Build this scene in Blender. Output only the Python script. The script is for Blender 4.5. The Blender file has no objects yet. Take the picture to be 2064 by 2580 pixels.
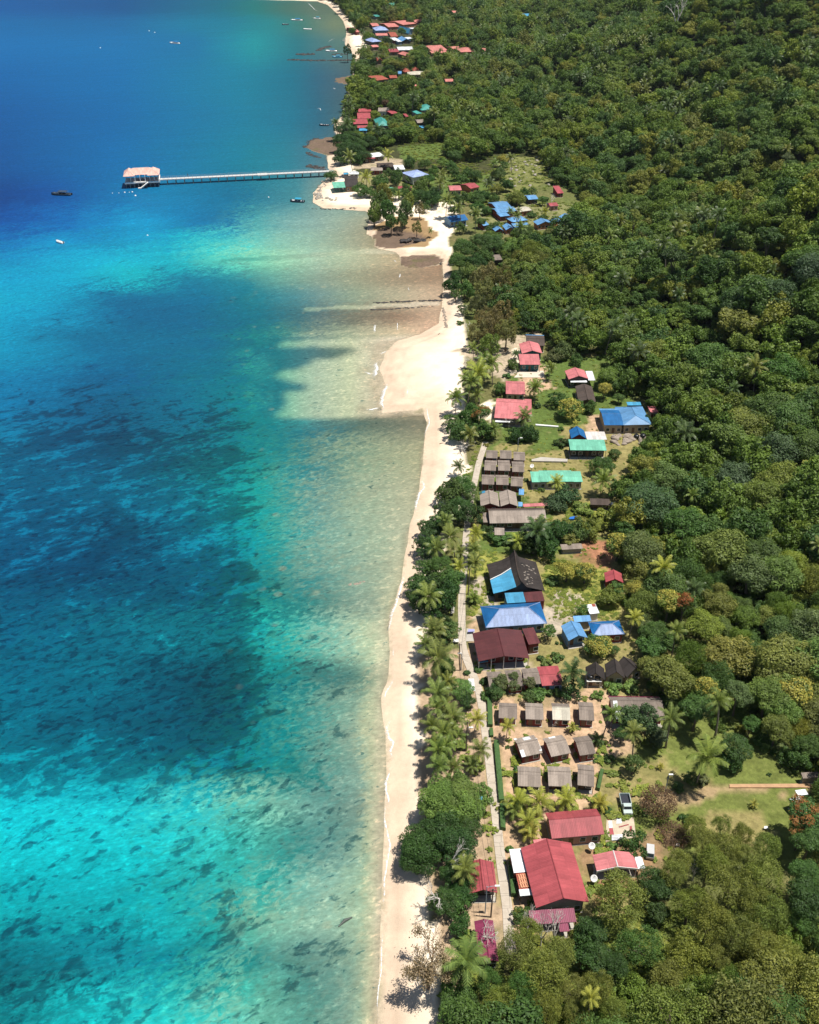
import bpy, math, random
import numpy as np
from mathutils import Vector, Matrix
R = math.radians
scene = bpy.context.scene
C = scene.collection
rng = np.random.default_rng(7)
random.seed(7)

# ------------------------------------------------------------------ camera, light, exposure
PITCH, FPX, CX, CY, CAMH = R(34.2), 2425.0, 1032.0, 1290.0, 150.0
cam_d = bpy.data.cameras.new('camera'); cam = bpy.data.objects.new('camera', cam_d); C.objects.link(cam)
cam.location = (0, 0, CAMH); cam.rotation_euler = (R(90) - PITCH, 0, 0)
cam_d.sensor_fit = 'VERTICAL'; cam_d.sensor_height = 24; cam_d.lens = 24 * FPX / 2580
cam_d.clip_start = 1; cam_d.clip_end = 12000
scene.camera = cam
SUN_EL, SUN_AZ = R(73), R(97)        # azimuth measured from +Y towards +X
SUN_DIR = Vector((math.sin(SUN_AZ) * math.cos(SUN_EL), math.cos(SUN_AZ) * math.cos(SUN_EL), math.sin(SUN_EL)))
sl = bpy.data.lights.new('sun', 'SUN'); sl.energy = 4.9; sl.angle = R(0.5); sl.color = (1.0, 0.95, 0.87)
so = bpy.data.objects.new('sun', sl); C.objects.link(so); so.rotation_euler = (-SUN_DIR).to_track_quat('-Z', 'Y').to_euler()
w = bpy.data.worlds.new('World'); scene.world = w; w.use_nodes = True
nt = w.node_tree; bg = nt.nodes['Background']; sky = nt.nodes.new('ShaderNodeTexSky')
sky.sky_type = 'NISHITA'; sky.sun_disc = False; sky.sun_elevation = SUN_EL; sky.sun_rotation = SUN_AZ
sky.air_density = 1.0; sky.dust_density = 0.6
nt.links.new(sky.outputs[0], bg.inputs[0]); bg.inputs[1].default_value = 0.06
vs = scene.view_settings; vs.view_transform = 'Standard'; vs.look = 'None'; vs.exposure = 0.32; vs.gamma = 1.0
scene.cycles.max_bounces = 5; scene.cycles.diffuse_bounces = 2; scene.cycles.glossy_bounces = 2
scene.cycles.transparent_max_bounces = 6; scene.cycles.transmission_bounces = 2
scene.cycles.use_adaptive_sampling = True; scene.cycles.adaptive_threshold = 0.02

# ------------------------------------------------------------------ numbers: noise, rays from the camera to the land
def _h(ix, iy, s):
    n = (ix.astype(np.int64) * 374761393 + iy.astype(np.int64) * 668265263 + s * 974634777) & 0xffffffff
    n = ((n ^ (n >> 13)) * 1274126177) & 0xffffffff
    return ((n ^ (n >> 16)) & 0xffff) / 65535.0
def vnoise(x, y, s=0):
    x = np.asarray(x, float); y = np.asarray(y, float)
    ix = np.floor(x); iy = np.floor(y); fx = x - ix; fy = y - iy
    fx = fx * fx * (3 - 2 * fx); fy = fy * fy * (3 - 2 * fy)
    a = _h(ix, iy, s); b = _h(ix + 1, iy, s); c = _h(ix, iy + 1, s); d = _h(ix + 1, iy + 1, s)
    return (a * (1 - fx) + b * fx) * (1 - fy) + (c * (1 - fx) + d * fx) * fy
def fbm(x, y, s=0, o=4):
    t = 0; a = .5; k = 1.
    for i in range(o):
        t = t + a * vnoise(x * k, y * k, s + i * 17); a *= .5; k *= 2.03
    return t / (1 - .5 ** o)
SP, CP = math.sin(PITCH), math.cos(PITCH)
def pl(px, py, z):
    """photo pixel -> the point of the horizontal plane z that it shows"""
    px = np.asarray(px, float); py = np.asarray(py, float)
    u = (px - CX) / FPX; v = -(py - CY) / FPX
    dx = u; dy = v * SP + CP; dz = v * CP - SP
    t = (z - CAMH) / np.minimum(dz, -1e-3)
    return dx * t, dy * t
def proj(X, Y, Z):
    dz = Z - CAMH
    dep = np.maximum(Y * CP - dz * SP, 1e-3)
    up = Y * SP + dz * CP
    return CX + FPX * X / dep, CY - FPX * up / dep, dep
S = 1725 / 700
ZO = {1: (700, 0, S), 2: (700, 300, 1725 / 800), 3: (1080, 800, S), 4: (1080, 1080, S), 5: (1080, 1380, S), 6: (1080, 1680, S),
      7: (980, 1980, S), 8: (980, 2230, S), 'a': (960, 1550, 4.3125), 'b': (960, 1150, 4.3125), 'c': (1450, 2150, 1725 / 614),
      'd': (1500, 1700, 1725 / 564), 'e': (1060, 600, 4.3125), 'f': (860, 0, 1725 / 440), 'g': (1364, 1200, S), 'h': (1364, 600, S),
      'j': (280, 380, 1725 / 620), 's': (0, 0, 1.0)}
def q(k, x, y):
    a, b, s = ZO[k]; return a + x / s, b + y / s

# ------------------------------------------------------------------ the lie of the land
SH = [(950, 2760), (953, 2580), (957, 2450), (960, 2319), (966, 2190), (972, 2083), (970, 2038), (978, 1950), (972, 1850), (963, 1757), (982, 1700), (986, 1642),
      (979, 1578), (995, 1527), (1012, 1464), (1026, 1380), (1036, 1318), (1054, 1262), (1061, 1213), (1071, 1123), (1076, 1067), (1068, 1030),
      (965, 1040), (968, 1000), (974, 970), (958, 930), (974, 886), (1000, 860), (1060, 842), (1106, 815), (1114, 774), (1118, 740), (1118, 690), (1115, 655),
      (1098, 640), (1010, 648), (1000, 635), (955, 626), (948, 600), (925, 590), (932, 545), (925, 532), (816, 524), (790, 510), (790, 486), (816, 458), (846, 446), (828, 425), (826, 400), (826, 383),
      (850, 360), (853, 346), (844, 328), (842, 310), (866, 290), (866, 265), (876, 243), (883, 203), (896, 170), (899, 155), (891, 146), (887, 130), (870, 112), (872, 93), (874, 77),
      (866, 53), (848, 32), (826, 12), (800, 3)]
_x, _y = pl([p[0] for p in SH], [p[1] for p in SH], 0.0)
SHW = list(zip(_x.tolist(), _y.tolist())) + [(-330, 1420), (-620, 1440), (-1300, 1560), (-3000, 1700)]
SHW[0] = (SHW[0][0], 20.0)
SHW = [(SHW[0][0], -600.0)] + SHW
LAND = SHW + [(-3000, 9000), (6000, 9000), (6000, -600)]
def inpoly(x, y, P):
    x = np.asarray(x, float); y = np.asarray(y, float); r = np.zeros(np.broadcast(x, y).shape, bool); n = len(P)
    for i in range(n):
        x1, y1 = P[i]; x2, y2 = P[(i + 1) % n]
        if y1 == y2: continue
        c = ((y1 > y) != (y2 > y)) & (x < (x2 - x1) * (y - y1) / (y2 - y1) + x1)
        r ^= c
    return r
def segd(x, y, P):
    x = np.asarray(x, float); y = np.asarray(y, float); best = np.full(np.broadcast(x, y).shape, 1e9)
    for (x1, y1), (x2, y2) in zip(P[:-1], P[1:]):
        dx, dy = x2 - x1, y2 - y1; L = dx * dx + dy * dy + 1e-9
        t = np.clip(((x - x1) * dx + (y - y1) * dy) / L, 0, 1)
        best = np.minimum(best, np.hypot(x - x1 - t * dx, y - y1 - t * dy))
    return best
def shore_d(x, y):
    d = segd(x, y, SHW); return np.where(inpoly(x, y, LAND), d, -d)
FOOT = [(2160, 2500), (2140, 2000), (2010, 1800), (1850, 1640), (1760, 1500), (1660, 1330), (1665, 1150), (1660, 1000), (1540, 880), (1470, 780), (1440, 680),
        (1500, 570), (1480, 470), (1430, 400), (1360, 320), (1290, 240), (1230, 170), (1260, 110), (1330, 60)]
_x, _y = pl([p[0] for p in FOOT], [p[1] for p in FOOT], 1.5)
_o = np.argsort(_y); FX, FY = _x[_o], _y[_o]
FLATS = [[(774, 372), (790, 350), (830, 345), (858, 350), (858, 388), (820, 392), (790, 385)],
         [(1010, 648), (1090, 642), (1113, 655), (1100, 668), (1060, 678), (1020, 674), (1005, 660)],
         [(935, 598), (950, 575), (1000, 585), (1060, 595), (1050, 615), (1000, 628), (950, 622)],
         [(870, 212), (840, 208), (850, 196), (885, 190), (884, 206)]]
FLATS = [list(zip(*[v.tolist() for v in pl([p[0] for p in F], [p[1] for p in F], 0.1)])) for F in FLATS]
def height(x, y):
    x = np.asarray(x, float); y = np.asarray(y, float)
    d = shore_d(x, y)
    beach = np.where(d > 0, 1.5 * (1 - np.exp(-np.maximum(d, 0) / 9.0)), np.maximum(0.07 * d, -4))
    fx = np.interp(y, FY, FX)
    t = np.maximum(x - fx, 0)
    sl_ = np.interp(y, [100, 260, 420, 700, 1100], [.30, .42, .55, .50, .40])
    hill = sl_ * (t - 18 * (1 - np.exp(-t / 18)))
    far = np.maximum(y - 1500, 0) * .12
    rug = (fbm(x / 90, y / 90, 5, 3) - .5) * np.clip(t / 60, 0, 1) * 34
    gully = -np.abs(np.sin((x * .35 + y) / 75 + 2 * fbm(x / 120, y / 120, 9, 2))) * np.clip(t / 70, 0, 1) * 15
    hill = np.where(hill > 0, 300 * (1 - np.exp(-hill / 300)), 0)
    return beach + np.where(d > 0, hill + far + rug + gully, 0)
def hz(x, y): return float(height(np.array([x]), np.array([y]))[0])
def ground(px, py, up=0.0):
    """photo pixel -> point 'up' metres above the land"""
    z = 1.5
    for i in range(14):
        x, y = pl(px, py, z + up); z = .45 * z + .55 * hz(float(x), float(y))
    return float(x), float(y), z

# ------------------------------------------------------------------ objects
def tag(o, label=None, cat=None, group=None, kind=None):
    if label: o['label'] = label
    if cat: o['category'] = cat
    if group: o['group'] = group
    if kind: o['kind'] = kind
    return o
def empty(name, loc=(0, 0, 0), rz=0, label=None, cat=None, group=None):
    o = bpy.data.objects.new(name, None); C.objects.link(o); o.location = loc; o.rotation_euler = (0, 0, rz); o.empty_display_size = .5
    return tag(o, label, cat, group)
class MB:
    def __init__(s): s.v = []; s.f = []
    def add(s, V, F):
        n = len(s.v); s.v += [tuple(p) for p in V]; s.f += [tuple(i + n for i in f) for f in F]; return s
    def box(s, x0, x1, y0, y1, z0, z1):
        V = [(x0, y0, z0), (x1, y0, z0), (x1, y1, z0), (x0, y1, z0), (x0, y0, z1), (x1, y0, z1), (x1, y1, z1), (x0, y1, z1)]
        return s.add(V, [(0, 3, 2, 1), (4, 5, 6, 7), (0, 1, 5, 4), (1, 2, 6, 5), (2, 3, 7, 6), (3, 0, 4, 7)])
    def tube(s, P, rad, n=6, cap=True):
        P = [Vector(p) for p in P]; rad = rad if hasattr(rad, '__len__') else [rad] * len(P); V = []; F = []
        for i, p in enumerate(P):
            t = (P[min(i + 1, len(P) - 1)] - P[max(i - 1, 0)]).normalized()
            a = t.cross(Vector((0, 0, 1)) if abs(t.z) < .9 else Vector((1, 0, 0))).normalized(); b = t.cross(a)
            for k in range(n):
                th = 2 * math.pi * k / n; V.append(p + (a * math.cos(th) + b * math.sin(th)) * rad[i])
        for i in range(len(P) - 1):
            for k in range(n):
                k2 = (k + 1) % n; F.append((i * n + k, i * n + k2, (i + 1) * n + k2, (i + 1) * n + k))
        if cap: F.append(tuple(range(n))[::-1]); F.append(tuple((len(P) - 1) * n + k for k in range(n)))
        return s.add(V, F)
    def prism(s, P, z0, z1):
        n = len(P); V = [(x, y, z0) for x, y in P] + [(x, y, z1) for x, y in P]
        return s.add(V, [tuple(range(n))[::-1], tuple(range(n, 2 * n))] + [(i, (i + 1) % n, n + (i + 1) % n, n + i) for i in range(n)])
    def slab(s, V, F, t):
        """a surface given thickness t downwards"""
        n = len(V); e = {}
        for f in F:
            for a, b in zip(f, f[1:] + f[:1]): e[(a, b)] = 1
        G = list(F) + [tuple(i + n for i in f[::-1]) for f in F]
        for a, b in e:
            if (b, a) not in e: G.append((a, a + n, b + n, b))
        return s.add(list(V) + [(p[0], p[1], p[2] - t) for p in V], G)
    def mesh(s, name, m, smooth=False):
        me = bpy.data.meshes.new(name); me.from_pydata(s.v, [], s.f)
        if m: me.materials.append(m)
        if smooth: me.polygons.foreach_set('use_smooth', [True] * len(me.polygons))
        me.update(); return me
    def build(s, name, m, parent=None, smooth=False, kind=None):
        o = bpy.data.objects.new(name, s.mesh(name, m, smooth)); C.objects.link(o); o.parent = parent
        if kind: o['kind'] = kind
        return o

# ------------------------------------------------------------------ materials
def lin(c):
    return tuple(((v / 255 + .055) / 1.055) ** 2.4 if v > 10 else v / 255 / 12.92 for v in c)
def newmat(name):
    m = bpy.data.materials.new(name); m.use_nodes = True; n = m.node_tree; b = n.nodes['Principled BSDF']
    return m, n, b
def N(n, t, **k):
    d = n.nodes.new('ShaderNode' + t)
    for a, v in k.items(): setattr(d, a, v)
    return d
def mth(n, op, a, b=None, c=None):
    d = N(n, 'Math', operation=op)
    for i, v in enumerate((a, b, c)):
        if v is None: continue
        if hasattr(v, 'is_linked'): n.links.new(v, d.inputs[i])
        else: d.inputs[i].default_value = v
    return d.outputs[0]
def mix(n, f, a, b, mode='MIX'):
    d = N(n, 'Mix', data_type='RGBA', blend_type=mode)
    for i, v in ((0, f), (6, a), (7, b)):
        if hasattr(v, 'is_linked'): n.links.new(v, d.inputs[i])
        elif isinstance(v, tuple): d.inputs[i].default_value = (*v[:3], 1)
        else: d.inputs[i].default_value = v
    return d.outputs[2]
def noise(n, vec, scale, detail=4, rough=.55, dist=0):
    d = N(n, 'TexNoise'); d.inputs['Scale'].default_value = scale; d.inputs['Detail'].default_value = detail
    d.inputs['Roughness'].default_value = rough; d.inputs['Distortion'].default_value = dist
    if vec is not None: n.links.new(vec, d.inputs['Vector'])
    return d.outputs['Fac']
def rampf(n, f, a, b):
    d = N(n, 'MapRange', interpolation_type='SMOOTHSTEP'); n.links.new(f, d.inputs[0]); d.inputs[1].default_value = a; d.inputs[2].default_value = b
    return d.outputs[0]
def gray(n, f, lo, hi):
    """a factor turned into a grey multiplier lo..hi"""
    d = N(n, 'MapRange'); n.links.new(f, d.inputs[0]); d.inputs[3].default_value = lo; d.inputs[4].default_value = hi; return d.outputs[0]
_M = {}
def plain(name, col, rough=.7, var=.25, scale=1.5, metal=0):
    if name in _M: return _M[name]
    m, n, b = newmat(name); tc = N(n, 'TexCoord').outputs['Object']
    f = noise(n, tc, scale, 5); g = gray(n, f, 1 - var, 1 + var)
    c = mix(n, 1.0, col, g, 'MULTIPLY')
    n.links.new(c, b.inputs['Base Color']); b.inputs['Roughness'].default_value = rough; b.inputs['Metallic'].default_value = metal
    _M[name] = m; return m
def roofmat(kind, ax):
    """ribbed sheet roofing whose ribs repeat along local axis ax (0 = x, 1 = y)"""
    key = (kind, ax)
    if key in _M: return _M[key]
    col, rough, rib, rust, spec = ROOFC[kind]
    m, n, b = newmat('%s_roofing' % kind); tc = N(n, 'TexCoord').outputs['Object']
    sep = N(n, 'SeparateXYZ'); n.links.new(tc, sep.inputs[0])
    a = sep.outputs[ax]; o = sep.outputs[1 - ax]
    per = .42 if rib < .5 else .30
    s = mth(n, 'SINE', mth(n, 'MULTIPLY', a, 2 * math.pi / per))
    sheet = mth(n, 'FRACT', mth(n, 'MULTIPLY', a, 1 / .95))
    seam = rampf(n, sheet, .10, .0)
    lap = rampf(n, mth(n, 'FRACT', mth(n, 'MULTIPLY', o, 1 / 2.3)), .07, .0)
    big = noise(n, tc, .35, 6, .65); fine = noise(n, tc, 3.0, 5, .6)
    # streaks run down the slope
    mp = N(n, 'Mapping'); n.links.new(tc, mp.inputs[0]); mp.inputs['Scale'].default_value = (2.6, .22, .3) if ax == 0 else (.22, 2.6, .3)
    streak = noise(n, mp.outputs[0], 1.0, 4, .6)
    inf = N(n, 'ObjectInfo').outputs['Random']
    g = mth(n, 'MULTIPLY', gray(n, big, .60, 1.36), gray(n, fine, .84, 1.16))
    wn = N(n, 'TexWhiteNoise', noise_dimensions='2D'); cb = N(n, 'CombineXYZ'); n.links.new(mth(n, 'FLOOR', mth(n, 'MULTIPLY', a, 1 / .95)), cb.inputs[0]); n.links.new(mth(n, 'FLOOR', mth(n, 'MULTIPLY', o, 1 / 2.3)), cb.inputs[1]); n.links.new(cb.outputs[0], wn.inputs['Vector'])
    g = mth(n, 'MULTIPLY', g, gray(n, wn.outputs['Value'], .88, 1.12))
    g = mth(n, 'MULTIPLY', g, gray(n, streak, .70, 1.28))
    g = mth(n, 'MULTIPLY', g, gray(n, inf, .88, 1.1))
    g = mth(n, 'MULTIPLY', g, gray(n, s, 1 - .10 * rib, 1 + .05 * rib))
    g = mth(n, 'MULTIPLY', g, mth(n, 'SUBTRACT', 1.0, mth(n, 'MULTIPLY', mth(n, 'MAXIMUM', seam, lap), .22 * rib)))
    c = mix(n, 1.0, col, g, 'MULTIPLY')
    c = mix(n, mth(n, 'MULTIPLY', rampf(n, noise(n, tc, .8, 6, .7), .56, .72), rust), c, (.16, .07, .035))
    n.links.new(c, b.inputs['Base Color']); b.inputs['Roughness'].default_value = rough; b.inputs['Specular IOR Level'].default_value = spec
    bp = N(n, 'Bump'); bp.inputs['Strength'].default_value = .5 * rib; bp.inputs['Distance'].default_value = .03
    n.links.new(s, bp.inputs['Height']); n.links.new(bp.outputs[0], b.inputs['Normal'])
    _M[key] = m; return m
ROOFC = {  # colour, roughness, rib strength, rust share, gloss
    'red': ((.34, .070, .078), .55, .6, .0, .3), 'pink': ((.52, .17, .175), .6, .7, .05, .3), 'salmon': ((.55, .20, .17), .7, .5, .02, .3),
    'maroon': ((.105, .028, .030), .6, .9, .12, .3), 'plum': ((.20, .028, .070), .5, .8, .0, .4), 'grey': ((.225, .185, .155), .9, 1., .18, .2),
    'paleg': ((.30, .25, .21), .9, 1., .10, .2), 'brown': ((.085, .065, .055), .9, 1., .1, .2), 'dark': ((.048, .040, .037), .85, 1., .06, .2),
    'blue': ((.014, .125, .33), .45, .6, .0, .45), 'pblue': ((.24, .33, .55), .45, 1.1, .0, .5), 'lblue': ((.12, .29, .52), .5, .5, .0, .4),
    'sky': ((.06, .28, .46), .5, .5, .0, .4), 'peri': ((.33, .42, .68), .5, .7, .0, .4), 'green': ((.15, .44, .31), .5, .5, .0, .4), 'teal': ((.05, .28, .24), .55, .5, .0, .4),
    'white': ((.68, .70, .71), .55, .7, .04, .4), 'rusty': ((.60, .57, .54), .7, .9, .7, .3), 'cream': ((.50, .46, .37), .7, .4, .0, .3), 'brick': ((.33, .09, .06), .75, .7, .1, .2)}
WALLC = {'redw': (.20, .035, .028), 'beige': (.42, .33, .22), 'white': (.66, .64, .60), 'dark': (.05, .04, .035), 'wood': (.17, .11, .07), 'pinkw': (.45, .25, .22),
         'bluew': (.16, .28, .42), 'greenw': (.20, .28, .20), 'grayw': (.30, .29, .27), 'tealw': (.02, .13, .15), 'orange': (.42, .16, .08), 'brick': (.25, .08, .05)}
def wallm(k): return plain('%s_painted_wall' % k, WALLC[k], .85, .22, 1.2)
M_GLASS = plain('window_glass', (.02, .03, .035), .15, .1)
M_TRIM = plain('white_trim', (.72, .71, .68), .6, .1)
M_DOOR = plain('brown_door', (.12, .06, .035), .6, .2)
M_POST = plain('timber_post', (.16, .12, .09), .8, .2)
M_CONC = plain('old_concrete', (.42, .39, .34), .9, .2, .6)
M_BLACK = plain('black_plastic', (.012, .014, .016), .35, .2)
M_BARK = plain('bark', (.15, .115, .085), .95, .35, 2.0)
M_PALE = plain('bleached_bark', (.66, .61, .55), .9, .25, 3.0)
M_PBARK = plain('palm_bark', (.24, .20, .165), .95, .3, 3.0)
M_ROCK = plain('weathered_rock', (.30, .25, .20), .95, .45, .9)
M_DROCK = plain('wet_dark_rock', (.045, .040, .036), .6, .4, .9)
# ------------------------------------------------------------------ ground: one sheet from the sea bed up the hillside
def poly(k, *p):
    P = [q(k, p[i], p[i + 1]) for i in range(0, len(p), 2)]
    x, y = pl([a for a, b in P], [b for a, b in P], 1.5); return list(zip(x.tolist(), y.tolist()))
SAND, WET = (.82, .70, .545), (.60, .465, .34)
DIRT, GRASS, LAWN, OLIVE, LITTER, YGRASS, RUBBLE = (.46, .315, .20), (.095, .140, .032), (.135, .160, .040), (.250, .215, .085), (.030, .034, .014), (.26, .26, .06), (.40, .34, .26)
VEG = [(1110, 2700), (1112, 2580), (1130, 2400), (1095, 2200), (1075, 2000), (1078, 1800), (1080, 1640), (1100, 1500), (1135, 1300), (1165, 1200), (1190, 1150), (1180, 1090), (1165, 1000),
       (1170, 900), (1172, 850), (1160, 750), (1130, 640), (1150, 560), (1130, 540), (1030, 545), (960, 500), (910, 480), (890, 430), (872, 385), (862, 340), (870, 300), (884, 240), (892, 200), (912, 165), (928, 120), (900, 75), (872, 40), (850, 14), (835, 2)]
_x, _y = pl([a for a, b in VEG], [b for a, b in VEG], 1.5)
INLAND = list(zip(_x.tolist(), _y.tolist())) + [(-200, 1480), (-3000, 1900), (-3000, 9000), (6000, 9000), (6000, -600), (10, -600), (10, 60)]
PATCH = [  # polygon, colour, ragged edge in metres; later ones lie on top
    (poly('s', 1150, 2440, 1700, 2400, 1700, 1380, 1240, 1380, 1150, 1900), OLIVE, 3),
    (poly('s', 1200, 1400, 1560, 1400, 1600, 900, 1300, 900, 1230, 1150), GRASS, 3),
    (poly('s', 1380, 1130, 1640, 1060, 1560, 1290, 1380, 1290, 1240, 1170, 1260, 1110), OLIVE, 3),
    (poly('s', 1380, 1080, 1600, 1060, 1590, 1110, 1560, 1160, 1450, 1160), OLIVE, 2),
    (poly('s', 1340, 1040, 1400, 1020, 1430, 1130, 1340, 1150), GRASS, 2),
    (poly('s', 1300, 930, 1360, 920, 1390, 980, 1300, 1010), DIRT, 2),
    (poly('s', 1480, 1050, 1540, 1040, 1530, 1090, 1490, 1090), DIRT, 1.5),
    (poly('s', 1180, 1390, 1250, 1390, 1250, 1540, 1180, 1560), YGRASS, 2.5),
    (poly('s', 1195, 1470, 1240, 1430, 1240, 1520, 1210, 1600), RUBBLE, 2.5),
    (poly('s', 1380, 1250, 1580, 1250, 1570, 1370, 1400, 1330), OLIVE, 3),
    (poly('s', 1420, 1270, 1550, 1270, 1550, 1340, 1440, 1330), YGRASS, 3),
    (poly('s', 1450, 1370, 1560, 1360, 1540, 1460, 1470, 1430), (.33, .16, .09), 2),
    (poly('s', 1380, 1400, 1530, 1440, 1560, 1560, 1400, 1560, 1370, 1480), YGRASS, 2.5),
    (poly('s', 1390, 1480, 1470, 1490, 1460, 1530, 1400, 1530), RUBBLE, 2),
    (poly('s', 1180, 1550, 1225, 1550, 1225, 1700, 1190, 1690), DIRT, 2),
    (poly('s', 1370, 1530, 1450, 1540, 1430, 1600, 1380, 1600), RUBBLE, 2),
    (poly('s', 1200, 1680, 1360, 1670, 1370, 1720, 1230, 1730), (.36, .29, .2), 1.5),
    (poly('s', 1350, 1610, 1600, 1600, 1630, 1700, 1450, 1760, 1350, 1700), OLIVE, 2),
    (poly('s', 1225, 1760, 1560, 1740, 1600, 1850, 1640, 1900, 1600, 1930, 1520, 1940, 1500, 2010, 1470, 2040, 1290, 2050, 1260, 1900), DIRT, 2.5),
    (poly('s', 1060, 1640, 1215, 1640, 1230, 1900, 1255, 2100, 1285, 2400, 1120, 2420, 1060, 2100), (.40, .29, .19), 2),
    (poly('s', 1500, 1920, 1600, 1900, 1700, 1780, 2080, 1860, 2080, 2180, 1960, 2190, 1700, 2140, 1660, 2200, 1560, 2120, 1510, 2050), LAWN, 3),
    (poly('s', 1530, 1930, 1660, 1900, 1740, 1960, 1820, 1990, 1700, 2060, 1520, 2010), OLIVE, 4),
    (poly('s', 1530, 2008, 1640, 2000, 1760, 1990, 2000, 1985, 2064, 1980, 2064, 2000, 1900, 2005, 1740, 2025, 1530, 2032), (.33, .24, .13), 2.5),
    (poly('s', 1740, 2060, 1900, 2060, 1960, 2130, 1900, 2150, 1760, 2110), OLIVE, 4),
    (poly('s', 1600, 2090, 1720, 2090, 1710, 2240, 1600, 2220), (.23, .16, .085), 3),
    (poly('s', 1260, 2040, 1390, 2050, 1385, 2150, 1350, 2400, 1285, 2400), DIRT, 1.5),
    (poly('s', 1465, 2110, 1660, 2130, 1640, 2250, 1500, 2260), (.32, .20, .11), 2),
    (poly('s', 1480, 2230, 1530, 2220, 1560, 2270, 1490, 2280), (.34, .19, .10), 1.5),
    (poly('s', 1135, 880, 1360, 830, 1360, 900, 1270, 960, 1180, 900), (.42, .34, .24), 2.5),
    (poly('s', 1295, 880, 1340, 880, 1340, 940, 1290, 940), SAND, 2),
    (poly('s', 1240, 1000, 1180, 1050, 1245, 1060), SAND, 2),
    (poly('s', 890, 490, 960, 480, 1050, 500, 1150, 500, 1160, 570, 1060, 570), SAND, 3),
    (poly('s', 940, 600, 940, 565, 1000, 540, 1070, 545, 1110, 590, 1080, 620, 1000, 618), (.30, .20, .10), 4),
    (poly('s', 870, 440, 1000, 445, 1030, 480, 960, 490, 900, 470), (.22, .20, .09), 4),
    (poly('s', 1250, 400, 1370, 390, 1385, 440, 1330, 500, 1250, 490), (.17, .18, .06), 5),
    (poly('s', 1180, 500, 1460, 520, 1470, 560, 1230, 590), (.20, .20, .085), 4), (poly('s', 1000, 440, 1240, 440, 1240, 500, 1060, 510), GRASS, 4),
    (poly('s', 1000, 370, 1120, 360, 1120, 400, 1020, 410), GRASS, 5),
    (poly('s', 900, 385, 1010, 400, 1010, 420, 890, 425), (.40, .32, .22), 3),
    (poly('s', 900, 130, 935, 130, 940, 160, 905, 165), (.62, .48, .32), 4),
]
def axis(*seg):
    out = []
    for a, b, s in seg: out += list(np.arange(a, b, s))
    return np.array(out + [seg[-1][1]])
def grid_mesh(name, X, Y, Z, m, attrs):
    ny, nx = X.shape; V = np.stack([X, Y, Z], -1).reshape(-1, 3)
    i = np.arange(ny - 1)[:, None] * nx + np.arange(nx - 1)[None]
    F = np.stack([i, i + 1, i + nx + 1, i + nx], -1).reshape(-1, 4)
    return arr_mesh(name, V, F, m, attrs, True)
def arr_mesh(name, V, F, m, attrs=None, smooth=False, fattrs=None):
    me = bpy.data.meshes.new(name); k = F.shape[1]
    me.vertices.add(len(V)); me.vertices.foreach_set('co', np.ascontiguousarray(V, np.float32).ravel())
    me.loops.add(F.size); me.loops.foreach_set('vertex_index', np.ascontiguousarray(F, np.int32).ravel())
    me.polygons.add(len(F)); me.polygons.foreach_set('loop_start', np.arange(0, F.size, k, dtype=np.int32))
    if smooth: me.polygons.foreach_set('use_smooth', np.ones(len(F), bool))
    me.update(calc_edges=True)
    for nm, a in (attrs or {}).items():
        if a.shape[-1] == 4 and a.ndim == 2:
            at = me.attributes.new(nm, 'FLOAT_COLOR', 'POINT'); at.data.foreach_set('color', a.astype(np.float32).ravel())
        else:
            at = me.attributes.new(nm, 'FLOAT', 'POINT'); at.data.foreach_set('value', a.astype(np.float32).ravel())
    for nm, a in (fattrs or {}).items():
        at = me.attributes.new(nm, 'FLOAT', 'FACE'); at.data.foreach_set('value', a.astype(np.float32).ravel())
    if m: me.materials.append(m)
    return me
def link(name, me, parent=None, kind=None):
    o = bpy.data.objects.new(name, me); C.objects.link(o); o.parent = parent
    if kind: o['kind'] = kind
    return o
gx = axis((-3000, -300, 200), (-300, -110, 8), (-110, 130, 1.5), (130, 420, 6), (420, 900, 20), (900, 4000, 200))
gy = axis((-500, 40, 60), (40, 80, 5), (80, 640, 1.5), (640, 1000, 4), (1000, 1600, 9), (1600, 6000, 220))
GX, GY = np.meshgrid(gx, gy); GZ = height(GX, GY); GD = shore_d(GX, GY)
wx = GX + (fbm(GX / 9, GY / 9, 31, 4) - .5) * 2; wy = GY + (fbm(GX / 9, GY / 9, 57, 4) - .5) * 2
for F in FLATS:
    mk = inpoly(wx + (fbm(GX / 14, GY / 14, 3) - .5) * 8, wy, F); GZ = np.where(mk, .10 + .25 * fbm(GX / 5, GY / 5, 4), GZ)
col = np.zeros(GX.shape + (3,))
def setc(mk, c):
    col[mk] = c
f1 = fbm(GX / 14, GY / 14, 11)[..., None]
inl = inpoly(wx + (f1[..., 0] - .5) * 6, wy, INLAND)
dlt = np.array(poly('s', 930, 815, 1110, 815, 1135, 860, 1120, 1045, 930, 1060)); dlt = [tuple(p_) for p_ in dlt]
wide = np.where(inpoly(GX, GY, dlt), 1., 0.)
for _ in range(6): wide = (wide + np.roll(wide, 1, 0) + np.roll(wide, -1, 0) + np.roll(wide, 1, 1) + np.roll(wide, -1, 1)) / 5
t = np.clip((GD - 3.0 - 3 * (fbm(GX / 12, GY / 25, 21) - .5)) / (5.0 + 16 * wide), 0, 1)[..., None]
col[:] = np.array(WET) * (1 - t) + np.array(SAND) * t
tl = np.abs(GD - 6.5 - 5 * (fbm(GX / 16, GY / 22, 88) - .5)); col *= (1 - .14 * np.exp(-(tl / .55) ** 2) * (GD > 0))[..., None]
tl = np.abs(GD - 3.2 - 4 * (fbm(GX / 10, GY / 14, 188) - .5)); col *= (1 - .12 * np.exp(-(tl / .45) ** 2) * (GD > 0))[..., None]
col[GD < 0] = (.50, .42, .30)
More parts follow.
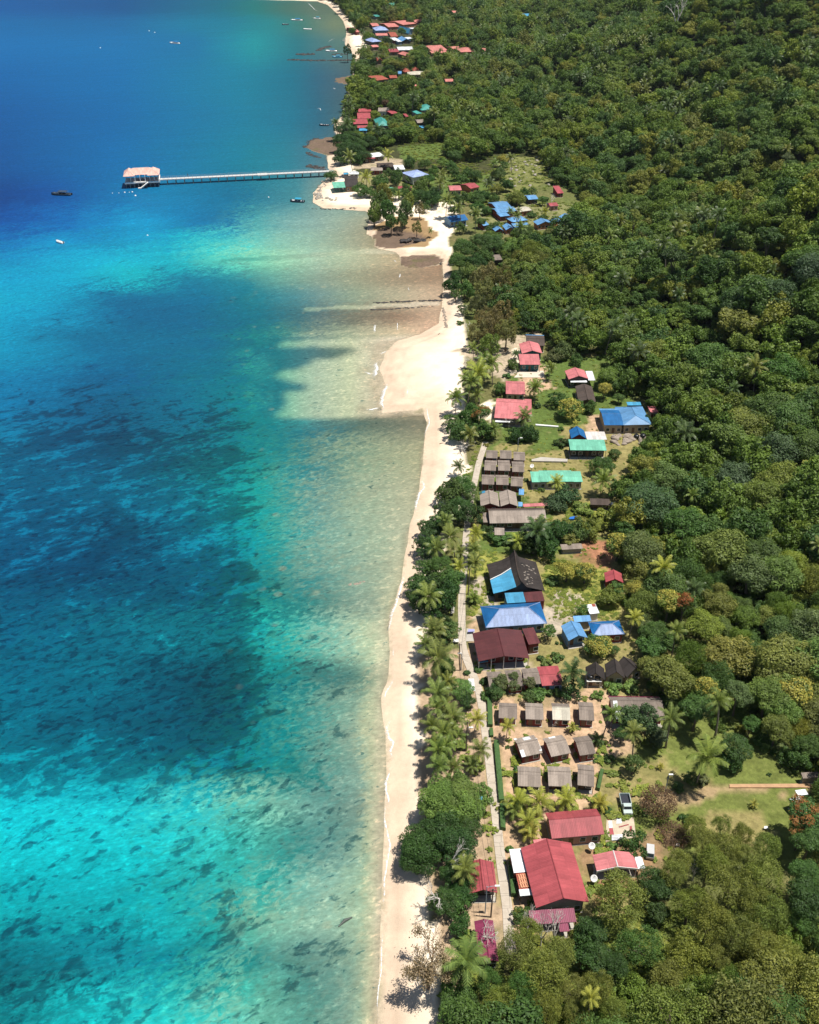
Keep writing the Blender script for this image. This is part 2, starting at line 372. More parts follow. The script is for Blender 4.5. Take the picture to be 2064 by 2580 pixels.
base = np.array(GRASS) * (1 - f1) + np.array((.16, .13, .06)) * f1
col[inl] = base[inl]
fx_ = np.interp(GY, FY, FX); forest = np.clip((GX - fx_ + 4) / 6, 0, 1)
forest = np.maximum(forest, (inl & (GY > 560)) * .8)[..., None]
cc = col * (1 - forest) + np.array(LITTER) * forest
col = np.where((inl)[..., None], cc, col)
for P, c, e in PATCH:
    k = .8 + e * .9
    mk = inpoly(GX + (fbm(GX / (e * 3), GY / (e * 3), 71, 5) - .5) * 2 * k, GY + (fbm(GX / (e * 3), GY / (e * 3), 93, 5) - .5) * 2 * k, P) & (GD > 2)
    col[mk] = c
for F in FLATS:
    mk = inpoly(wx + (fbm(GX / 14, GY / 14, 3) - .5) * 8, wy, F); col[mk] = (.15, .105, .075)
rs = np.random.default_rng(3)
# worn and dry spots
sp = fbm(GX / 3.2, GY / 3.2, 77, 3)[..., None]; col *= (.82 + .36 * sp)
m, n, b = newmat('ground_earth')
at = N(n, 'Attribute', attribute_name='gcol'); tc = N(n, 'TexCoord').outputs['Object']
f = noise(n, tc, .9, 8, .7); f2 = noise(n, tc, .16, 5, .6); f3 = noise(n, tc, 5.0, 4, .6)
sand = N(n, 'Attribute', attribute_name='sandy').outputs['Fac']
amp = mth(n, 'SUBTRACT', 1.0, mth(n, 'MULTIPLY', sand, .80))
g = mth(n, 'ADD', 1.0, mth(n, 'MULTIPLY', amp, mth(n, 'MULTIPLY', mth(n, 'SUBTRACT', f, .5), 1.9)))
g = mth(n, 'MULTIPLY', g, gray(n, f3, .86, 1.14))
c = mix(n, 1.0, at.outputs['Color'], g, 'MULTIPLY')
# tufts of grass on bare yards, bare earth in grass
tuft = mth(n, 'MULTIPLY', rampf(n, f2, .50, .66), mth(n, 'SUBTRACT', 1.0, sand))
c = mix(n, mth(n, 'MULTIPLY', tuft, .42), c, (.105, .12, .032))
spot = mth(n, 'MULTIPLY', rampf(n, noise(n, tc, .45, 6, .65), .58, .70), mth(n, 'SUBTRACT', 1.0, sand))
c = mix(n, mth(n, 'MULTIPLY', spot, .38), c, (.30, .21, .12))
n.links.new(c, b.inputs['Base Color']); b.inputs['Roughness'].default_value = .95; b.inputs['Specular IOR Level'].default_value = .15
bp = N(n, 'Bump'); bp.inputs['Strength'].default_value = .5; bp.inputs['Distance'].default_value = .12; n.links.new(f, bp.inputs['Height']); n.links.new(bp.outputs[0], b.inputs['Normal'])
sandy = np.clip(1 - inl * 1.0, 0, 1) * (GD > 0)
spk = rampf(n, noise(n, tc, 2.2, 3, .5), .70, .76)
c = mix(n, mth(n, 'MULTIPLY', mth(n, 'MULTIPLY', spk, sand), .30), c, (.22, .17, .12)); n.links.new(c, b.inputs['Base Color'])
link('ground', grid_mesh('ground', GX, GY, GZ, m, {'gcol': np.concatenate([col, np.ones(GX.shape + (1,))], -1).reshape(-1, 4), 'sandy': sandy.ravel()}), kind='structure')

# ------------------------------------------------------------------ the sea: colour of depth and sea bed, ripples, a soft edge on the sand
WT = {  # row of the photograph: (x, colour) ...
 -60: [(0, 2, 78, 150), (400, 3, 80, 138), (800, 40, 120, 130)],
 20: [(0, 2, 82, 158), (300, 2, 76, 142), (480, 3, 92, 135), (560, 5, 98, 128), (640, 25, 108, 115), (720, 70, 105, 95), (790, 90, 110, 90)],
 60: [(0, 5, 95, 165), (300, 5, 95, 160), (480, 0, 110, 155), (580, 5, 112, 148), (680, 25, 122, 135), (760, 60, 115, 105), (840, 110, 125, 95)],
 110: [(0, 5, 100, 175), (300, 5, 103, 172), (500, 5, 105, 160), (640, 20, 135, 155), (750, 30, 110, 122), (850, 80, 115, 105)],
 200: [(0, 0, 90, 165), (300, 0, 100, 170), (600, 5, 115, 155), (740, 15, 105, 130), (800, 40, 95, 115), (870, 65, 92, 100)],
 300: [(0, 0, 80, 155), (300, 0, 95, 165), (600, 10, 112, 155), (740, 20, 108, 135), (800, 35, 98, 118), (850, 55, 95, 105)],
 400: [(0, 0, 75, 150), (300, 0, 98, 168), (600, 8, 115, 152), (720, 35, 118, 140), (780, 60, 115, 130), (830, 80, 115, 120)],
 500: [(0, 0, 58, 132), (150, 0, 75, 155), (400, 0, 118, 175), (600, 0, 100, 142), (750, 65, 130, 140), (800, 120, 150, 140)],
 560: [(0, 0, 70, 150), (150, 0, 95, 170), (350, 0, 140, 195), (470, 0, 110, 165), (560, 10, 105, 152), (650, 70, 150, 160), (720, 115, 160, 158), (850, 150, 172, 150), (930, 165, 165, 135)],
 610: [(0, 0, 95, 170), (150, 0, 130, 190), (280, 0, 125, 175), (400, 5, 140, 185), (480, 10, 165, 190), (600, 70, 182, 190), (700, 125, 175, 165), (800, 150, 180, 155), (950, 170, 165, 130)],
 650: [(0, 0, 120, 185), (250, 5, 155, 205), (450, 15, 160, 190), (560, 90, 190, 190), (700, 150, 195, 172), (850, 175, 195, 160), (1000, 200, 190, 150), (1100, 190, 160, 125)],
 700: [(0, 0, 138, 200), (180, 0, 150, 205), (350, 10, 165, 195), (450, 5, 112, 158), (600, 20, 112, 145), (690, 100, 150, 148), (780, 130, 155, 135), (900, 155, 160, 128), (1080, 172, 152, 120)],
 745: [(0, 0, 148, 203), (150, 0, 135, 190), (270, 0, 95, 150), (500, 0, 95, 145), (650, 15, 110, 140), (760, 80, 130, 135), (900, 150, 170, 140), (1000, 190, 190, 155), (1100, 215, 195, 160)],
 800: [(0, 0, 140, 200), (150, 0, 130, 190), (300, 0, 85, 142), (500, 0, 88, 140), (650, 5, 98, 130), (760, 60, 105, 112), (880, 115, 118, 98), (1000, 150, 132, 105), (1100, 215, 190, 155)],
 835: [(0, 0, 135, 195), (200, 0, 95, 150), (500, 0, 90, 140), (640, 5, 98, 128), (700, 50, 120, 125), (780, 100, 125, 115), (860, 150, 165, 135), (1000, 215, 205, 165), (1100, 240, 205, 170)],
 862: [(0, 0, 132, 190), (200, 0, 95, 150), (500, 0, 92, 140), (680, 30, 120, 130), (730, 120, 160, 145), (800, 180, 195, 160), (880, 200, 208, 165), (1000, 230, 210, 175)],
 882: [(0, 0, 130, 190), (300, 0, 88, 145), (500, 0, 92, 140), (690, 5, 95, 120), (760, 40, 105, 118), (840, 120, 135, 125), (900, 190, 190, 155), (970, 225, 205, 175)],
 905: [(0, 0, 128, 188), (300, 0, 90, 145), (600, 0, 98, 135), (700, 60, 135, 140), (770, 140, 168, 148), (850, 185, 192, 155), (950, 210, 195, 165)],
 945: [(0, 0, 112, 175), (300, 0, 82, 142), (600, 0, 100, 135), (690, 60, 145, 148), (760, 135, 170, 150), (850, 170, 182, 150), (950, 190, 185, 155)],
 970: [(0, 0, 108, 172), (300, 0, 82, 138), (600, 0, 105, 135), (700, 15, 105, 120), (760, 70, 135, 135), (820, 150, 172, 145), (950, 180, 175, 145)],
 1005: [(0, 0, 105, 170), (250, 0, 78, 130), (500, 0, 98, 142), (650, 0, 112, 135), (730, 100, 162, 150), (850, 150, 172, 145), (950, 170, 170, 140)],
 1035: [(0, 0, 105, 170), (250, 0, 75, 125), (500, 0, 102, 145), (650, 0, 115, 132), (720, 60, 140, 140), (800, 120, 155, 132), (900, 130, 145, 118), (1050, 160, 148, 118)],
 1065: [(0, 0, 110, 170), (250, 0, 80, 130), (500, 0, 95, 135), (650, 0, 108, 128), (800, 50, 112, 115), (920, 88, 108, 92), (1060, 130, 125, 100)],
 1150: [(0, 0, 122, 178), (200, 0, 102, 158), (400, 0, 98, 138), (600, 5, 122, 142), (740, 45, 122, 125), (820, 95, 135, 120), (900, 135, 158, 128), (1060, 172, 168, 130)],
 1250: [(0, 0, 112, 165), (200, 0, 122, 172), (400, 5, 125, 165), (600, 10, 145, 155), (700, 50, 138, 138), (800, 120, 155, 138), (900, 150, 170, 140), (1050, 185, 180, 145)],
 1350: [(0, 0, 118, 168), (220, 0, 98, 140), (320, 0, 78, 115), (450, 0, 132, 168), (650, 10, 138, 142), (730, 70, 148, 140), (800, 118, 160, 142), (950, 158, 175, 145), (1030, 190, 188, 155)],
 1450: [(0, 0, 103, 148), (250, 0, 88, 128), (450, 0, 120, 155), (650, 5, 118, 125), (740, 60, 135, 130), (820, 110, 152, 135), (950, 155, 170, 142), (1010, 195, 190, 155)],
 1530: [(0, 0, 120, 160), (250, 0, 118, 152), (500, 8, 115, 140), (620, 12, 118, 122), (740, 45, 125, 118), (830, 95, 135, 120), (940, 145, 162, 138), (990, 195, 192, 155)],
 1590: [(0, 0, 130, 170), (180, 5, 135, 168), (300, 18, 155, 178), (550, 20, 155, 168), (700, 30, 160, 155), (780, 75, 172, 155), (850, 145, 190, 165), (930, 185, 198, 160), (970, 205, 200, 165)],
 1650: [(0, 0, 138, 175), (200, 5, 145, 172), (350, 12, 140, 165), (520, 8, 128, 145), (700, 25, 140, 135), (790, 90, 165, 145), (860, 135, 180, 155), (930, 185, 198, 160), (970, 205, 200, 165)],
 1700: [(0, 0, 140, 172), (280, 5, 142, 168), (420, 0, 105, 130), (600, 0, 98, 115), (750, 22, 115, 112), (850, 62, 112, 105), (920, 100, 135, 115), (940, 165, 172, 140), (980, 200, 190, 158)],
 1780: [(0, 0, 148, 178), (300, 0, 125, 155), (500, 0, 103, 130), (700, 12, 125, 125), (800, 85, 150, 135), (900, 140, 165, 140), (930, 180, 188, 150), (970, 205, 192, 160)],
 1880: [(0, 0, 138, 165), (250, 0, 122, 148), (500, 0, 118, 140), (700, 15, 125, 125), (800, 85, 145, 130), (900, 135, 160, 138), (925, 180, 186, 148), (960, 200, 188, 155)],
 1950: [(0, 0, 145, 168), (250, 5, 140, 160), (400, 12, 150, 165), (560, 5, 118, 122), (700, 10, 112, 110), (780, 40, 128, 120), (850, 115, 155, 138), (910, 130, 158, 138), (930, 182, 188, 150), (960, 200, 188, 155)],
 2030: [(0, 5, 170, 190), (200, 15, 175, 192), (400, 20, 170, 182), (520, 70, 182, 178), (620, 125, 192, 172), (740, 120, 172, 155), (820, 95, 142, 130), (910, 125, 150, 132), (930, 180, 185, 148), (955, 205, 192, 160)],
 2080: [(0, 10, 190, 208), (300, 18, 188, 200), (500, 50, 182, 182), (600, 75, 165, 155), (700, 50, 128, 122), (820, 90, 140, 128), (905, 115, 145, 128), (930, 175, 182, 145), (955, 205, 192, 160)],
 2150: [(0, 8, 180, 195), (300, 10, 178, 190), (480, 40, 172, 172), (620, 35, 142, 138), (720, 50, 132, 125), (850, 110, 152, 138), (910, 140, 170, 145), (930, 178, 186, 148), (955, 205, 192, 160)],
 2220: [(0, 4, 155, 170), (300, 5, 155, 168), (500, 25, 150, 152), (640, 45, 152, 145), (720, 105, 170, 155), (850, 145, 182, 158), (910, 155, 182, 150), (930, 185, 190, 152), (955, 210, 196, 165)],
 2310: [(0, 4, 148, 160), (300, 5, 158, 170), (480, 25, 155, 155), (600, 80, 160, 145), (700, 120, 172, 152), (850, 150, 182, 155), (910, 160, 182, 150), (930, 185, 190, 152), (955, 210, 196, 165)],
 2390: [(0, 0, 110, 128), (250, 0, 120, 140), (450, 4, 115, 128), (600, 20, 120, 122), (680, 75, 140, 132), (800, 105, 150, 135), (900, 140, 168, 142), (925, 185, 188, 150), (950, 212, 198, 165)],
 2460: [(0, 0, 78, 95), (150, 0, 100, 115), (300, 4, 135, 152), (450, 8, 142, 145), (560, 45, 155, 148), (650, 85, 162, 148), (760, 70, 132, 122), (850, 110, 150, 132), (910, 145, 165, 138), (925, 185, 186, 148), (950, 212, 198, 165)],
 2560: [(0, 0, 105, 118), (150, 8, 150, 160), (300, 12, 182, 190), (500, 50, 180, 175), (620, 110, 182, 165), (700, 85, 155, 140), (800, 85, 138, 122), (870, 125, 158, 138), (910, 150, 170, 140), (925, 188, 188, 150), (950, 212, 198, 165)],
 2900: [(0, 5, 120, 135), (400, 20, 160, 165), (700, 90, 150, 135), (950, 205, 195, 160)],
}
WK = .68
rows = sorted(WT)
def wcol(px, py):
    """colour of the sea seen at these places of the photograph"""
    tab = np.zeros((len(rows), px.size, 3)); p = px.ravel()
    for i, r in enumerate(rows):
        xs = [a[0] for a in WT[r]]; L = np.array([lin(a[1:]) for a in WT[r]])
        for k in range(3): tab[i, :, k] = np.interp(p, xs, L[:, k])
    yy = np.interp(py.ravel(), rows, np.arange(len(rows))); i0 = np.clip(yy.astype(int), 0, len(rows) - 2); f = (yy - i0)
    f = f * f * (3 - 2 * f); j = np.arange(p.size)
    return (tab[i0, j] * (1 - f)[:, None] + tab[i0 + 1, j] * f[:, None]).reshape(px.shape + (3,))
wxs = axis((-6000, -700, 300), (-700, -260, 14), (-260, 62, 1.3), (62, 80, 6))
wys = np.concatenate([axis((-600, 50, 60)), 60 * 1.0055 ** np.arange(0, 610), [1900, 2400, 3500, 6000, 9000]])
WX, WY = np.meshgrid(wxs, wys)
ppx, ppy, dep = proj(WX, np.maximum(WY, 20), 0 * WX)
ax_, ay_ = WX * .82 + WY * .57, -WX * .57 + WY * .82     # along and across the swell-combed reef
amp = 34 * np.clip(200 / dep, .25, 1) * np.where((ppx > 640) & (ppy < 1010), .3, 1)
nx1 = fbm(ax_ / 42, ay_ / 15, 101, 5) - .5; nx2 = fbm(ax_ / 42, ay_ / 15, 211, 5) - .5
sd = shore_d(WX, WY)
near = np.clip(-sd / 30, .06, 1)
qx, qy = ppx + nx1 * amp * 3.0 * near, ppy + nx2 * amp * 1.8 * near
ofs = np.clip(-sd / 25, .0, 1) * np.clip(220 / dep, .2, 1.1) * np.where((ppx > 640) & (ppy < 1010), .35, .8)
cw = wcol(qx - 62 * ofs, qy - 30 * ofs) * WK; cw2 = wcol(qx + 62 * ofs, qy + 34 * ofs) * WK
SAN = [(640, 60, 145, 150), (710, 125, 168, 152), (780, 160, 182, 155), (880, 195, 200, 160), (960, 224, 207, 174), (1060, 242, 218, 188)]
DRK = [(640, 5, 98, 128), (700, 22, 105, 122), (760, 58, 112, 118), (850, 92, 117, 102), (950, 122, 127, 102), (1060, 152, 138, 108)]
BARS = [[(708, 866), (800, 855), (900, 848), (1050, 836), (1110, 900), (1000, 905), (930, 882), (880, 876), (800, 877), (711, 874)],
        [(700, 940), (745, 955), (785, 968), (775, 980), (722, 987), (745, 1012), (708, 1052), (830, 1052), (965, 1043), (1070, 1035), (1080, 878), (925, 878), (790, 905)],
        [(560, 652), (700, 644), (900, 629), (1100, 614), (1110, 640), (900, 641), (700, 656), (560, 660)], [(765, 776), (950, 767), (1112, 759), (1112, 769), (950, 777), (765, 783)]]
ux, uy = ppx + nx1 * 60 + (fbm(WX / 5, WY / 5, 401, 4) - .5) * 34, ppy + nx2 * 34 + (fbm(WX / 6, WY / 6, 402, 4) - .5) * 16
def tabc(T): return np.stack([np.interp(ppx, [a[0] for a in T], [lin(a[1:])[k_] for a in T]) for k_ in range(3)], -1) * WK
mk = (inpoly(ux, uy, BARS[0]) | inpoly(ux, uy, BARS[1])).astype(float); mk2 = (inpoly(ppx + nx1 * 20, ppy + nx2 * 4, BARS[2]) | inpoly(ppx, ppy + nx2 * 3, BARS[3])).astype(float)
for _ in range(2): mk = (mk + np.roll(mk, 1, 0) + np.roll(mk, -1, 0) + np.roll(mk, 1, 1) + np.roll(mk, -1, 1)) / 5
zone = (np.clip((ppy - 842) / 12, 0, 1) * np.clip((1062 - ppy) / 14, 0, 1) * np.clip((ppx - 640) / 60, 0, 1))[..., None]
def bars(c):
    z_ = tabc(DRK) * (1 - mk[..., None]) + tabc(SAN) * mk[..., None]; c = c * (1 - zone) + z_ * zone
    return c * (1 - .62 * mk2[..., None]) + (tabc(SAN) * .92) * .62 * mk2[..., None]
cw = bars(cw); cw2 = bars(cw2)
far_ = np.clip((600 - ppy) / 150, 0, 1)[..., None]; hue = np.array([1.0, 1.04, .97]) * (1 - far_) + np.array([.5, 1.0, .84]) * far_; lm_ = (np.clip((ppy - 560) / 120, 0, 1) * np.clip((1400 - ppy) / 250, 0, 1))[..., None]; hue = hue * (1 - lm_) + hue * np.array([.8, 1.08, .88]) * lm_; hue2 = np.array([.84, .90, .95]); sh_ = np.clip((ppx - 640) / 160, 0, 1)[..., None]; hue = hue * (1 - sh_) + hue2 * sh_; fl_ = (np.clip((ppy - 540) / 40, 0, 1) * np.clip((850 - ppy) / 12, 0, 1) * np.clip((ppx - 780) / 200, 0, 1) * (1 - mk2))[..., None]; dp_ = (np.clip((ppy - 720) / 120, 0, 1) * np.clip((1980 - ppy) / 120, 0, 1) * np.clip((760 - ppx) / 150, 0, 1))[..., None]; hue = hue * (1 - fl_ * np.array([.10, .22, .24])) * (1 - dp_ * np.array([.5, .02, .04])); cw = cw * hue; cw2 = cw2 * hue; sw = np.abs(cw2 - cw).sum(-1)
alpha = np.clip(.5 - sd / np.where(inpoly(WX, WY, [tuple(p_) for p_ in poly('s', 900, 850, 1110, 850, 1110, 1030, 900, 1050)]), 22, 3.4) + (fbm(WX / 4, WY / 10, 5, 3) - .5) * .9, 0, 1)
alpha = np.where(sd > 3, 0, alpha); alpha = alpha * alpha * (3 - 2 * alpha)
mid = np.clip((740 - ppx) / 160, 0, 1)
reef = mid * (.20 + .55 * np.clip((ppy - 930) / 200, 0, 1) * np.clip((2030 - ppy) / 220, 0, 1)) + .22 * np.clip((ppy - 1400) / 200, 0, 1) * np.clip((935 - ppx) / 60, 0, 1)
reef = np.where(ppy < 650, 0, reef) + .12 * ((ppy > 880) & (ppx > 700) & (ppx < 1000))
pale = np.clip((ppx - 560) / 200, 0, 1) * np.clip((ppy - 600) / 100, 0, 1)
m, n, b = newmat('sea_water')
at = N(n, 'Attribute', attribute_name='wcol').outputs['Color']; rf = N(n, 'Attribute', attribute_name='reef').outputs['Fac']; al = N(n, 'Attribute', attribute_name='edge').outputs['Fac']
pa = N(n, 'Attribute', attribute_name='pale').outputs['Fac']
tc = N(n, 'TexCoord').outputs['Object']
at2 = N(n, 'Attribute', attribute_name='wcol2').outputs['Color']
def mapped(rot, sc):
    mp = N(n, 'Mapping'); mp.inputs['Rotation'].default_value = (0, 0, -R(rot)); n.links.new(tc, mp.inputs[0])
    m2 = N(n, 'Mapping'); m2.inputs['Scale'].default_value = sc; n.links.new(mp.outputs[0], m2.inputs[0]); return m2.outputs[0]
v1 = mapped(34, (.085, .15, .1)); v2 = mapped(30, (.34, .56, .1)); v3 = mapped(20, (.75, 1.35, 1)); v4 = mapped(8, (.7, 1.9, 1))
p1 = noise(n, v1, 1, 7, .66, .6); p2 = noise(n, v2, 1, 6, .62, .5); p3 = noise(n, v3, 1, 5, .7, .3); p4 = noise(n, v4, 1, 5, .65)
edge_ = mth(n, 'ADD', mth(n, 'MULTIPLY', p1, .34), mth(n, 'MULTIPLY', noise(n, v2, 1.3, 8, .72, .7), .66))
at = mix(n, rampf(n, edge_, .44, .56), at, at2)
patch = mth(n, 'ADD', mth(n, 'MULTIPLY', p1, .6), mth(n, 'MULTIPLY', p2, .4))
thr = mth(n, 'SUBTRACT', .640, mth(n, 'MULTIPLY', rf, .27))
dk = rampf(n, mth(n, 'SUBTRACT', patch, thr), -.012, .050)
c = mix(n, mth(n, 'MULTIPLY', dk, gray(n, p3, .5, 1.1)), at, mix(n, 1.0, at, (.16, .34, .42), 'MULTIPLY'))
dots = rampf(n, mth(n, 'ADD', noise(n, mapped(24, (.36, .62, .3)), 1, 5, .6, .5), mth(n, 'MULTIPLY', rf, .12)), .655, .705)
c = mix(n, mth(n, 'MULTIPLY', dots, .75), c, mix(n, 1.0, c, (.15, .38, .48), 'MULTIPLY'))
c = mix(n, 1.0, c, gray(n, p2, .70, 1.30), 'MULTIPLY')
sm = rampf(n, mth(n, 'SUBTRACT', mth(n, 'ADD', mth(n, 'MULTIPLY', p2, .62), mth(n, 'MULTIPLY', p1, .38)), mth(n, 'SUBTRACT', .60, mth(n, 'MULTIPLY', rf, .10))), .0, .045)
c = mix(n, mth(n, 'MULTIPLY', sm, mth(n, 'ADD', .16, mth(n, 'MULTIPLY', rf, .55))), c, mix(n, 1.0, c, (.28, .50, .58), 'MULTIPLY'))
# bright combed sand between the coral
lt = rampf(n, mth(n, 'SUBTRACT', mth(n, 'ADD', mth(n, 'MULTIPLY', p2, .5), mth(n, 'MULTIPLY', p3, .5)), .5), .02, .16)
c = mix(n, mth(n, 'MULTIPLY', lt, .62), c, mix(n, 1.0, c, (1.9, 1.45, 1.35), 'MULTIPLY'))
# pale coral heads on the reef flat
vor = N(n, 'TexVoronoi'); vor.inputs['Scale'].default_value = .22; n.links.new(tc, vor.inputs['Vector']); vr = N(n, 'SeparateColor'); n.links.new(vor.outputs['Color'], vr.inputs[0])
rad = mth(n, 'MULTIPLY', vr.outputs[0], .55)
hd = rampf(n, mth(n, 'SUBTRACT', vor.outputs['Distance'], mth(n, 'SUBTRACT', rad, .30)), .12, -.02)
hd = mth(n, 'MULTIPLY', hd, rampf(n, p1, .42, .62))
c = mix(n, mth(n, 'MULTIPLY', mth(n, 'MULTIPLY', hd, pa), .35), c, (.30, .31, .20))
hd2 = mth(n, 'MULTIPLY', rampf(n, noise(n, v2, 2.6, 5, .7, .8), .60, .68), pa)
c = mix(n, mth(n, 'MULTIPLY', hd2, .5), c, (.05, .08, .06))
c = mix(n, 1.0, c, gray(n, p3, .45, 1.55), 'MULTIPLY')  # sunlit caustics painted into the colour as fine mottle
c = mix(n, 1.0, c, gray(n, p4, .68, 1.32), 'MULTIPLY')  # light streaks of the fine ripples, painted into the colour
n.links.new(c, b.inputs['Base Color']); b.inputs['Roughness'].default_value = .22; b.inputs['IOR'].default_value = 1.33; b.inputs['Specular IOR Level'].default_value = .26

wv = mapped(12, (.10, .55, .3)); wv2 = mapped(-8, (.6, 1.6, 1))
hgt = mth(n, 'ADD', mth(n, 'MULTIPLY', noise(n, wv, 1, 3, .5, .4), 1.0), mth(n, 'MULTIPLY', noise(n, wv2, 1, 3, .6), .35))
bp = N(n, 'Bump'); swl = noise(n, mapped(14, (.022, .16, .1)), 1, 5, .62, .5); hgt = mth(n, 'ADD', hgt, mth(n, 'MULTIPLY', swl, 1.0)); c = mix(n, 1.0, c, gray(n, swl, .80, 1.20), 'MULTIPLY'); n.links.new(c, b.inputs['Base Color'])  # swell reflections also painted in as lighter and darker bands
bp.inputs['Strength'].default_value = .45; bp.inputs['Distance'].default_value = .4; n.links.new(hgt, bp.inputs['Height']); n.links.new(bp.outputs[0], b.inputs['Normal'])
b.inputs['Specular IOR Level'].default_value = 0; b.inputs['Roughness'].default_value = .9; b.inputs['IOR'].default_value = 1.0
gl = N(n, 'BsdfGlossy'); gl.inputs['Roughness'].default_value = .38; n.links.new(bp.outputs[0], gl.inputs['Normal'])
lw = N(n, 'Fresnel'); lw.inputs['IOR'].default_value = 1.33; n.links.new(bp.outputs[0], lw.inputs['Normal'])
ms = N(n, 'MixShader'); n.links.new(mth(n, 'MULTIPLY', mth(n, 'MINIMUM', lw.outputs[0], .09), .8), ms.inputs[0]); n.links.new(b.outputs[0], ms.inputs[1]); n.links.new(gl.outputs[0], ms.inputs[2])
tp = N(n, 'BsdfTransparent'); m2_ = N(n, 'MixShader'); n.links.new(al, m2_.inputs[0]); n.links.new(tp.outputs[0], m2_.inputs[1]); n.links.new(ms.outputs[0], m2_.inputs[2]); n.links.new(m2_.outputs[0], n.nodes['Material Output'].inputs[0])
wz = .0 * WX
keep = (sd.ravel() < 12)
me = grid_mesh('water', WX, WY, wz, m, {'wcol': np.concatenate([cw, np.ones(WX.shape + (1,))], -1).reshape(-1, 4), 'wcol2': np.concatenate([cw2, np.ones(WX.shape + (1,))], -1).reshape(-1, 4), 'edge': alpha.ravel(), 'reef': reef.ravel(), 'pale': pale.ravel()})
link('water', me, kind='structure')

# surf: broken white lines where the small waves spill
m, n, b = newmat('surf_foam'); tc = N(n, 'TexCoord').outputs['Object']
b.inputs['Base Color'].default_value = (.86, .87, .86, 1); b.inputs['Roughness'].default_value = .8
fa = N(n, 'Attribute', attribute_name='foam').outputs['Fac']
n.links.new(rampf(n, mth(n, 'ADD', mth(n, 'MULTIPLY', noise(n, tc, 1.6, 8, .78), 1.0), mth(n, 'MULTIPLY', fa, .44)), .70, 1.0), b.inputs['Alpha'])
LN = {'k': (0, 2000, 1725 / 1100), 'm': (700, 600, 3.45)}; ZO.update(LN)
FO = [('b', 13, [(300, 1230), (245, 1320), (205, 1430), (175, 1540), (130, 1680), (105, 1790), (85, 1900)]), ('a', 6, [(125, 0), (95, 110), (70, 190)]),
      ('a', 4, [(140, 350), (132, 420), (148, 490)]), ('a', 8, [(150, 685), (105, 760), (55, 850), (25, 960)]), ('a', 14, [(95, 1130), (60, 1230), (80, 1310), (140, 1390), (100, 1480), (120, 1600)]),
      ('a', 11, [(120, 1610), (85, 1700), (50, 1850), (45, 1930), (75, 2010), (60, 2150)]), ('k', 9, [(1525, 0), (1518, 100), (1530, 150), (1545, 210), (1528, 270), (1518, 350), (1514, 430), (1520, 480)]),
      ('k', 6, [(1512, 520), (1508, 600), (1508, 690), (1498, 760), (1490, 830), (1492, 915)]), ('b', 12, [(430, 230), (455, 300), (465, 345), (420, 400), (405, 470), (385, 560), (372, 640)]),
      ('b', 5, [(340, 712), (400, 700), (470, 712)]), ('m', 6, [(1290, 1450), (1305, 1520), (1318, 1600), (1290, 1670), (1265, 1740)]), ('m', 16, [(975, 1240), (920, 1320), (905, 1420), (905, 1480), (892, 1530)]),
      ('m', 18, [(760, 1500), (820, 1490), (900, 1480)]), ('m', 9, [(955, 982), (915, 1000), (880, 1015)]), ('m', 20, [(868, 1065), (858, 1120), (850, 1170), (820, 1225)]),
      ('m', 12, [(760, 1160), (800, 1180), (840, 1190)]), ('m', 10, [(850, 745), (843, 775), (838, 830)]), ('m', 4, [(1036, 725), (1042, 770), (1034, 810)]), ('m', 6, [(1070, 305), (1052, 350)]),
      ('m', 5, [(1010, 190), (1040, 215)]), ('m', 4, [(1128, 1318), (1130, 1350), (1122, 1395)]), ('m', 4, [(1130, 425), (1145, 465)]),
      (1, 3, [(180, 10), (230, 60), (262, 75)]), (1, 4, [(235, 680), (262, 672), (270, 690)]), (1, 4, [(345, 545), (360, 555)]), ('f', 3, [(-40, 40), (10, 70), (30, 95)]), (1, 2, [(312, 262), (340, 243), (372, 236)])]
V = []; F = []; A = []
for k, wpx, P in FO:
    P = [q(k, *p) for p in P]; X, Y = pl([p[0] for p in P], [p[1] for p in P], 0.0)
    P = [Vector((x, y)) for x, y in zip(X.tolist(), Y.tolist())]
    _, _, dd = proj(P[0].x, P[0].y, 0.0); wd = wpx / FPX * float(dd) * .55
    D = []
    for a, c_ in zip(P[:-1], P[1:]):
        s_ = max(2, int((c_ - a).length / .8)); D += [a.lerp(c_, i / s_) for i in range(s_)]
    D.append(P[-1]); base = len(V) ; nn = len(D)
    for i, p in enumerate(D):
        tn = (D[min(i + 1, nn - 1)] - D[max(i - 1, 0)]).normalized(); nr = Vector((-tn.y, tn.x))
        e = min(i, nn - 1 - i) / max(nn * .25, 1); e = min(e, 1)
        jg = (float(fbm(p.x / 3 + 9, p.y / 3, 8, 3)) - .5) * wd * 1.4
        for j, (o_, a_) in enumerate(((-1.3, -.1), (-.5, .55), (.3, 1.0), (.55, .0))):
            g_ = p + nr * (o_ * wd + jg); V.append((g_.x, g_.y, 0)); A.append(a_ * (.3 + .7 * e))
    F += [(base + i * 4 + j, base + i * 4 + j + 1, base + i * 4 + j + 5, base + i * 4 + j + 4) for i in range(nn - 1) for j in range(3)]
V = np.array(V); V[:, 2] = np.maximum(height(V[:, 0], V[:, 1]), 0) + .07
link('surf', arr_mesh('surf', V, np.array(F), m, {'foam': np.array(A)}, True), kind='stuff')

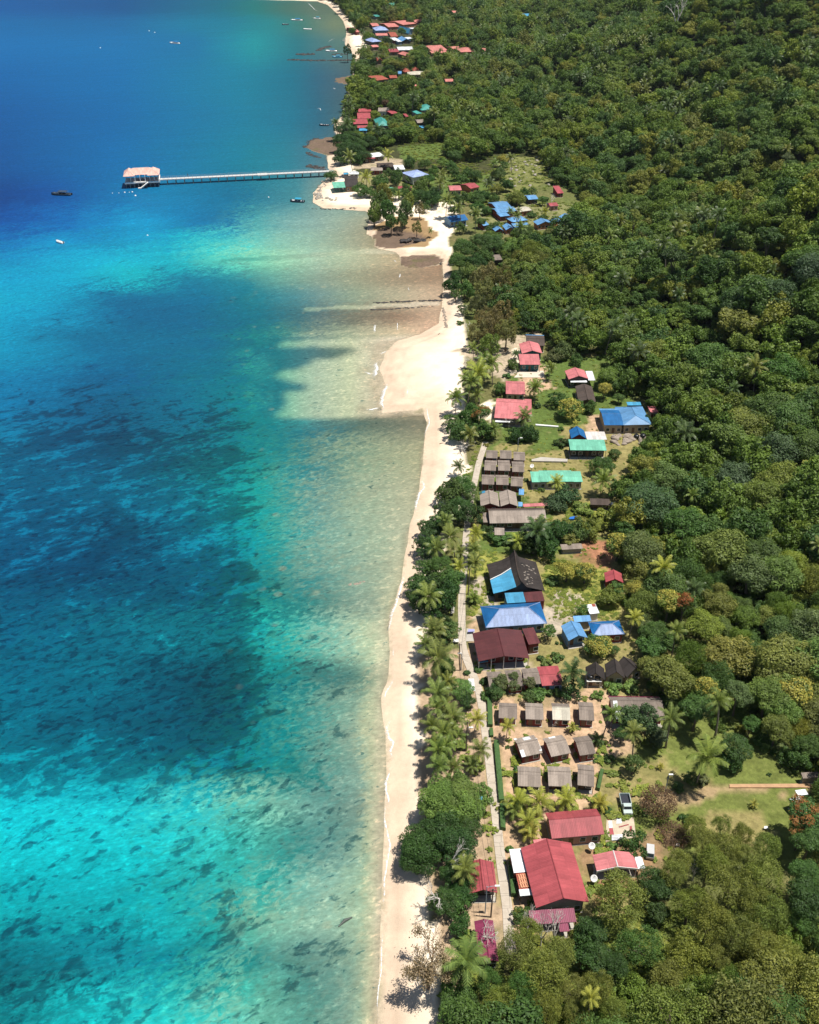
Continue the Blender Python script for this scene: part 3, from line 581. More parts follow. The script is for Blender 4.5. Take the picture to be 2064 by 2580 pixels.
# ------------------------------------------------------------------ the concrete footpath, side tracks, low walls
PATH = [(1290, 2420), (1282, 2345), (1279, 2290), (1268, 2210), (1258, 2130), (1250, 2050), (1241, 1980), (1233, 1910), (1226, 1860), (1218, 1795), (1207, 1740), (1192, 1698), (1178, 1664), (1168, 1635), (1164, 1600), (1164, 1560),
        (1164, 1500), (1168, 1451), (1171, 1405), (1173, 1370), (1178, 1320), (1186, 1260), (1196, 1215), (1206, 1168), (1218, 1130), (1224, 1112)]
X, Y = pl([p[0] for p in PATH], [p[1] for p in PATH], 1.55); P = [Vector((a, b_)) for a, b_ in zip(X.tolist(), Y.tolist())]
def ribbon(P, wid, zoff, thick, name, m, kind=None):
    D = []
    for i in range(len(P) - 1):
        p0, p1, p2, p3 = P[max(i - 1, 0)], P[i], P[i + 1], P[min(i + 2, len(P) - 1)]; s_ = max(2, int((p2 - p1).length / 1.5))
        for k in range(s_):
            t = k / s_; D.append(.5 * ((2 * p1) + (p2 - p0) * t + (2 * p0 - 5 * p1 + 4 * p2 - p3) * t * t + (3 * p1 - p0 - 3 * p2 + p3) * t ** 3))
    D.append(P[-1]); V = []; F = []
    for i, p in enumerate(D):
        tn = (D[min(i + 1, len(D) - 1)] - D[max(i - 1, 0)]).normalized(); nr = Vector((-tn.y, tn.x))
        for s_ in (-1, 1): g_ = p + nr * wid / 2 * s_; V.append((g_.x, g_.y, hz(p.x, p.y) + zoff))
    F = [(2 * i, 2 * i + 2, 2 * i + 3, 2 * i + 1)[::-1] for i in range(len(D) - 1)]
    mb = MB().slab(V, F, thick); o = mb.build(name, m, kind=kind); return o
m, n, b = newmat('footpath_concrete'); tc = N(n, 'TexCoord').outputs['Object']
c = mix(n, noise(n, tc, .5, 6, .65), (.33, .27, .20), (.58, .52, .44)); sep = N(n, 'SeparateXYZ'); n.links.new(tc, sep.inputs[0])
jt = rampf(n, mth(n, 'FRACT', mth(n, 'MULTIPLY', sep.outputs[1], 1 / 2.4)), .06, .0)
c = mix(n, mth(n, 'MULTIPLY', jt, .55), c, (.12, .10, .08)); crk = N(n, 'TexVoronoi', feature='DISTANCE_TO_EDGE'); crk.inputs['Scale'].default_value = .35; n.links.new(tc, crk.inputs['Vector'])
c = mix(n, mth(n, 'MULTIPLY', rampf(n, crk.outputs['Distance'], .03, .0), .45), c, (.13, .11, .09)); n.links.new(c, b.inputs['Base Color']); b.inputs['Roughness'].default_value = .9
ribbon(P, 1.75, .12, .3, 'footpath', m, 'structure')
# ------------------------------------------------------------------ buildings
FOOTP = []     # (cx, cy, halfdiag) of everything built, for keeping trees clear
SHORT = []     # landmarks plants are described by: (x, y, words)
def frame(k, c, He, dz, typ, z0=None):
    P = [q(k, c[i], c[i + 1]) for i in (0, 2, 4)]
    z = 1.5
    for i in range(4):
        X, Y = pl([p[0] for p in P], [p[1] for p in P], np.array([z + He, z + He, z + He + (dz if typ == 'shed' else 0)]))
        z = z0 if z0 is not None else hz((X[1] + X[2]) / 2, (Y[1] + Y[2]) / 2)
    a = Vector((X[0], Y[0])); b_ = Vector((X[1], Y[1])); c_ = Vector((X[2], Y[2]))
    W = (b_ - a).length; xh = (b_ - a) / W; yh = Vector((-xh.y, xh.x)); D = max((c_ - a).dot(yh), 1.2)
    return a, W, D, math.atan2(xh.y, xh.x), z
def roofgeo(t, W, D, He, dz, r=.5, kick=0):
    """top surface of a roof: vertices and {name: faces}"""
    e = [(0, 0, He), (W, 0, He), (W, D, He), (0, D, He)]
    if t == 'gy': return e + [(W / 2, 0, He + dz), (W / 2, D, He + dz)], [(0, 4, 5, 3), (4, 1, 2, 5)], [((W / 2, 0, He + dz), (W / 2, D, He + dz))]
    if t == 'gx': return e + [(0, D * r, He + dz), (W, D * r, He + dz)], [(0, 1, 5, 4), (4, 5, 2, 3)], [((0, D * r, He + dz), (W, D * r, He + dz))]
    if t == 'hip':
        i = min(W, D) * .5 * (r if r != .5 else 1)
        if W >= D: A, B = (i, D / 2, He + dz), (W - i, D / 2, He + dz); F = [(0, 1, 5, 4), (1, 2, 5), (2, 3, 4, 5), (3, 0, 4)]
        else: A, B = (W / 2, i, He + dz), (W / 2, D - i, He + dz); F = [(0, 1, 4), (1, 2, 5, 4), (2, 3, 5), (3, 0, 4, 5)]
        R_ = [(A, B)] + [(e[j], (A if (e[j][0] < W / 2 if W >= D else e[j][1] < D / 2) else B)) for j in range(4)]
        return e + [A, B], F, R_
    if t == 'shed': return [(0, 0, He), (W, 0, He), (W, D, He + dz), (0, D, He + dz)], [(0, 1, 2, 3)], []
    return e, [(0, 1, 2, 3)], []
def house(name, label, short, k, c, typ, He, dz, roof, wall, cat='house', group=None, **o):
    a, W, D, rz, z = frame(k, c, He, dz, typ)
    E = empty(name, (a.x, a.y, z - .05), rz, label, cat, group)
    He += .05
    ctr = Matrix.Rotation(rz, 2) @ Vector((W / 2, D / 2)) + a
    FOOTP.append((ctr.x, ctr.y, math.hypot(W, D) / 2, min(W, D) / 2, max(W, D) / 2, z + He))
    if short: SHORT.append((ctr.x, ctr.y, short))
    r = o.get('r', .5); V, F, RG = roofgeo(typ, W, D, He, dz, r)
    ax = 1 if typ == 'gy' else 0
    if typ == 'hip' and D > W: ax = 1
    rm = roofmat(roof, o.get('ax', ax))
    rf = MB().slab(V, F, .10).build('roof', rm, E)
    if o.get('front'):      # a roof whose front slope has sky sheen painted in as paler blue
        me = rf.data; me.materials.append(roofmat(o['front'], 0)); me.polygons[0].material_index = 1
    if RG and o.get('cap', True):
        mb = MB()
        for p0, p1 in RG: mb.tube([(p0[0], p0[1], p0[2] + .02), (p1[0], p1[1], p1[2] + .02)], .11, 4)
        mb.build('ridge_cap', o.get('capm') or (roofmat(o['front'], 0) if o.get('front') else rm), rf)
    if o.get('fascia'):
        mb = MB(); pts = [(0, -.04, He - .1), (W / 2, -.04, He + dz - .1), (W, -.04, He - .1)] if typ == 'gy' else [(0, -.04, He - .1), (W, -.04, He - .1)]
        for p0, p1 in zip(pts[:-1], pts[1:]):
            mb.add([(p0[0], -.10, p0[2] - .28), (p1[0], -.10, p1[2] - .28), (p1[0], -.10, p1[2] + .16), (p0[0], -.10, p0[2] + .16), (p0[0], -.02, p0[2] - .28), (p1[0], -.02, p1[2] - .28), (p1[0], -.02, p1[2] + .16), (p0[0], -.02, p0[2] + .16)],
                   [(0, 1, 2, 3), (7, 6, 5, 4), (3, 2, 6, 7), (0, 4, 5, 1), (0, 3, 7, 4), (1, 5, 6, 2)])
        mb.build('fascia', M_TRIM, E)
    ov = o.get('ov', .4 if W > 5 else .28); op = o.get('open', 0)
    wm = wallm(wall); y0 = ov + op; x0, x1, y1 = ov, W - ov, D - ov
    st = o.get('stilt', 0)
    def rz_at(x, y):
        if typ == 'gy': return He + dz * (1 - abs(x - W / 2) / (W / 2))
        if typ == 'gx': return He + dz * (y / (D * r) if y < D * r else (D - y) / (D * (1 - r)))
        if typ == 'hip': i = min(W, D) / 2; return He + dz * min(x / i, (W - x) / i, y / i, (D - y) / i, 1)
        if typ == 'shed': return He + dz * y / D
        return He
    if not o.get('nowall'):
        V = []; pts = [(x0, y0), (x1, y0), (x1, y1), (x0, y1)]
        if typ == 'gy': pts = [(x0, y0), (W / 2, y0), (x1, y0), (x1, y1), (W / 2, y1), (x0, y1)]
        if typ == 'gx' and y0 < D * r: pts = [(x0, y0), (x1, y0), (x1, D * r), (x1, y1), (x0, y1), (x0, D * r)]
        nn = len(pts); V = [(x, y, st) for x, y in pts] + [(x, y, rz_at(x, y) - .16) for x, y in pts]
        MB().add(V, [(i, (i + 1) % nn, nn + (i + 1) % nn, nn + i) for i in range(nn)] + [tuple(range(nn))[::-1], tuple(range(nn, 2 * nn))]).build('wall', wm, E)
        if st:
            mb = MB()
            for i in range(int(W / 2) + 1):
                for yy in (y0 + .1, y1 - .1): xx = x0 + (x1 - x0) * i / int(W / 2) ; mb.box(xx - .09, xx + .09, yy - .09, yy + .09, -.2, st)
            mb.build('stilts', M_POST, E)
        else: MB().box(x0 - .15, x1 + .15, y0 - .25, y1 + .15, -.4, .16).build('foundation', M_CONC, E)
        hw = rz_at(W / 2, y0) - .2 if typ != 'gy' else He - .2
        if W > 2.5 and not o.get('plainw'):
            nb = max(1, int((W - 1.2) / 2.2)); dh = min(2.0, hw - st - .25)
            for i in range(nb + 1):
                xc = x0 + (x1 - x0) * (i + .5) / (nb + 1)
                if i == nb // 2:
                    MB().box(xc - .42, xc + .42, y0 - .05, y0 + .02, st + .17, st + dh).build('door', M_DOOR, E)
                else:
                    wz0 = st + .9; wz1 = min(wz0 + 1.05, hw - .1)
                    if wz1 - wz0 < .3: continue
                    wd = MB().box(xc - .5, xc + .5, y0 - .045, y0 + .02, wz0, wz1).build('window', M_GLASS, E)
                    mb = MB(); t = .07
                    mb.box(xc - .5 - t, xc - .5, y0 - .07, y0 + .02, wz0 - t, wz1 + t).box(xc + .5, xc + .5 + t, y0 - .07, y0 + .02, wz0 - t, wz1 + t)
                    mb.box(xc - .5, xc + .5, y0 - .07, y0 + .02, wz1, wz1 + t).box(xc - .5, xc + .5, y0 - .09, y0 + .02, wz0 - t, wz0)
                    mb.build('window_frame', M_TRIM if wall != 'white' else M_DOOR, wd)
    if op or o.get('nowall'):
        npst = max(2, int(W / 2.6) + 1)
        for i in range(npst):
            xc = .15 + (W - .3) * i / (npst - 1)
            for yy in ([.15] if not o.get('nowall') else [.15, D - .15]):
                MB().box(xc - .06, xc + .06, yy - .06, yy + .06, -.2, rz_at(xc, yy) - .12).build('post', M_TRIM if o.get('wpost') else M_POST, E)
        if not o.get('nofloor'): MB().box(.05, W - .05, .05, (y0 - .3 if not o.get('nowall') else D - .05), -.4, .12).build('porch_floor', M_CONC, E)
    for i, (u0, u1, v0, v1, km, h) in enumerate(o.get('sheets', [])):
        mb = MB(); P_ = [(u0 * W, v0 * D), (u1 * W, v0 * D), (u1 * W, v1 * D), (u0 * W, v1 * D)]
        mb.slab([(x, y, rz_at(x, y) + h) for x, y in P_], [(0, 1, 2, 3)], .03).build('roof_sheet', roofmat(km, ax), rf)
    return E, W, D
BUNG = 'small chalets set out in rows'
H = house
# the bottom of the village
H('big_hall', 'largest red gabled hall, its ridge running away from the camera, beside the footpath', 'largest red hall', 7, (913, 758, 1243, 722, 893, 378), 'gy', 3.6, 1.9, 'red', 'grayw', 'hall', fascia=0, ov=.7)
H('red_roofed_house', 'red roofed house just behind the largest red hall, brown wall facing us', 'red house behind the largest hall', 7, (1012, 328, 1338, 300, 997, 165), 'gx', 2.9, 1.3, 'red', 'pinkw', r=.55)
E_, W_, D_ = H('carport', 'small pink gabled carport with thick white ridge and white fascia', 'white trimmed carport', 7, (1290, 528, 1545, 512, 1276, 428), 'gy', 2.7, .9, 'pink', 'grayw', 'carport', fascia=1, capm=M_TRIM, open=1.6, wpost=1)
H('red_shop', 'narrow red gabled building alone between the beach trees and the footpath', 'narrow red beachside shop', 7, (497, 670, 674, 664, 487, 478), 'gy', 2.9, 1.0, 'red', 'dark', 'shop', open=1.2)
H('plum_roofed_shop', 'plum coloured roof under the bare branches at the foot of the footpath', 'plum roof by the beach', 8, (560, 480, 682, 474, 497, 226), 'gy', 2.8, .5, 'plum', 'dark', 'shop')
H('veranda', 'long plum lean-to roof in front of the dark gable of the largest hall', 'plum lean-to', 7, (880, 862, 1165, 845, 897, 772), 'shed', 2.3, .5, 'plum', 'dark', 'veranda', nowall=1)
H('porch_roof', 'little plum porch roof below the long plum lean-to, half behind bare branches', None, 7, (1062, 906, 1122, 902, 1050, 856), 'shed', 2.0, .2, 'plum', 'dark', 'porch', nowall=1)
H('flat_annex', 'flat pale grey sheet roof attached left of the largest red hall', 'flat pale annex', 7, (776, 540, 906, 530, 772, 392), 'shed', 3.0, .15, 'white', 'brick' if 0 else 'redw', 'annex', ax=1, ov=.2, plainw=1, sheets=[(0, 1, .72, .73, 'rusty', .02)])
H('white_awning', 'white canopy at the front edge of the tiled terrace beside the largest hall', None, 7, (815, 684, 908, 676, 817, 650), 'shed', 2.8, .1, 'white', 'dark', 'awning', nowall=1, nofloor=1)
H('side_shed', 'pale sheet lean-to on the right end of the white trimmed carport', None, 7, (1548, 516, 1592, 512, 1542, 440), 'shed', 2.5, .2, 'white', 'dark', 'shed', nowall=1, nofloor=1)
H('pink_store', 'low pink roof squeezed behind the left rear corner of the largest hall', None, 7, (905, 372, 985, 362, 905, 345), 'shed', 3.0, .1, 'pink', 'pinkw', 'shed', plainw=1)
# chalets
B = lambda l, s_, k, c, roof='paleg', wall='redw', **o: H('chalet', l, s_, k, c, o.pop('typ', 'gx'), o.pop('He', 2.3), o.pop('dz', .75), roof, wall, 'chalet', BUNG, ov=.3, **o)
B('grey roofed chalet, first from the footpath in the row of four below the garden bushes', 'first chalet of the upper four', 6, (435, 318, 550, 325, 445, 222), 'grey', r=.62)
B('grey roofed chalet, second from the footpath in the row of four, clean pale roof', 'second chalet of the upper four', 6, (603, 325, 715, 330, 612, 224), r=.62)
B('chalet with peeling straw coloured roof behind the leaning dead trunk', 'chalet with the peeling roof', 6, (770, 328, 882, 333, 776, 226), 'cream', r=.62, sheets=[(0, 1, .62, 1, 'grey', .03)])
B('grey roofed chalet at the right end of the row of four, beside a tall palm', 'right end chalet of the upper four', 6, (937, 330, 1030, 335, 945, 218), 'grey', r=.62)
B('chalet patched with white sheets on its grey roof, nearest the hedge in the middle row', 'chalet with white patches', 6, (580, 562, 708, 535, 546, 445), 'paleg', 'redw', r=.6, sheets=[(0, .18, 0, .3, 'white', .03), (.4, .75, .72, .95, 'white', .03), (.9, 1.02, .1, .7, 'white', .03), (0, .15, .9, 1.03, 'white', .03)])
B('tilted grey chalet in the middle of the row of three with red walls', 'middle chalet of the tilted row', 6, (762, 560, 885, 535, 735, 440), 'paleg', r=.6, sheets=[(.3, .62, .88, 1.0, 'white', .03)])
B('tilted grey chalet with yellow bushes along its left wall', 'chalet beside yellow bushes', 6, (940, 552, 1040, 538, 905, 438), 'grey', r=.6)
B('grey chalet in the lowest row, nearest the long clipped hedge', 'lowest chalet by the hedge', 6, (555, 740, 698, 748, 588, 618), 'paleg', 'dark', r=.62, open=.8)
B('grey chalet in the middle of the lowest row, just above the young palms', 'middle chalet of the lowest row', 6, (745, 740, 890, 746, 772, 618), 'paleg', 'dark', r=.62, open=.8)
B('narrow grey chalet at the right end of the lowest row beside a short hedge', 'right chalet of the lowest row', 6, (925, 735, 1028, 746, 952, 606), 'grey', 'dark', r=.62, open=.6)
H('long_house', 'long grey roofed house with a white patch and a plum ridge, behind mango trees', 'long grey house', 6, (1142, 325, 1470, 330, 1130, 182), 'gx', 2.8, 1.3, 'grey', 'redw', 'house', r=.62, open=1.0, sheets=[(0, 1.0, .93, 1.0, 'plum', .03), (.05, .13, .35, .62, 'white', .03), (.05, .2, .0, .28, 'white', .03)])
H('garden_chalet', 'grey roofed chalet at the left end behind the garden bushes, next to the footpath', 'left garden chalet', 6, (378, 135, 472, 130, 373, 32), 'gx', 2.3, .6, 'grey', 'redw', 'chalet', BUNG, r=.6)
H('garden_chalet', 'grey roofed chalet in the middle of the three behind the garden bushes', None, 6, (497, 125, 592, 118, 484, 22), 'gx', 2.3, .6, 'grey', 'redw', 'chalet', BUNG, r=.6)
H('garden_chalet', 'grey roofed chalet touching the flat bright red roof, behind the garden bushes', None, 6, (600, 112, 700, 105, 588, 12), 'gx', 2.3, .6, 'grey', 'redw', 'chalet', BUNG, r=.6, sheets=[(0, .04, 0, 1, 'white', .04)])
H('red_roofed_hut', 'bright red flat roofed hut with a dark palm in front of it', 'bright red flat roofed hut', 5, (705, 858, 838, 850, 690, 738), 'gx', 2.4, .35, 'red', 'bluew', 'hut')
for l_, s_, c_ in (('steep dark gabled chalet with two black water tanks before it', 'steep chalet behind the tanks', (975, 812, 1094, 824, 955, 738)), ('steep dark gabled chalet, middle one of the three', 'middle steep chalet', (1104, 806, 1220, 812, 1080, 722)),
                   ('steep dark gabled chalet, the one nearest the forest', 'steep chalet nearest the forest', (1232, 805, 1330, 760, 1203, 712))):
    H('gabled_chalet', l_, s_, 5, c_, 'gy', 2.4, 1.8, 'dark', 'beige', 'chalet', 'steep dark chalets', ov=.35)
# the middle of the village
H('maroon_restaurant', 'wide dark maroon roof with worn rib lines and open red front beside the footpath', 'wide maroon restaurant', 5, (310, 706, 626, 686, 286, 530), 'gy', 2.9, 1.1, 'maroon', 'redw', 'restaurant', open=1.6, wpost=1, ov=.5, fascia=0)
H('maroon_wing', 'smaller maroon roofed wing joined to the right of the wide maroon restaurant', None, 5, (622, 602, 694, 592, 606, 500), 'shed', 3.2, .3, 'maroon', 'redw', 'house')
H('blue_awning', 'small bright blue sheet awning at the front left corner of the maroon restaurant', None, 5, (312, 716, 372, 705, 310, 700), 'shed', 2.35, .25, 'sky', 'dark', 'awning', nowall=1, nofloor=1)
H('blue_hip_roofed_house', 'large blue hip roofed house with painted sky sheen on its ribbed front slope', 'large blue hip roofed house', 5, (356, 497, 737, 470, 345, 362), 'hip', 3.0, 2.1, 'blue', 'bluew', 'house', front='pblue', ov=.6)
H('turquoise_link', 'small turquoise flat roof joining the dark peaked house to the blue hip roof', None, 5, (488, 345, 604, 338, 485, 280), 'shed', 2.9, .2, 'sky', 'bluew', 'house', ov=.1, plainw=1)
H('brown_link', 'worn brown roof with a red edge beside the small turquoise roof', None, 5, (606, 338, 722, 330, 600, 276), 'shed', 2.9, .3, 'maroon', 'redw', 'house', ov=.1, plainw=1)
H('light_blue_cottage', 'light blue gabled cottage with open porch facing us on the lawn', 'light blue gabled cottage', 5, (870, 578, 990, 560, 836, 484), 'gy', 2.7, 1.2, 'lblue', 'bluew', 'cottage', open=.9)
H('blue_hip_roofed_cottage', 'blue hip roofed cottage with painted sheen on its front slope, left of a yellow palm', 'small blue hip roofed cottage', 5, (1022, 548, 1218, 536, 992, 462), 'hip', 2.8, 1.3, 'blue', 'redw', 'cottage', front='pblue')
H('link_roof', 'small light blue roof tucked between the light blue cottage and the hip roofed one', None, 5, (906, 462, 1012, 456, 896, 424), 'shed', 2.6, .3, 'lblue', 'beige', 'shed', plainw=1)
H('white_shed', 'white sheet roofed shed with a rusty corner on the weedy lot', 'white shed with rusty corner', 5, (1002, 412, 1062, 405, 955, 356), 'shed', 2.4, .2, 'white', 'white', 'shed', ax=1, plainw=1, sheets=[(.6, .95, .7, .99, 'brick', .02)])
H('red_gabled_cottage', 'lone red gabled cottage at the forest edge with a blue corner sheet', 'lone red cottage', 5, (1100, 214, 1210, 218, 1066, 154), 'gy', 2.6, 1.1, 'red', 'redw', 'cottage')
# the traditional house with the soaring ridge
def peaked():
    a, W, D, rz, z = frame(5, (405, 284, 722, 268, 400, 102), 2.8, 2.4, 'gy')
    E = empty('peaked_house', (a.x, a.y, z - .05), rz, 'dark traditional house with soaring pointed ridge, blue lower slope and holed right slope', 'house')
    ctr = Matrix.Rotation(rz, 2) @ Vector((W / 2, D / 2)) + a; FOOTP.append((ctr.x, ctr.y, math.hypot(W, D) / 2, min(W, D) / 2, max(W, D) / 2, z + 4)); SHORT.append((ctr.x, ctr.y, 'dark peaked house'))
    He = 2.8; xr = W * .54; ns = 10
    def ridge(v): return He + 1.9 + 2.2 * abs(v - .42) ** 2 / .33
    V = []; F = []
    for i in range(ns + 1):
        v = i / ns; y = D * v; V += [(0, y, He), (xr * .55, y, He + (ridge(v) - He) * .30), (xr * .82, y, He + (ridge(v) - He) * .55), (xr, y, ridge(v)), (xr + (W - xr) * .2, y, He + (ridge(v) - He) * .5), (W, y, He + .1)]
    for i in range(ns):
        for j in range(5): F.append((i * 6 + j, i * 6 + j + 1, i * 6 + j + 7, i * 6 + j + 6))
    rf = MB().slab(V, F, .12).build('roof', roofmat('dark', 1), E)
    MB().tube([(xr, D * i / ns, ridge(i / ns) + .05) for i in range(ns + 1)], .14, 5).build('ridge_cap', roofmat('brown', 1), rf)
    # blue sheets over the front of the left slope
    def zl(x, y):
        t = x / xr; r_ = ridge(y / D) - He
        return He + r_ * np.interp(t, [0, .55, .82, 1], [0, .30, .55, 1])
    Q = [(-.12 * W * 0 - .1, -.1), (xr * .8, 0), (xr * .8, D * .66), (-.1, D * .46)]
    MB().slab([(x, y, float(zl(max(x, 0), max(y, 0))) + .10) for x, y in [(-.1, -.1), (xr * .42, -.1), (xr * .80, 0), (xr * .80, D * .66), (xr * .42, D * .55), (-.1, D * .44)]], [(0, 1, 4, 5), (1, 2, 3, 4)], .04).build('blue_sheeting', roofmat('sky', 1), rf)
    MB().tube([(-.1, D * .46, zl(0, D * .46) + .16), (xr * .42, D * .57, zl(xr * .42, D * .57) + .16), (xr * .80, D * .68, zl(xr * .8, D * .68) + .16)], .13, 4).build('flashing', M_TRIM, rf)
    # battens and holes showing where the tiles have gone
    rr = random.Random(4); mb = MB(); mb2 = MB()
    for i in range(70):
        u = xr + (W - xr) * rr.uniform(.28, .86); v = D * rr.uniform(.10, .86); zz = He + (ridge(v / D) - He) * np.interp((u - xr) / (W - xr), [0, .2, 1], [1, .5, .02]) + .035
        s_ = rr.uniform(.12, .30); t_ = rr.uniform(.08, .24); sl_ = -(zz - He) / max(W - u, .3)
        (mb if rr.random() < .5 else mb2).add([(u - s_, v - t_, zz - sl_ * s_), (u + s_, v - t_, zz + sl_ * s_), (u + s_, v + t_, zz + sl_ * s_), (u - s_, v + t_, zz - sl_ * s_)], [(0, 1, 2, 3)])
    mb.build('bare_batten_patch', plain('pale_laths', (.22, .19, .16), .9, .3, 6), rf); mb2.build('broken_patch', plain('dark_void', (.012, .011, .010), .9, .1), rf)
    o = .5
    MB().add([(o, o, 0), (W - o, o, 0), (W - o, D - o, 0), (o, D - o, 0), (o, o, He), (W - o, o, He), (W - o, D - o, He), (o, D - o, He)], [(0, 1, 5, 4), (1, 2, 6, 5), (2, 3, 7, 6), (3, 0, 4, 7), (4, 5, 6, 7)]).build('wall', wallm('dark'), E)
    MB().add([(xr - W * .3, .25, He), (xr + W * .22, .25, He), (xr, .25, ridge(0) - .4), (xr - W * .3, .4, He), (xr + W * .22, .4, He), (xr, .4, ridge(0) - .4)], [(0, 1, 2), (5, 4, 3), (0, 2, 5, 3), (1, 4, 5, 2), (0, 3, 4, 1)]).build('gable', wallm('dark'), E)
    for i in range(3): MB().box(1.2 + i * W * .3, 2.2 + i * W * .3, o - .05, o + .02, 1, 2.1).build('window', M_GLASS, E)
peaked()
# nine chalets, the twin gables and the long houses
LB = [('back', 0), ('middle', 1), ('front', 2)]; CN = ['left', 'middle', 'right']
NINE = [[(357, 182, 428, 185, 360, 133), (443, 185, 515, 188, 447, 133), (528, 195, 600, 198, 533, 143)],
        [(345, 258, 418, 262, 350, 195), (432, 260, 507, 262, 437, 195), (520, 268, 595, 270, 525, 203)],
        [(330, 345, 408, 348, 338, 285), (420, 348, 498, 350, 425, 287), (510, 356, 585, 360, 515, 297)]]
for i, row in enumerate(NINE):
    for j, c_ in enumerate(row):
        H('square_chalet', 'square grey chalet, %s column of the %s row in the block of nine' % (CN[j], LB[i][0]), '%s %s chalet of the nine' % (LB[i][0], CN[j]) if (i, j) in ((0, 2), (1, 0), (2, 2)) else None, 4, c_, 'gx', 2.3, .55, 'grey', 'redw', 'chalet', 'nine square chalets in a block', ov=.22, r=.6)
H('twin_gabled_house', 'left of the twin brown gabled roofs, blue sheet at its back corner', 'left twin gabled house', 4, (323, 482, 440, 483, 340, 398), 'gy', 2.7, 1.0, 'paleg', 'redw', 'house', 'twin gabled houses', sheets=[(0, .3, .88, 1.04, 'sky', .03)])
H('twin_gabled_house', 'right of the twin brown gabled roofs, blue lean-tos on its right side', 'right twin gabled house', 4, (448, 483, 556, 483, 458, 396), 'gy', 2.7, 1.0, 'paleg', 'redw', 'house', 'twin gabled houses')
H('blue_lean_to', 'blue lean-to at the back right of the twin gabled houses', None, 4, (560, 410, 592, 412, 556, 372), 'shed', 2.2, .2, 'lblue', 'dark', 'lean-to', nowall=1, nofloor=1)
H('blue_lean_to', 'blue lean-to at the front right of the twin gabled houses', None, 4, (558, 482, 584, 483, 557, 455), 'shed', 2.2, .2, 'lblue', 'dark', 'lean-to', nowall=1, nofloor=1)
H('barrack', 'long two-toned roof, dark rear slope and pale front slope, below the twin gables', 'long two-toned barrack', 4, (380, 588, 735, 582, 372, 497), 'gx', 2.9, 1.2, 'paleg', 'wood', 'house', r=.6, open=1.0, sheets=[(0, 1, .60, 1.0, 'brown', .03), (0, 1, .97, 1.0, 'maroon', .06)])
H('low_store', 'low grey roofed store against the left end of the long barrack', None, 4, (340, 582, 378, 582, 336, 520), 'shed', 2.2, .2, 'grey', 'wood', 'shed')
H('pale_hut', 'small flat pale grey roof just below the long barrack', 'small flat pale hut', 4, (410, 660, 472, 662, 400, 614), 'shed', 2.1, .15, 'paleg', 'beige', 'hut')
H('pink_lean_to', 'thin pink red roof strip behind the right end of the long barrack', None, 4, (590, 486, 745, 478, 590, 470), 'shed', 2.6, .2, 'pink', 'redw', 'lean-to', nowall=1, nofloor=1)
H('green_longhouse', 'long sea green roof with a palm growing before its middle', 'long sea green roof', 4, (642, 332, 958, 330, 645, 266), 'shed', 2.7, .5, 'green', 'grayw', 'house', ov=.3, sheets=[(.17, .82, 0, 1.06, 'green', .10)])
H('green_roofed_house', 'sea green roofed house on dark posts in front of the bright blue gable', 'sea green house with dark underfloor', 4, (880, 133, 1106, 136, 888, 66), 'shed', 3.3, .5, 'green', 'dark', 'house', open=1.2)
H('blue_gabled_hut', 'steep bright blue gabled roof right behind the sea green house', 'steep bright blue gable', 3, (886, 752, 980, 752, 893, 700), 'gy', 3.0, 1.5, 'blue', 'redw', 'hut')
H('rusty_sheet_stack', 'rusty white corrugated sheets laid over beams beside the steep bright blue gable', None, 3, (984, 758, 1108, 758, 984, 708), 'shed', 1.4, .1, 'rusty', 'dark', 'shed', nowall=1, nofloor=1)
H('brown_shack', 'tumbledown brown plank shack on the weedy plot', 'tumbledown brown shack', 4, (1006, 472, 1130, 476, 1000, 432), 'shed', 2.0, .3, 'brown', 'wood', 'shack', open=.5)
H('ruined_hut', 'small grey ruined hut half hidden under garden bushes', None, 4, (828, 752, 960, 745, 826, 718), 'shed', 1.6, .1, 'grey', 'grayw', 'hut', plainw=1)
# pink roofs behind the beach
H('brown_longhouse', 'brown shingled roof with a blue gutter at the far end of the pink row', 'brown roof of the pink row', 3, (606, 172, 722, 176, 622, 108), 'gx', 2.9, .6, 'brown', 'wood', 'house', sheets=[(0, 1, .95, 1.03, 'lblue', .04)])
H('pink_gabled_house', 'pink gabled roof with a brown left slope in the middle of the pink row', 'pink gable', 3, (580, 224, 706, 222, 604, 162), 'gy', 3.0, 1.1, 'pink', 'tealw', 'house')
H('pink_fronted_house', 'pink roof above a dark teal wall with glass, facing a pale terrace', 'pink roof over the teal wall', 3, (568, 292, 695, 293, 576, 226), 'shed', 3.0, .6, 'pink', 'tealw', 'house', open=.8)
H('pink_roofed_cottage', 'square pink roof between the pale terrace and the larger pink roof', 'square pink cottage', 3, (480, 474, 600, 478, 492, 394), 'gx', 2.6, .7, 'pink', 'beige', 'cottage', r=.7)
H('pink_cross_gabled_house', 'broad pink roof with a small cross gable and a white front sheet', 'broad pink cross gabled house', 3, (408, 622, 600, 634, 438, 502), 'gx', 3.0, .9, 'pink', 'beige', 'house', r=.7, open=1.2)
H('pink_wing', 'pink roof continuing right of the small cross gable, partly under a palm', None, 3, (596, 600, 640, 602, 590, 505), 'shed', 2.8, .4, 'pink', 'beige', 'house')
H('white_awning', 'narrow white awning under the front eave of the broad pink roof', None, 3, (413, 648, 507, 652, 413, 628), 'shed', 2.1, .1, 'white', 'dark', 'awning', nowall=1, nofloor=1)
H('pink_hill_house', 'pink gabled house with white awning at the forest edge', 'pink gable at the forest edge', 3, (870, 384, 993, 380, 874, 330), 'gy', 3.1, 1.2, 'pink', 'dark', 'house')
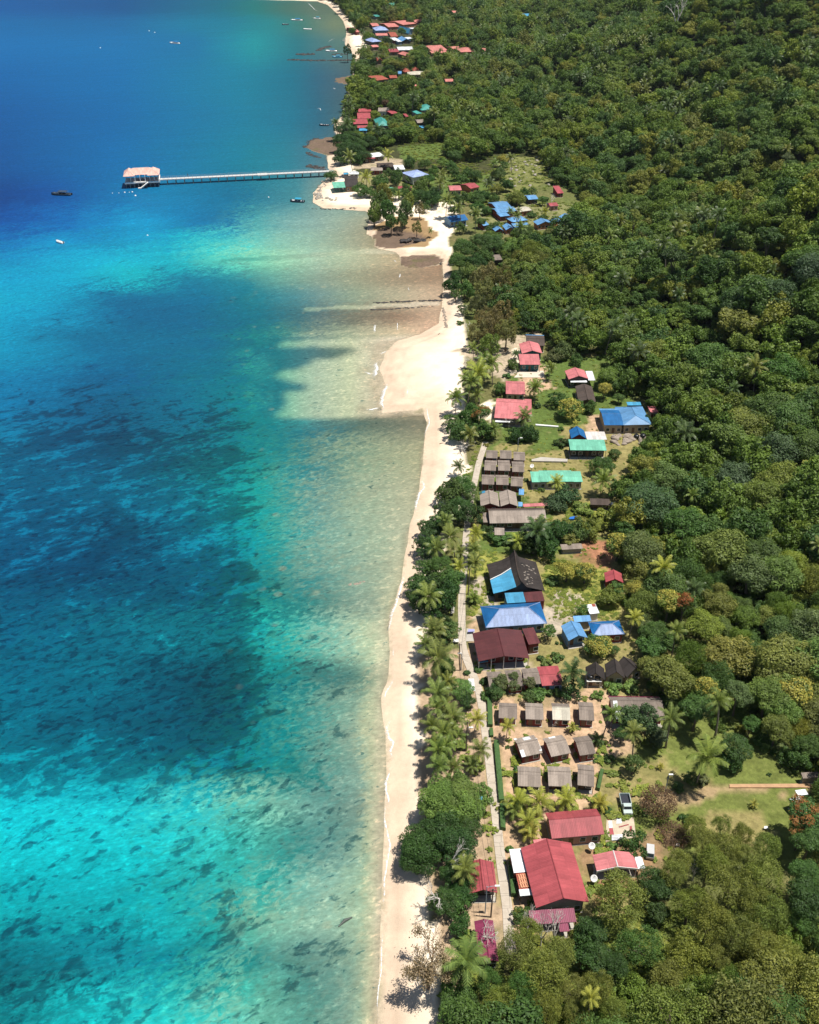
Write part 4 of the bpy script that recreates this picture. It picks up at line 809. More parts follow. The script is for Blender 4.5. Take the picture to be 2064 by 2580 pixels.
H('white_carport', 'flat white roof joined to the right of the pink gable at the forest edge', None, 3, (993, 390, 1036, 390, 996, 332), 'shed', 2.8, .1, 'white', 'wood', 'carport', nowall=1, nofloor=1)
H('white_canopy', 'white canopy over the front door of the pink gable at the forest edge', None, 3, (883, 402, 985, 402, 885, 384), 'shed', 2.4, .1, 'white', 'dark', 'awning', nowall=1, nofloor=1)
H('dark_gabled_house', 'dark brown gabled house just below the pink gable at the forest edge', 'dark brown gabled house', 3, (932, 524, 1040, 526, 905, 426), 'gy', 2.6, 1.0, 'brown', 'wood', 'house')
H('blue_villa', 'wide blue hip roofed villa with beige walls and a boulder before it', 'wide blue villa', 3, (1092, 668, 1212, 668, 1082, 566), 'gx', 3.2, .9, 'blue', 'beige', 'villa', r=.55, sheets=[(0, 1, .52, 1, 'lblue', .03)])
H('blue_villa_hall', 'lighter blue hip roof that makes the right half of the wide blue villa', None, 3, (1208, 668, 1386, 664, 1200, 556), 'hip', 3.25, 1.6, 'lblue', 'beige', 'villa', ov=.5, r=.7)
H('blue_villa_annex', 'small blue roof sticking out behind the wide blue villa', None, 3, (1236, 545, 1322, 545, 1232, 524), 'shed', 3.3, .1, 'sky', 'beige', 'annex')
H('pink_annex', 'small pink roof at the right end of the wide blue villa', None, 3, (1380, 590, 1428, 588, 1376, 552), 'shed', 2.6, .2, 'pink', 'grayw', 'annex')
# by the lawn on the right
H('white_barn', 'white sheet roofed shed at the right edge of the lawn under an orange tree', 'white shed on the lawn', 'd', (1580, 1065, 1660, 1040, 1538, 945), 'shed', 2.4, .2, 'white', 'dark', 'shed', ax=1, plainw=1)
H('lawn_annex', 'small pale roof behind the white shed on the right of the lawn', None, 'd', (1562, 932, 1642, 922, 1556, 894), 'shed', 2.4, .1, 'white', 'dark', 'shed', plainw=1)
H('grey_shack', 'rough grey shack at the right edge of the picture above the earth wall', None, 'd', (1602, 800, 1735, 792, 1608, 760), 'shed', 1.9, .3, 'grey', 'grayw', 'shack', plainw=1)
# around the jetty and on the point
H('green_kiosk', 'green roofed kiosk on posts on the stony point beside the jetty', 'green kiosk by the jetty', 2, (303, 374, 370, 371, 302, 342), 'shed', 2.8, .5, 'green', 'dark', 'kiosk', nowall=1)
H('dark_shingled_hall', 'dark shingled roof beside the green kiosk at the jetty root', 'dark roof by the jetty', 2, (368, 368, 440, 366, 362, 308), 'gx', 2.9, .7, 'dark', 'wood', 'hall')
H('white_tented_stall', 'small white tent roof just behind the dark roof at the jetty root', None, 2, (388, 300, 440, 300, 392, 290), 'hip', 2.3, 1.2, 'white', 'white', 'stall')
H('blue_stall', 'tiny blue stall at the root of the jetty', None, 2, (358, 300, 386, 299, 360, 290), 'shed', 2.2, .2, 'sky', 'bluew', 'stall')
H('red_white_shed', 'long low roof with a red left part under the big dark tree', 'red and white low shed', 2, (470, 216, 530, 214, 486, 190), 'shed', 2.6, .4, 'red', 'dark', 'shed')
H('pale_low_shed', 'pale grey roof joined to the red part beside the dark tree', None, 2, (512, 208, 580, 200, 500, 186), 'shed', 2.8, .4, 'white', 'dark', 'shed')
H('white_square_hut', 'white square roof standing in front of the long brown roof', 'white square hut', 2, (637, 275, 692, 273, 636, 250), 'shed', 2.6, .3, 'white', 'white', 'hut')
H('brown_long_roof', 'long brown grey roof behind the white square hut', None, 2, (545, 262, 634, 258, 560, 238), 'gx', 2.6, .6, 'brown', 'wood', 'house')
H('small_grey_house', 'small pale roofed house at the left end of the long brown roof', None, 2, (505, 280, 570, 280, 502, 262), 'gx', 2.5, .7, 'paleg', 'redw', 'house')
H('white_villa', 'white walled villa with broad pale blue hip roof behind the point', 'white villa with pale blue hip', 2, (735, 318, 824, 302, 680, 290), 'hip', 4.2, 1.8, 'peri', 'white', 'villa')
H('red_hip_roofed_hut', 'red hip roofed pavilion with a white left panel on the sandy point', 'red hip roofed pavilion', 2, (652, 388, 728, 388, 642, 366), 'hip', 2.6, 1.5, 'red', 'redw', 'pavilion')
H('green_tent', 'small bright green roof almost hidden among the trees of the point', None, 2, (555, 385, 628, 386, 552, 372), 'hip', 2.4, .9, 'green', 'wood', 'tent', nowall=1)
H('pink_bungalow', 'long faded pink roof behind palms on the green slope', 'faded pink bungalow', 2, (935, 388, 1000, 386, 918, 362), 'gx', 2.8, .9, 'pink', 'beige', 'house')
H('crimson_bungalow', 'crimson roofed house with a lower right wing on the green slope', 'crimson bungalow', 2, (1048, 378, 1098, 368, 1030, 348), 'gx', 2.8, 1.0, 'red', 'orange', 'house')
H('steep_red_roof', 'lone steep red roof standing among hillside trees', 'lone steep red roof', 2, (1520, 404, 1554, 402, 1514, 362), 'shed', 2.2, 1.6, 'red', 'redw', 'hut')
H('blue_boathouse', 'bright blue gabled roof at the top of the white beach', 'bright blue beach house', 2, (940, 560, 1036, 548, 922, 528), 'gx', 3.0, 1.4, 'blue', 'bluew', 'house', open=1.2)
H('long_blue_hall', 'long light blue roof, the rearmost of the blue group', 'long light blue hall', 2, (1185, 484, 1268, 474, 1132, 456), 'gx', 3.0, 1.0, 'lblue', 'redw', 'hall')
H('long_blue_wing', 'light blue roof in the middle of the blue group with a gable', None, 2, (1195, 512, 1300, 498, 1182, 484), 'gx', 3.0, .9, 'lblue', 'redw', 'hall')
H('blue_porch_roof', 'lower light blue roof in front of the long light blue hall', None, 2, (1210, 530, 1262, 524, 1203, 510), 'shed', 2.6, .3, 'lblue', 'redw', 'porch')
H('cream_roofed_house', 'white and brown roof at the right end of the long light blue hall', None, 2, (1308, 505, 1382, 495, 1305, 480), 'gx', 2.7, .5, 'cream', 'orange', 'house')
H('blue_chalet', 'small blue roofed chalet, leftmost of the blue row, half behind palms', None, 2, (1118, 580, 1150, 574, 1116, 556), 'gx', 2.4, .7, 'lblue', 'redw', 'chalet', 'blue roofed chalets')
H('blue_chalet', 'tiny blue gabled chalet, second from the left in the blue row', 'second blue chalet', 2, (1182, 610, 1228, 606, 1174, 588), 'gy', 2.2, 1.2, 'lblue', 'redw', 'chalet', 'blue roofed chalets')
H('blue_chalet', 'tiny blue gabled chalet with orange walls, third from the left in the blue row', 'third blue chalet', 2, (1240, 603, 1288, 600, 1232, 578), 'gy', 2.2, 1.2, 'lblue', 'orange', 'chalet', 'blue roofed chalets')
H('blue_pavilion', 'blue hip roofed pavilion in the middle of the blue row', 'blue hip roofed pavilion', 2, (1276, 560, 1360, 548, 1258, 536), 'hip', 2.7, 1.2, 'lblue', 'redw', 'pavilion')
H('blue_low_house', 'low blue roof directly in front of the blue hip roofed pavilion', None, 2, (1285, 588, 1372, 582, 1286, 566), 'shed', 2.4, .3, 'lblue', 'redw', 'house')
H('blue_chalet', 'largest blue gabled chalet with rust red walls in the blue row', 'largest blue chalet', 2, (1412, 576, 1496, 568, 1390, 556), 'gy', 2.6, 1.4, 'lblue', 'orange', 'chalet', 'blue roofed chalets')
H('blue_chalet', 'small blue chalet squeezed between two larger ones in the blue row', None, 2, (1500, 562, 1540, 552, 1482, 544), 'gx', 2.5, .9, 'lblue', 'orange', 'chalet', 'blue roofed chalets')
H('blue_chalet', 'rightmost blue gabled chalet of the blue row, against the forest', 'rightmost blue chalet', 2, (1560, 546, 1622, 534, 1538, 528), 'gy', 2.6, 1.2, 'lblue', 'orange', 'chalet', 'blue roofed chalets')
H('blue_hillside_hut', 'small blue roofed hut with dark walls among the upper trees', None, 2, (1362, 438, 1416, 434, 1352, 414), 'gx', 2.6, .9, 'lblue', 'dark', 'hut')
H('red_blue_hut', 'little hut with a roof half blue and half red', None, 2, (1480, 474, 1526, 470, 1472, 456), 'gx', 2.5, .8, 'red', 'pinkw', 'hut', sheets=[(0, .55, 0, 1, 'lblue', .03)])
H('slatted_shelter', 'grey slatted shelter roof showing between the big beach trees', None, 'e', (785, 240, 890, 235, 795, 180), 'shed', 4.0, .3, 'grey', 'dark', 'shelter', plainw=1)
# the far village
FARG = 'houses of the far village'
F_ = lambda l, c, t, he, dz, roof, wall='white', k='f', **o: H(o.pop('n', 'village_house'), l, o.pop('s', None), k, c, t, he, dz, roof, wall, 'house', FARG, **o)
F_('maroon roofed house, rearmost of the four stepped red roofs by the shore', (170, 1105, 296, 1102, 165, 1072), 'gx', 2.8, 1.0, 'red', 'wood', s='stepped red roofs')
F_('maroon roofed house, second from the back of the four stepped red roofs', (160, 1172, 294, 1170, 180, 1112), 'gx', 2.8, 1.1, 'red', 'wood')
F_('maroon roofed house, third from the back of the four stepped red roofs', (122, 1226, 266, 1222, 150, 1176), 'gx', 2.8, 1.0, 'red', 'wood')
F_('smallest and frontmost of the four stepped red roofs', (160, 1264, 262, 1262, 170, 1238), 'gx', 2.6, .6, 'red', 'wood')
F_('bright blue tarpaulin roof below the stepped red roofs', (175, 1290, 255, 1290, 175, 1268), 'shed', 2.2, .2, 'sky', 'bluew')
F_('teal hip roofed house among palms behind the stepped red roofs', (362, 1245, 480, 1240, 356, 1180), 'hip', 3, 2.4, 'teal', 'grayw', s='teal hip roofed house')
F_('white walled shop with grey roof above the teal hip roof', (362, 1100, 472, 1100, 366, 1060), 'gx', 3.4, .6, 'paleg', 'white')
F_('small red roof between the white shop and the green hip', (500, 1125, 562, 1115, 506, 1080), 'gx', 2.8, .8, 'red', 'redw')
F_('tiny red roof under tall palms beside the small red roof', (636, 1152, 668, 1150, 634, 1122), 'shed', 2.8, .4, 'red', 'redw')
F_('green hip roofed house with a lower left wing behind dark trees', (790, 1090, 945, 1080, 762, 1050), 'hip', 3.2, 2.4, 'teal', 'grayw', s='green hip roofed house')
F_('lower pale green wing left of the green hip roof', (748, 1125, 800, 1118, 762, 1088), 'shed', 3, .5, 'teal', 'grayw')
F_('grey roofed house in the shade of palms below the green hip', (752, 1215, 830, 1212, 760, 1180), 'gx', 2.8, .7, 'paleg', 'dark')
F_('blue sheet roof glimpsed under dark trees near the grey roof', (798, 1265, 848, 1260, 790, 1240), 'shed', 2.6, .3, 'sky', 'dark')
F_('cream tent roof in front of two red peaks', (658, 738, 850, 736, 655, 712), 'hip', 3, 1.6, 'cream', 'beige', s='cream tent roof')
F_('left red peak behind the cream tent roof', (625, 712, 690, 708, 625, 690), 'hip', 3, 2.2, 'brick', 'wood')
F_('right red peak behind the cream tent roof', (705, 700, 775, 698, 705, 684), 'hip', 3, 2.2, 'brick', 'wood')
F_('small light blue roof left of the cream tent roof', (560, 728, 596, 728, 556, 702), 'shed', 3, .4, 'lblue', 'white')
F_('row of dusky red roofs hidden in trees left of the cream tent roof', (350, 795, 470, 780, 345, 740), 'gx', 3, 1, 'brick', 'wood')
F_('right end of the dusky red roofs, half hidden by trees', (480, 772, 556, 770, 478, 744), 'gx', 3, 1, 'brick', 'wood')
F_('faded orange roof deep among the trees of the inner village', (1030, 806, 1112, 804, 1030, 782), 'gx', 3, 1, 'salmon', 'beige')
F_('scrap of orange roof among palms left of the faded orange roof', (722, 850, 785, 850, 722, 832), 'gx', 3, .6, 'salmon', 'beige')
F_('salmon roofed house with a broad white left slope', (898, 505, 1050, 495, 885, 448), 'gx', 3.4, 2.2, 'salmon', 'redw', s='salmon house with white slope', sheets=[(0, .42, .0, 1, 'cream', .05)])
F_('lower salmon roof in front of the house with a white slope', (892, 526, 1052, 522, 892, 502), 'shed', 2.8, .4, 'salmon', 'redw')
F_('salmon roof left of the long low salmon hip at the inner edge', (1104, 485, 1190, 478, 1098, 458), 'gx', 3.2, 1.0, 'salmon', 'brick')
F_('wide salmon hip roof at the inner edge of the far village', (1180, 515, 1335, 510, 1168, 480), 'hip', 3.2, 2.2, 'salmon', 'redw', s='wide salmon hip roof')
F_('rightmost small salmon roof of the far village', (1416, 500, 1456, 498, 1412, 474), 'gx', 3.2, .8, 'salmon', 'redw')
F_('large periwinkle hip roof near the beach', (338, 302, 470, 298, 292, 276), 'hip', 3.4, 2.6, 'peri', 'bluew', s='periwinkle hip roof')
F_('salmon low roof directly below the large periwinkle roof', (345, 352, 462, 350, 345, 328), 'gx', 3, .8, 'salmon', 'white')
F_('small red roof behind the large periwinkle roof', (306, 258, 378, 256, 306, 228), 'gx', 3, .9, 'salmon', 'wood')
F_('red roof with white pieces behind it, right of the periwinkle roof', (465, 268, 574, 262, 482, 226), 'gx', 3, 1.4, 'salmon', 'orange')
F_('long salmon roof at the back of the far village', (612, 246, 744, 232, 612, 196), 'gx', 3.4, 1.6, 'salmon', 'orange', s='long salmon roof')
F_('salmon roof joined to the right end of the long salmon roof', (742, 222, 832, 208, 748, 190), 'gx', 3.2, 1.0, 'salmon', 'orange')
F_('pale sheet roof just below the long salmon roof', (675, 285, 748, 283, 678, 274), 'shed', 3, .2, 'white', 'grayw')
F_('steep bright blue A-frame roof among trees', (664, 332, 706, 328, 662, 296), 'gy', 1.2, 4.5, 'sky', 'bluew')
F_('maroon square roof in the middle of the far village', (490, 362, 562, 360, 486, 316), 'gx', 3, 1.6, 'brick', 'wood')
F_('pale blue fronted roof near the beach under a round tree', (305, 416, 398, 408, 286, 388), 'hip', 3.2, 2.2, 'peri', 'dark')
F_('left white sheet roof behind the blue gable', (522, 400, 560, 398, 516, 370), 'shed', 3, .4, 'white', 'redw')
F_('middle white sheet roof behind the blue gable', (560, 412, 602, 410, 556, 368), 'shed', 3, .4, 'white', 'bluew')
F_('blue gabled roof in front of the white sheet roofs', (600, 408, 690, 404, 598, 378), 'gy', 2.6, 2.0, 'lblue', 'dark', s='blue gable of the far village')
F_('right white sheet roof behind the blue gable', (655, 385, 710, 382, 650, 366), 'shed', 3, .3, 'white', 'dark')
F_('long pale blue white roof with a small gable', (562, 496, 716, 492, 548, 464), 'gx', 3, 1.4, 'white', 'dark')
F_('red roof left of the long pale roof, below palms', (478, 515, 575, 512, 480, 482), 'gx', 3, 1, 'red', 'wood')
F_('red hip roof right below the long pale roof', (650, 555, 716, 548, 645, 520), 'hip', 3, 2, 'salmon', 'wood')
F_('small pinkish roof in the trees near the beach', (312, 466, 374, 462, 312, 446), 'gx', 3, .9, 'salmon', 'wood')
F_('small orange red house behind the shore tree at the beach', (152, 316, 186, 314, 154, 266), 'gx', 3, 1.6, 'salmon', 'redw')
F_('pale green roof half hidden in the rearmost trees', (500, 52, 568, 48, 510, 28), 'gx', 3, 1.2, 'teal', 'grayw')
F_('faint green roof among trees near the rear beach', (340, 165, 388, 162, 342, 146), 'gx', 3, 1, 'teal', 'grayw')
F_('lone salmon roof high in the palm grove', (1112, 128, 1165, 126, 1118, 108), 'gx', 3.2, 1.2, 'salmon', 'beige')
F_('dark gable with a tiny front in trees above the shore', (355, 602, 412, 600, 356, 578), 'gy', 3, 1.8, 'brick', 'wood')
F_('blue and white hillside house alone above the palm groves', (1514, 100, 1602, 98, 1510, 84), 'gx', 3, .9, 'sky', 'white', k=1)
# ------------------------------------------------------------------ the jetty and its terminal
DECK = 3.0
def at(k, x, y, z): 
    p = q(k, x, y); X, Y = pl(p[0], p[1], z); return Vector((float(X), float(Y), z))
a = at('j', 344, 197, DECK); b_ = at('j', 1560, 139, DECK); L = (b_ - a).xy.length; rz = math.atan2(b_.y - a.y, b_.x - a.x)
M_DECK = plain('pale_deck_concrete', (.55, .54, .52), .85, .15); M_PILE = plain('concrete_pile', (.16, .16, .155), .8, .25); M_RAIL = plain('painted_rail', (.30, .36, .40), .6, .1)  # deck concrete is pale in itself
J = empty('jetty', (a.x, a.y, 0), rz, 'long grey concrete jetty on piles running from the shore out to the roofed landing', 'jetty')
MB().box(0, L, -1.5, 1.5, DECK - .45, DECK).build('deck', M_DECK, J)
MB().box(L * .555, L * .61, -2.4, 1.9, DECK - .5, DECK + .1).build('passing_bay', M_DECK, J)
for s in (-1, 1):
    mb = MB(); y = 1.42 * s; mb.box(0, L, y - .04, y + .04, DECK + .95, DECK + 1.03).box(0, L, y - .03, y + .03, DECK + .5, DECK + .55)
    for i in range(int(L / 2.2)): mb.box(i * 2.2, i * 2.2 + .09, y - .045, y + .045, DECK, DECK + .95)
    mb.build('railing', M_RAIL, J)
npil = 20
for i in range(npil):
    x = L * (i + .8) / (npil + .6); mb = MB().box(x - .3, x + .3, -1.6, 1.6, DECK - 1.0, DECK - .45)
    for s in (-1, 1): mb.box(x - .24, x + .24, s * 1.1 - .24, s * 1.1 + .24, -4, DECK - 1.0)
    mb.build('pile_bent', M_PILE, J)
pa_ = at('j', 350, 178, DECK)
T0 = at('j', 100, 226, DECK); T1 = at('j', 336, 214, DECK); TW = (T1 - T0).xy.length; trz = math.atan2(T1.y - T0.y, T1.x - T0.x)
T = empty('landing_stage', (T0.x, T0.y, 0), trz, 'jetty head landing with salmon pink hip roofs, white deck edge and boat steps', 'landing stage')
TD = 10.0; RH = DECK + 3.6
MB().box(-.3, TW + .3, 0, TD, DECK - .5, DECK + .02).build('deck', M_DECK, T)
MB().box(-.35, TW * .30, -.25, 0, DECK - .55, DECK + .35).box(TW * .60, TW + .35, -.25, 0, DECK - .55, DECK + .35).box(TW, TW + .5, 0, TD, DECK - .55, DECK + 1.0).build('parapet', M_TRIM, T)
mb = MB()
for i in range(9):
    for j in range(3): x = .3 + (TW - .6) * i / 8; y = .5 + (TD - 1) * j / 2; mb.box(x - .28, x + .28, y - .28, y + .28, -4, DECK - .5)
mb.build('piles', M_PILE, T)
for x in (.5, TW * .17, TW * .3, TW * .45, TW * .6, TW * .74, TW * .87, TW - .5):
    for y in (.8, TD - .8): MB().box(x - .16, x + .16, y - .16, y + .16, DECK, RH).build('column', M_TRIM, T)
SAL = roofmat('salmon', 0); _M[('salmonp', 0)] = SAL
def hipr(x0, x1, y0, y1, z, dz, nm, m):
    W, D = x1 - x0, y1 - y0; V, F, RG = roofgeo('hip', W, D, z, dz)
    r_ = MB().slab([(x + x0, y + y0, zz) for x, y, zz in V], F, .15).build(nm, m, T); mb = MB()
    for p0, p1 in RG: mb.tube([(p0[0] + x0, p0[1] + y0, p0[2] + .04), (p1[0] + x0, p1[1] + y0, p1[2] + .04)], .13, 4)
    mb.build('ridge_cap', plain('pale_ridge_tiles', (.70, .52, .46), .7, .1), r_)
ROOFC['lightsalmon'] = ((.78, .46, .38), .7, .3, .0, .3); SAL = roofmat('lightsalmon', 0)
hipr(TW * .02, TW * .98, 1.6, TD + .6, RH + .05, 2.5, 'main_roof', SAL); hipr(-.6, TW * .30, -.6, TD + .9, RH, 2.3, 'end_roof', SAL); hipr(TW * .68, TW + .7, -.6, TD + .9, RH, 2.3, 'end_roof', SAL)
mb = MB(); sx0, sx1 = TW * .44, TW * .66
for i in range(9):
    t = i / 8; x = sx1 - (sx1 - sx0) * t; z = DECK * (1 - t) + .3 * t; mb.box(x - .35, x + .35, -2.0, -.3, z - .25, z)
mb.build('boat_steps', M_TRIM, T)
MB().box(TW * .36, TW * .44, -2.2, -.3, .1, .45).build('boat_step_landing', M_DECK, T)
MB().box(TW * .36, TW * .60, 2.6, 3.1, DECK, DECK + .8).build('bench', plain('dark_seating', (.05, .05, .07), .6, .2), T)

# the walker on the jetty: one skinned figure
def person(name, loc, rz, label, shirt, legs):
    J_ = {'hip': (0, 0, .95, .14), 'waist': (0, 0, 1.12, .125), 'chest': (0, .01, 1.36, .16), 'neck': (0, .01, 1.50, .06), 'chin': (0, .02, 1.57, .075), 'head': (0, .02, 1.66, .10), 'crown': (0, .01, 1.73, .07),
          'sl': (.19, 0, 1.42, .065), 'el': (.25, -.05, 1.15, .045), 'wl': (.26, .06, .92, .035), 'hl': (.26, .09, .83, .035), 'sr': (-.19, 0, 1.42, .065), 'er': (-.24, .05, 1.15, .045), 'wr': (-.25, .16, .93, .035), 'hr': (-.25, .19, .84, .035),
          'tl': (.09, .0, .88, .10), 'kl': (.10, .14, .50, .07), 'al': (.10, .04, .10, .045), 'fl': (.10, .17, .05, .04), 'tr': (-.09, 0, .88, .10), 'kr': (-.10, -.02, .50, .07), 'ar': (-.10, -.20, .12, .045), 'fr': (-.10, -.09, .04, .04)}
    K = list(J_); E_ = ['hip waist', 'waist chest', 'chest neck', 'neck chin', 'chin head', 'head crown', 'chest sl', 'sl el', 'el wl', 'wl hl', 'chest sr', 'sr er', 'er wr', 'wr hr', 'hip tl', 'tl kl', 'kl al', 'al fl', 'hip tr', 'tr kr', 'kr ar', 'ar fr']
    me = bpy.data.meshes.new(name); me.from_pydata([J_[k][:3] for k in K], [tuple(K.index(w_) for w_ in e.split()) for e in E_], []); me.materials.append(plain('skin', (.30, .17, .11), .6, .05))
    o = bpy.data.objects.new(name, me); C.objects.link(o); o.location = loc; o.rotation_euler.z = rz; md = o.modifiers.new('skin', 'SKIN'); o.modifiers.new('smooth', 'SUBSURF').render_levels = 1
    for k, v in zip(K, me.skin_vertices[0].data): v.radius = (J_[k][3],) * 2; v.use_root = k == 'hip'
    tag(o, label, 'person')
    MB().tube([(0, 0, 1.0), (0, .01, 1.15), (0, .01, 1.36), (0, .01, 1.49)], [.17, .16, .20, .10], 10).tube([(.18, 0, 1.43), (.24, -.03, 1.24)], [.085, .065], 7).tube([(-.18, 0, 1.43), (-.23, .03, 1.24)], [.085, .065], 7).build('shirt', shirt, o, True)
    MB().tube([(0, 0, 1.02), (0, 0, .84)], [.175, .17], 10).tube([(.09, 0, .9), (.10, .14, .50), (.10, .05, .14)], [.115, .09, .07], 8).tube([(-.09, 0, .9), (-.10, -.02, .50), (-.10, -.18, .15)], [.115, .09, .07], 8).build('trousers', legs, o, True)
    MB().tube([(0, -.02, 1.66), (0, -.01, 1.72), (0, .0, 1.77)], [.108, .10, .04], 8).build('hair', plain('dark_hair', (.01, .008, .007), .7, .1), o, True)
    return o
wp = at('j', 539, 180, DECK)
person('person', (wp.x, wp.y, DECK), rz - R(90), 'person in dark clothes walking along the jetty towards the shore', plain('dark_shirt', (.02, .03, .05), .8, .1), plain('dark_trousers', (.02, .02, .03), .8, .1))

# ------------------------------------------------------------------ boats and buoys
def boat(k, x, y, Lm, rz, hull, deck, cover, label, group=None, cabin=False, name='motorboat'):
    p = at(k, x, y, .2); E = empty(name, (p.x, p.y, 0), R(rz), label, 'boat', group); w_ = Lm * .15; n_ = 9; V = []; F = []
    for i in range(n_ + 1):
        t = i / n_; x_ = Lm * (t - .5); bw = w_ * (1 if t < .55 else math.sqrt(max(1 - ((t - .55) / .45) ** 2, .0))) + .02; zt = .75 + .45 * t * t
        V += [(x_, -bw, zt), (x_, -bw * .75, -.1), (x_, 0, -.35), (x_, bw * .75, -.1), (x_, bw, zt), (x_, bw * .82, zt - .02), (x_, bw * .78, .38), (x_, -bw * .78, .38), (x_, -bw * .82, zt - .02)]
    for i in range(n_):
        for j in range(9): F.append((i * 9 + j, (i + 1) * 9 + j, (i + 1) * 9 + (j + 1) % 9, i * 9 + (j + 1) % 9))
    F += [tuple(range(9)), tuple(n_ * 9 + j for j in range(9))[::-1]]
    MB().add(V, F).build('hull', hull, E, True)
    MB().box(Lm * .20, Lm * .36, -w_ * .65, w_ * .65, .42, .95).build('foredeck', deck, E)
    MB().box(-Lm * .05, Lm * .0, -w_ * .7, w_ * .7, .4, .72).box(-Lm * .3, -Lm * .24, -w_ * .7, w_ * .7, .4, .72).build('bench', deck, E)
    if cover:
        cv = MB().slab([(-Lm * .32, -w_ * .95, 2.0), (Lm * .12, -w_ * .95, 2.0), (Lm * .12, 0, 2.2), (-Lm * .32, 0, 2.2), (Lm * .12, w_ * .95, 2.0), (-Lm * .32, w_ * .95, 2.0)], [(0, 1, 2, 3), (3, 2, 4, 5)], .06).build('canopy', cover, E)
        for xx in (-Lm * .3, Lm * .1):
            for yy in (-w_ * .85, w_ * .85): MB().box(xx - .03, xx + .03, yy - .03, yy + .03, .7, 2.0).build('canopy_post', M_TRIM, E)
    if cabin:
        c_ = MB().box(Lm * .02, Lm * .2, -w_ * .6, w_ * .6, .45, 1.7).build('cabin', deck, E); MB().box(Lm * .19, Lm * .21, -w_ * .5, w_ * .5, 1.1, 1.6).build('windscreen', M_GLASS, c_)
    MB().box(-Lm * .56, -Lm * .49, -.2, .2, .2, 1.15).build('outboard_motor', M_BLACK, E)
    return E
MW = plain('white_hull', (.75, .76, .76), .35, .05); MN = plain('navy_hull', (.015, .03, .05), .4, .1); MBL = plain('blue_canopy', (.02, .17, .42), .6, .1); MT = plain('teal_canopy', (.02, .30, .50), .6, .1)
boat('s', 441, 109, 11, 165, MW, MW, MBL, 'white cabin motorboat with a blue tail, alone on the dark blue water', cabin=True)
boat('s', 155, 490, 11, 175, MN, MN, plain('dark_awning', (.03, .05, .08), .6, .1), 'low dark boat left of the jetty landing')
boat('s', 749, 508, 7.5, 172, MN, MW, MT, 'dark boat with bright blue canopy moored off the stony point')
boat('s', 748, 51, 13, 176, MW, MW, MBL, 'larger of the two boats with blue roofs in the far bay')
boat('s', 799, 47, 8, 178, MW, MW, MT, 'smaller boat with a blue roof nearest the far beach')
boat('s', 775, 74, 9, 178, MW, MW, None, 'open white boat off the far beach')
boat('s', 835, 129, 11, 178, MW, MW, MBL, 'white boat under a blue cover beside the rock lines')
boat('s', 850, 144, 9, 178, MT, MW, MT, 'small blue boat between the two rock lines near the shore tree')
boat('s', 817, 316, 6.5, 178, MN, MW, None, 'small dark dinghy off the brown rock flat')
boat('s', 719, 62, 7, 185, MN, MW, None, 'small dark boat furthest from the far beach')
boat('s', 151, 611, 4.5, 150, MW, MW, None, 'tiny white dinghy alone on the turquoise water at the left')
def buoy(k, x, y, r):
    p = at(k, x, y, .1); V = []; F = []; n_ = 8
    for i in range(5):
        th = math.pi * (i / 4 - .5)
        for j in range(n_): V.append((r * math.cos(th) * math.cos(2 * math.pi * j / n_), r * math.cos(th) * math.sin(2 * math.pi * j / n_), r * math.sin(th) * .8))
    for i in range(4):
        for j in range(n_): F.append((i * n_ + j, i * n_ + (j + 1) % n_, (i + 1) * n_ + (j + 1) % n_, (i + 1) * n_ + j))
    o = MB().add(V, F).build('buoy', MW, None, True); o.location = (p.x, p.y, .1)
    MB().tube([(0, 0, r * .7), (0, 0, r * 1.3)], r * .15, 5).build('eyelet', M_RAIL, o)
    return o
for k, x, y, r_ in ((0, 0, 0, 0), ('j', 10, 297, .3), ('j', 55, 296, .3), ('j', 96, 292, .5), ('j', 128, 291, .3), ('j', 149, 289, .5), ('j', 171, 315, .6)):
    if r_: tag(buoy(k, x, y, r_), 'white mooring buoy in the line in front of the jetty landing', 'buoy', 'mooring buoys before the landing')
for x, y, l in ((372, 593, 'single white buoy on the turquoise edge'), (376, 78, 'left buoy of the pair beyond the cabin motorboat'), (390, 82, 'right buoy of the pair beyond the cabin motorboat'), (253, 121, 'faint white buoy far out on the open sea'), (677, 497, 'white buoy between jetty and moored dark boat')):
    tag(buoy('s', x, y, .7 if y < 200 else .45), l, 'buoy')

# ------------------------------------------------------------------ rocks
def rockmesh(seed, name, m):
    rr = np.random.default_rng(seed); V = []; F = []; n_ = 9; k_ = 6
    for i in range(k_ + 1):
        th = math.pi * (i / k_ - .5)
        for j in range(n_):
            d = np.array([math.cos(th) * math.cos(2 * math.pi * j / n_), math.cos(th) * math.sin(2 * math.pi * j / n_), math.sin(th)]); s = 1 + .35 * (rr.random() - .5); V.append(tuple(d * s * (1, .8, .6)))
    for i in range(k_):
        for j in range(n_): F.append((i * n_ + j, i * n_ + (j + 1) % n_, (i + 1) * n_ + (j + 1) % n_, (i + 1) * n_ + j))
    return MB().add(V, F).mesh(name, m)
RK = [rockmesh(i, 'boulder', M_ROCK) for i in range(4)]; DK = [rockmesh(i + 9, 'rock', M_DROCK) for i in range(3)]
PR = plain('pale_rock', (.34, .31, .26), .95, .35, 1.0); PK = []
for i in range(3): PK.append(rockmesh(i + 20, 'boulder', PR))
def rock(me, x, y, r, label, group=None, name='boulder', up=0):
    o = bpy.data.objects.new(name, me); C.objects.link(o); z = max(hz(x, y), 0); o.location = (x, y, z + r * .15 + up); o.scale = (r, r * random.uniform(.7, 1.2), r * random.uniform(.6, 1.1)); o.rotation_euler = (random.uniform(-.2, .2), random.uniform(-.2, .2), random.uniform(0, 6))
    return tag(o, label, 'boulder', group)
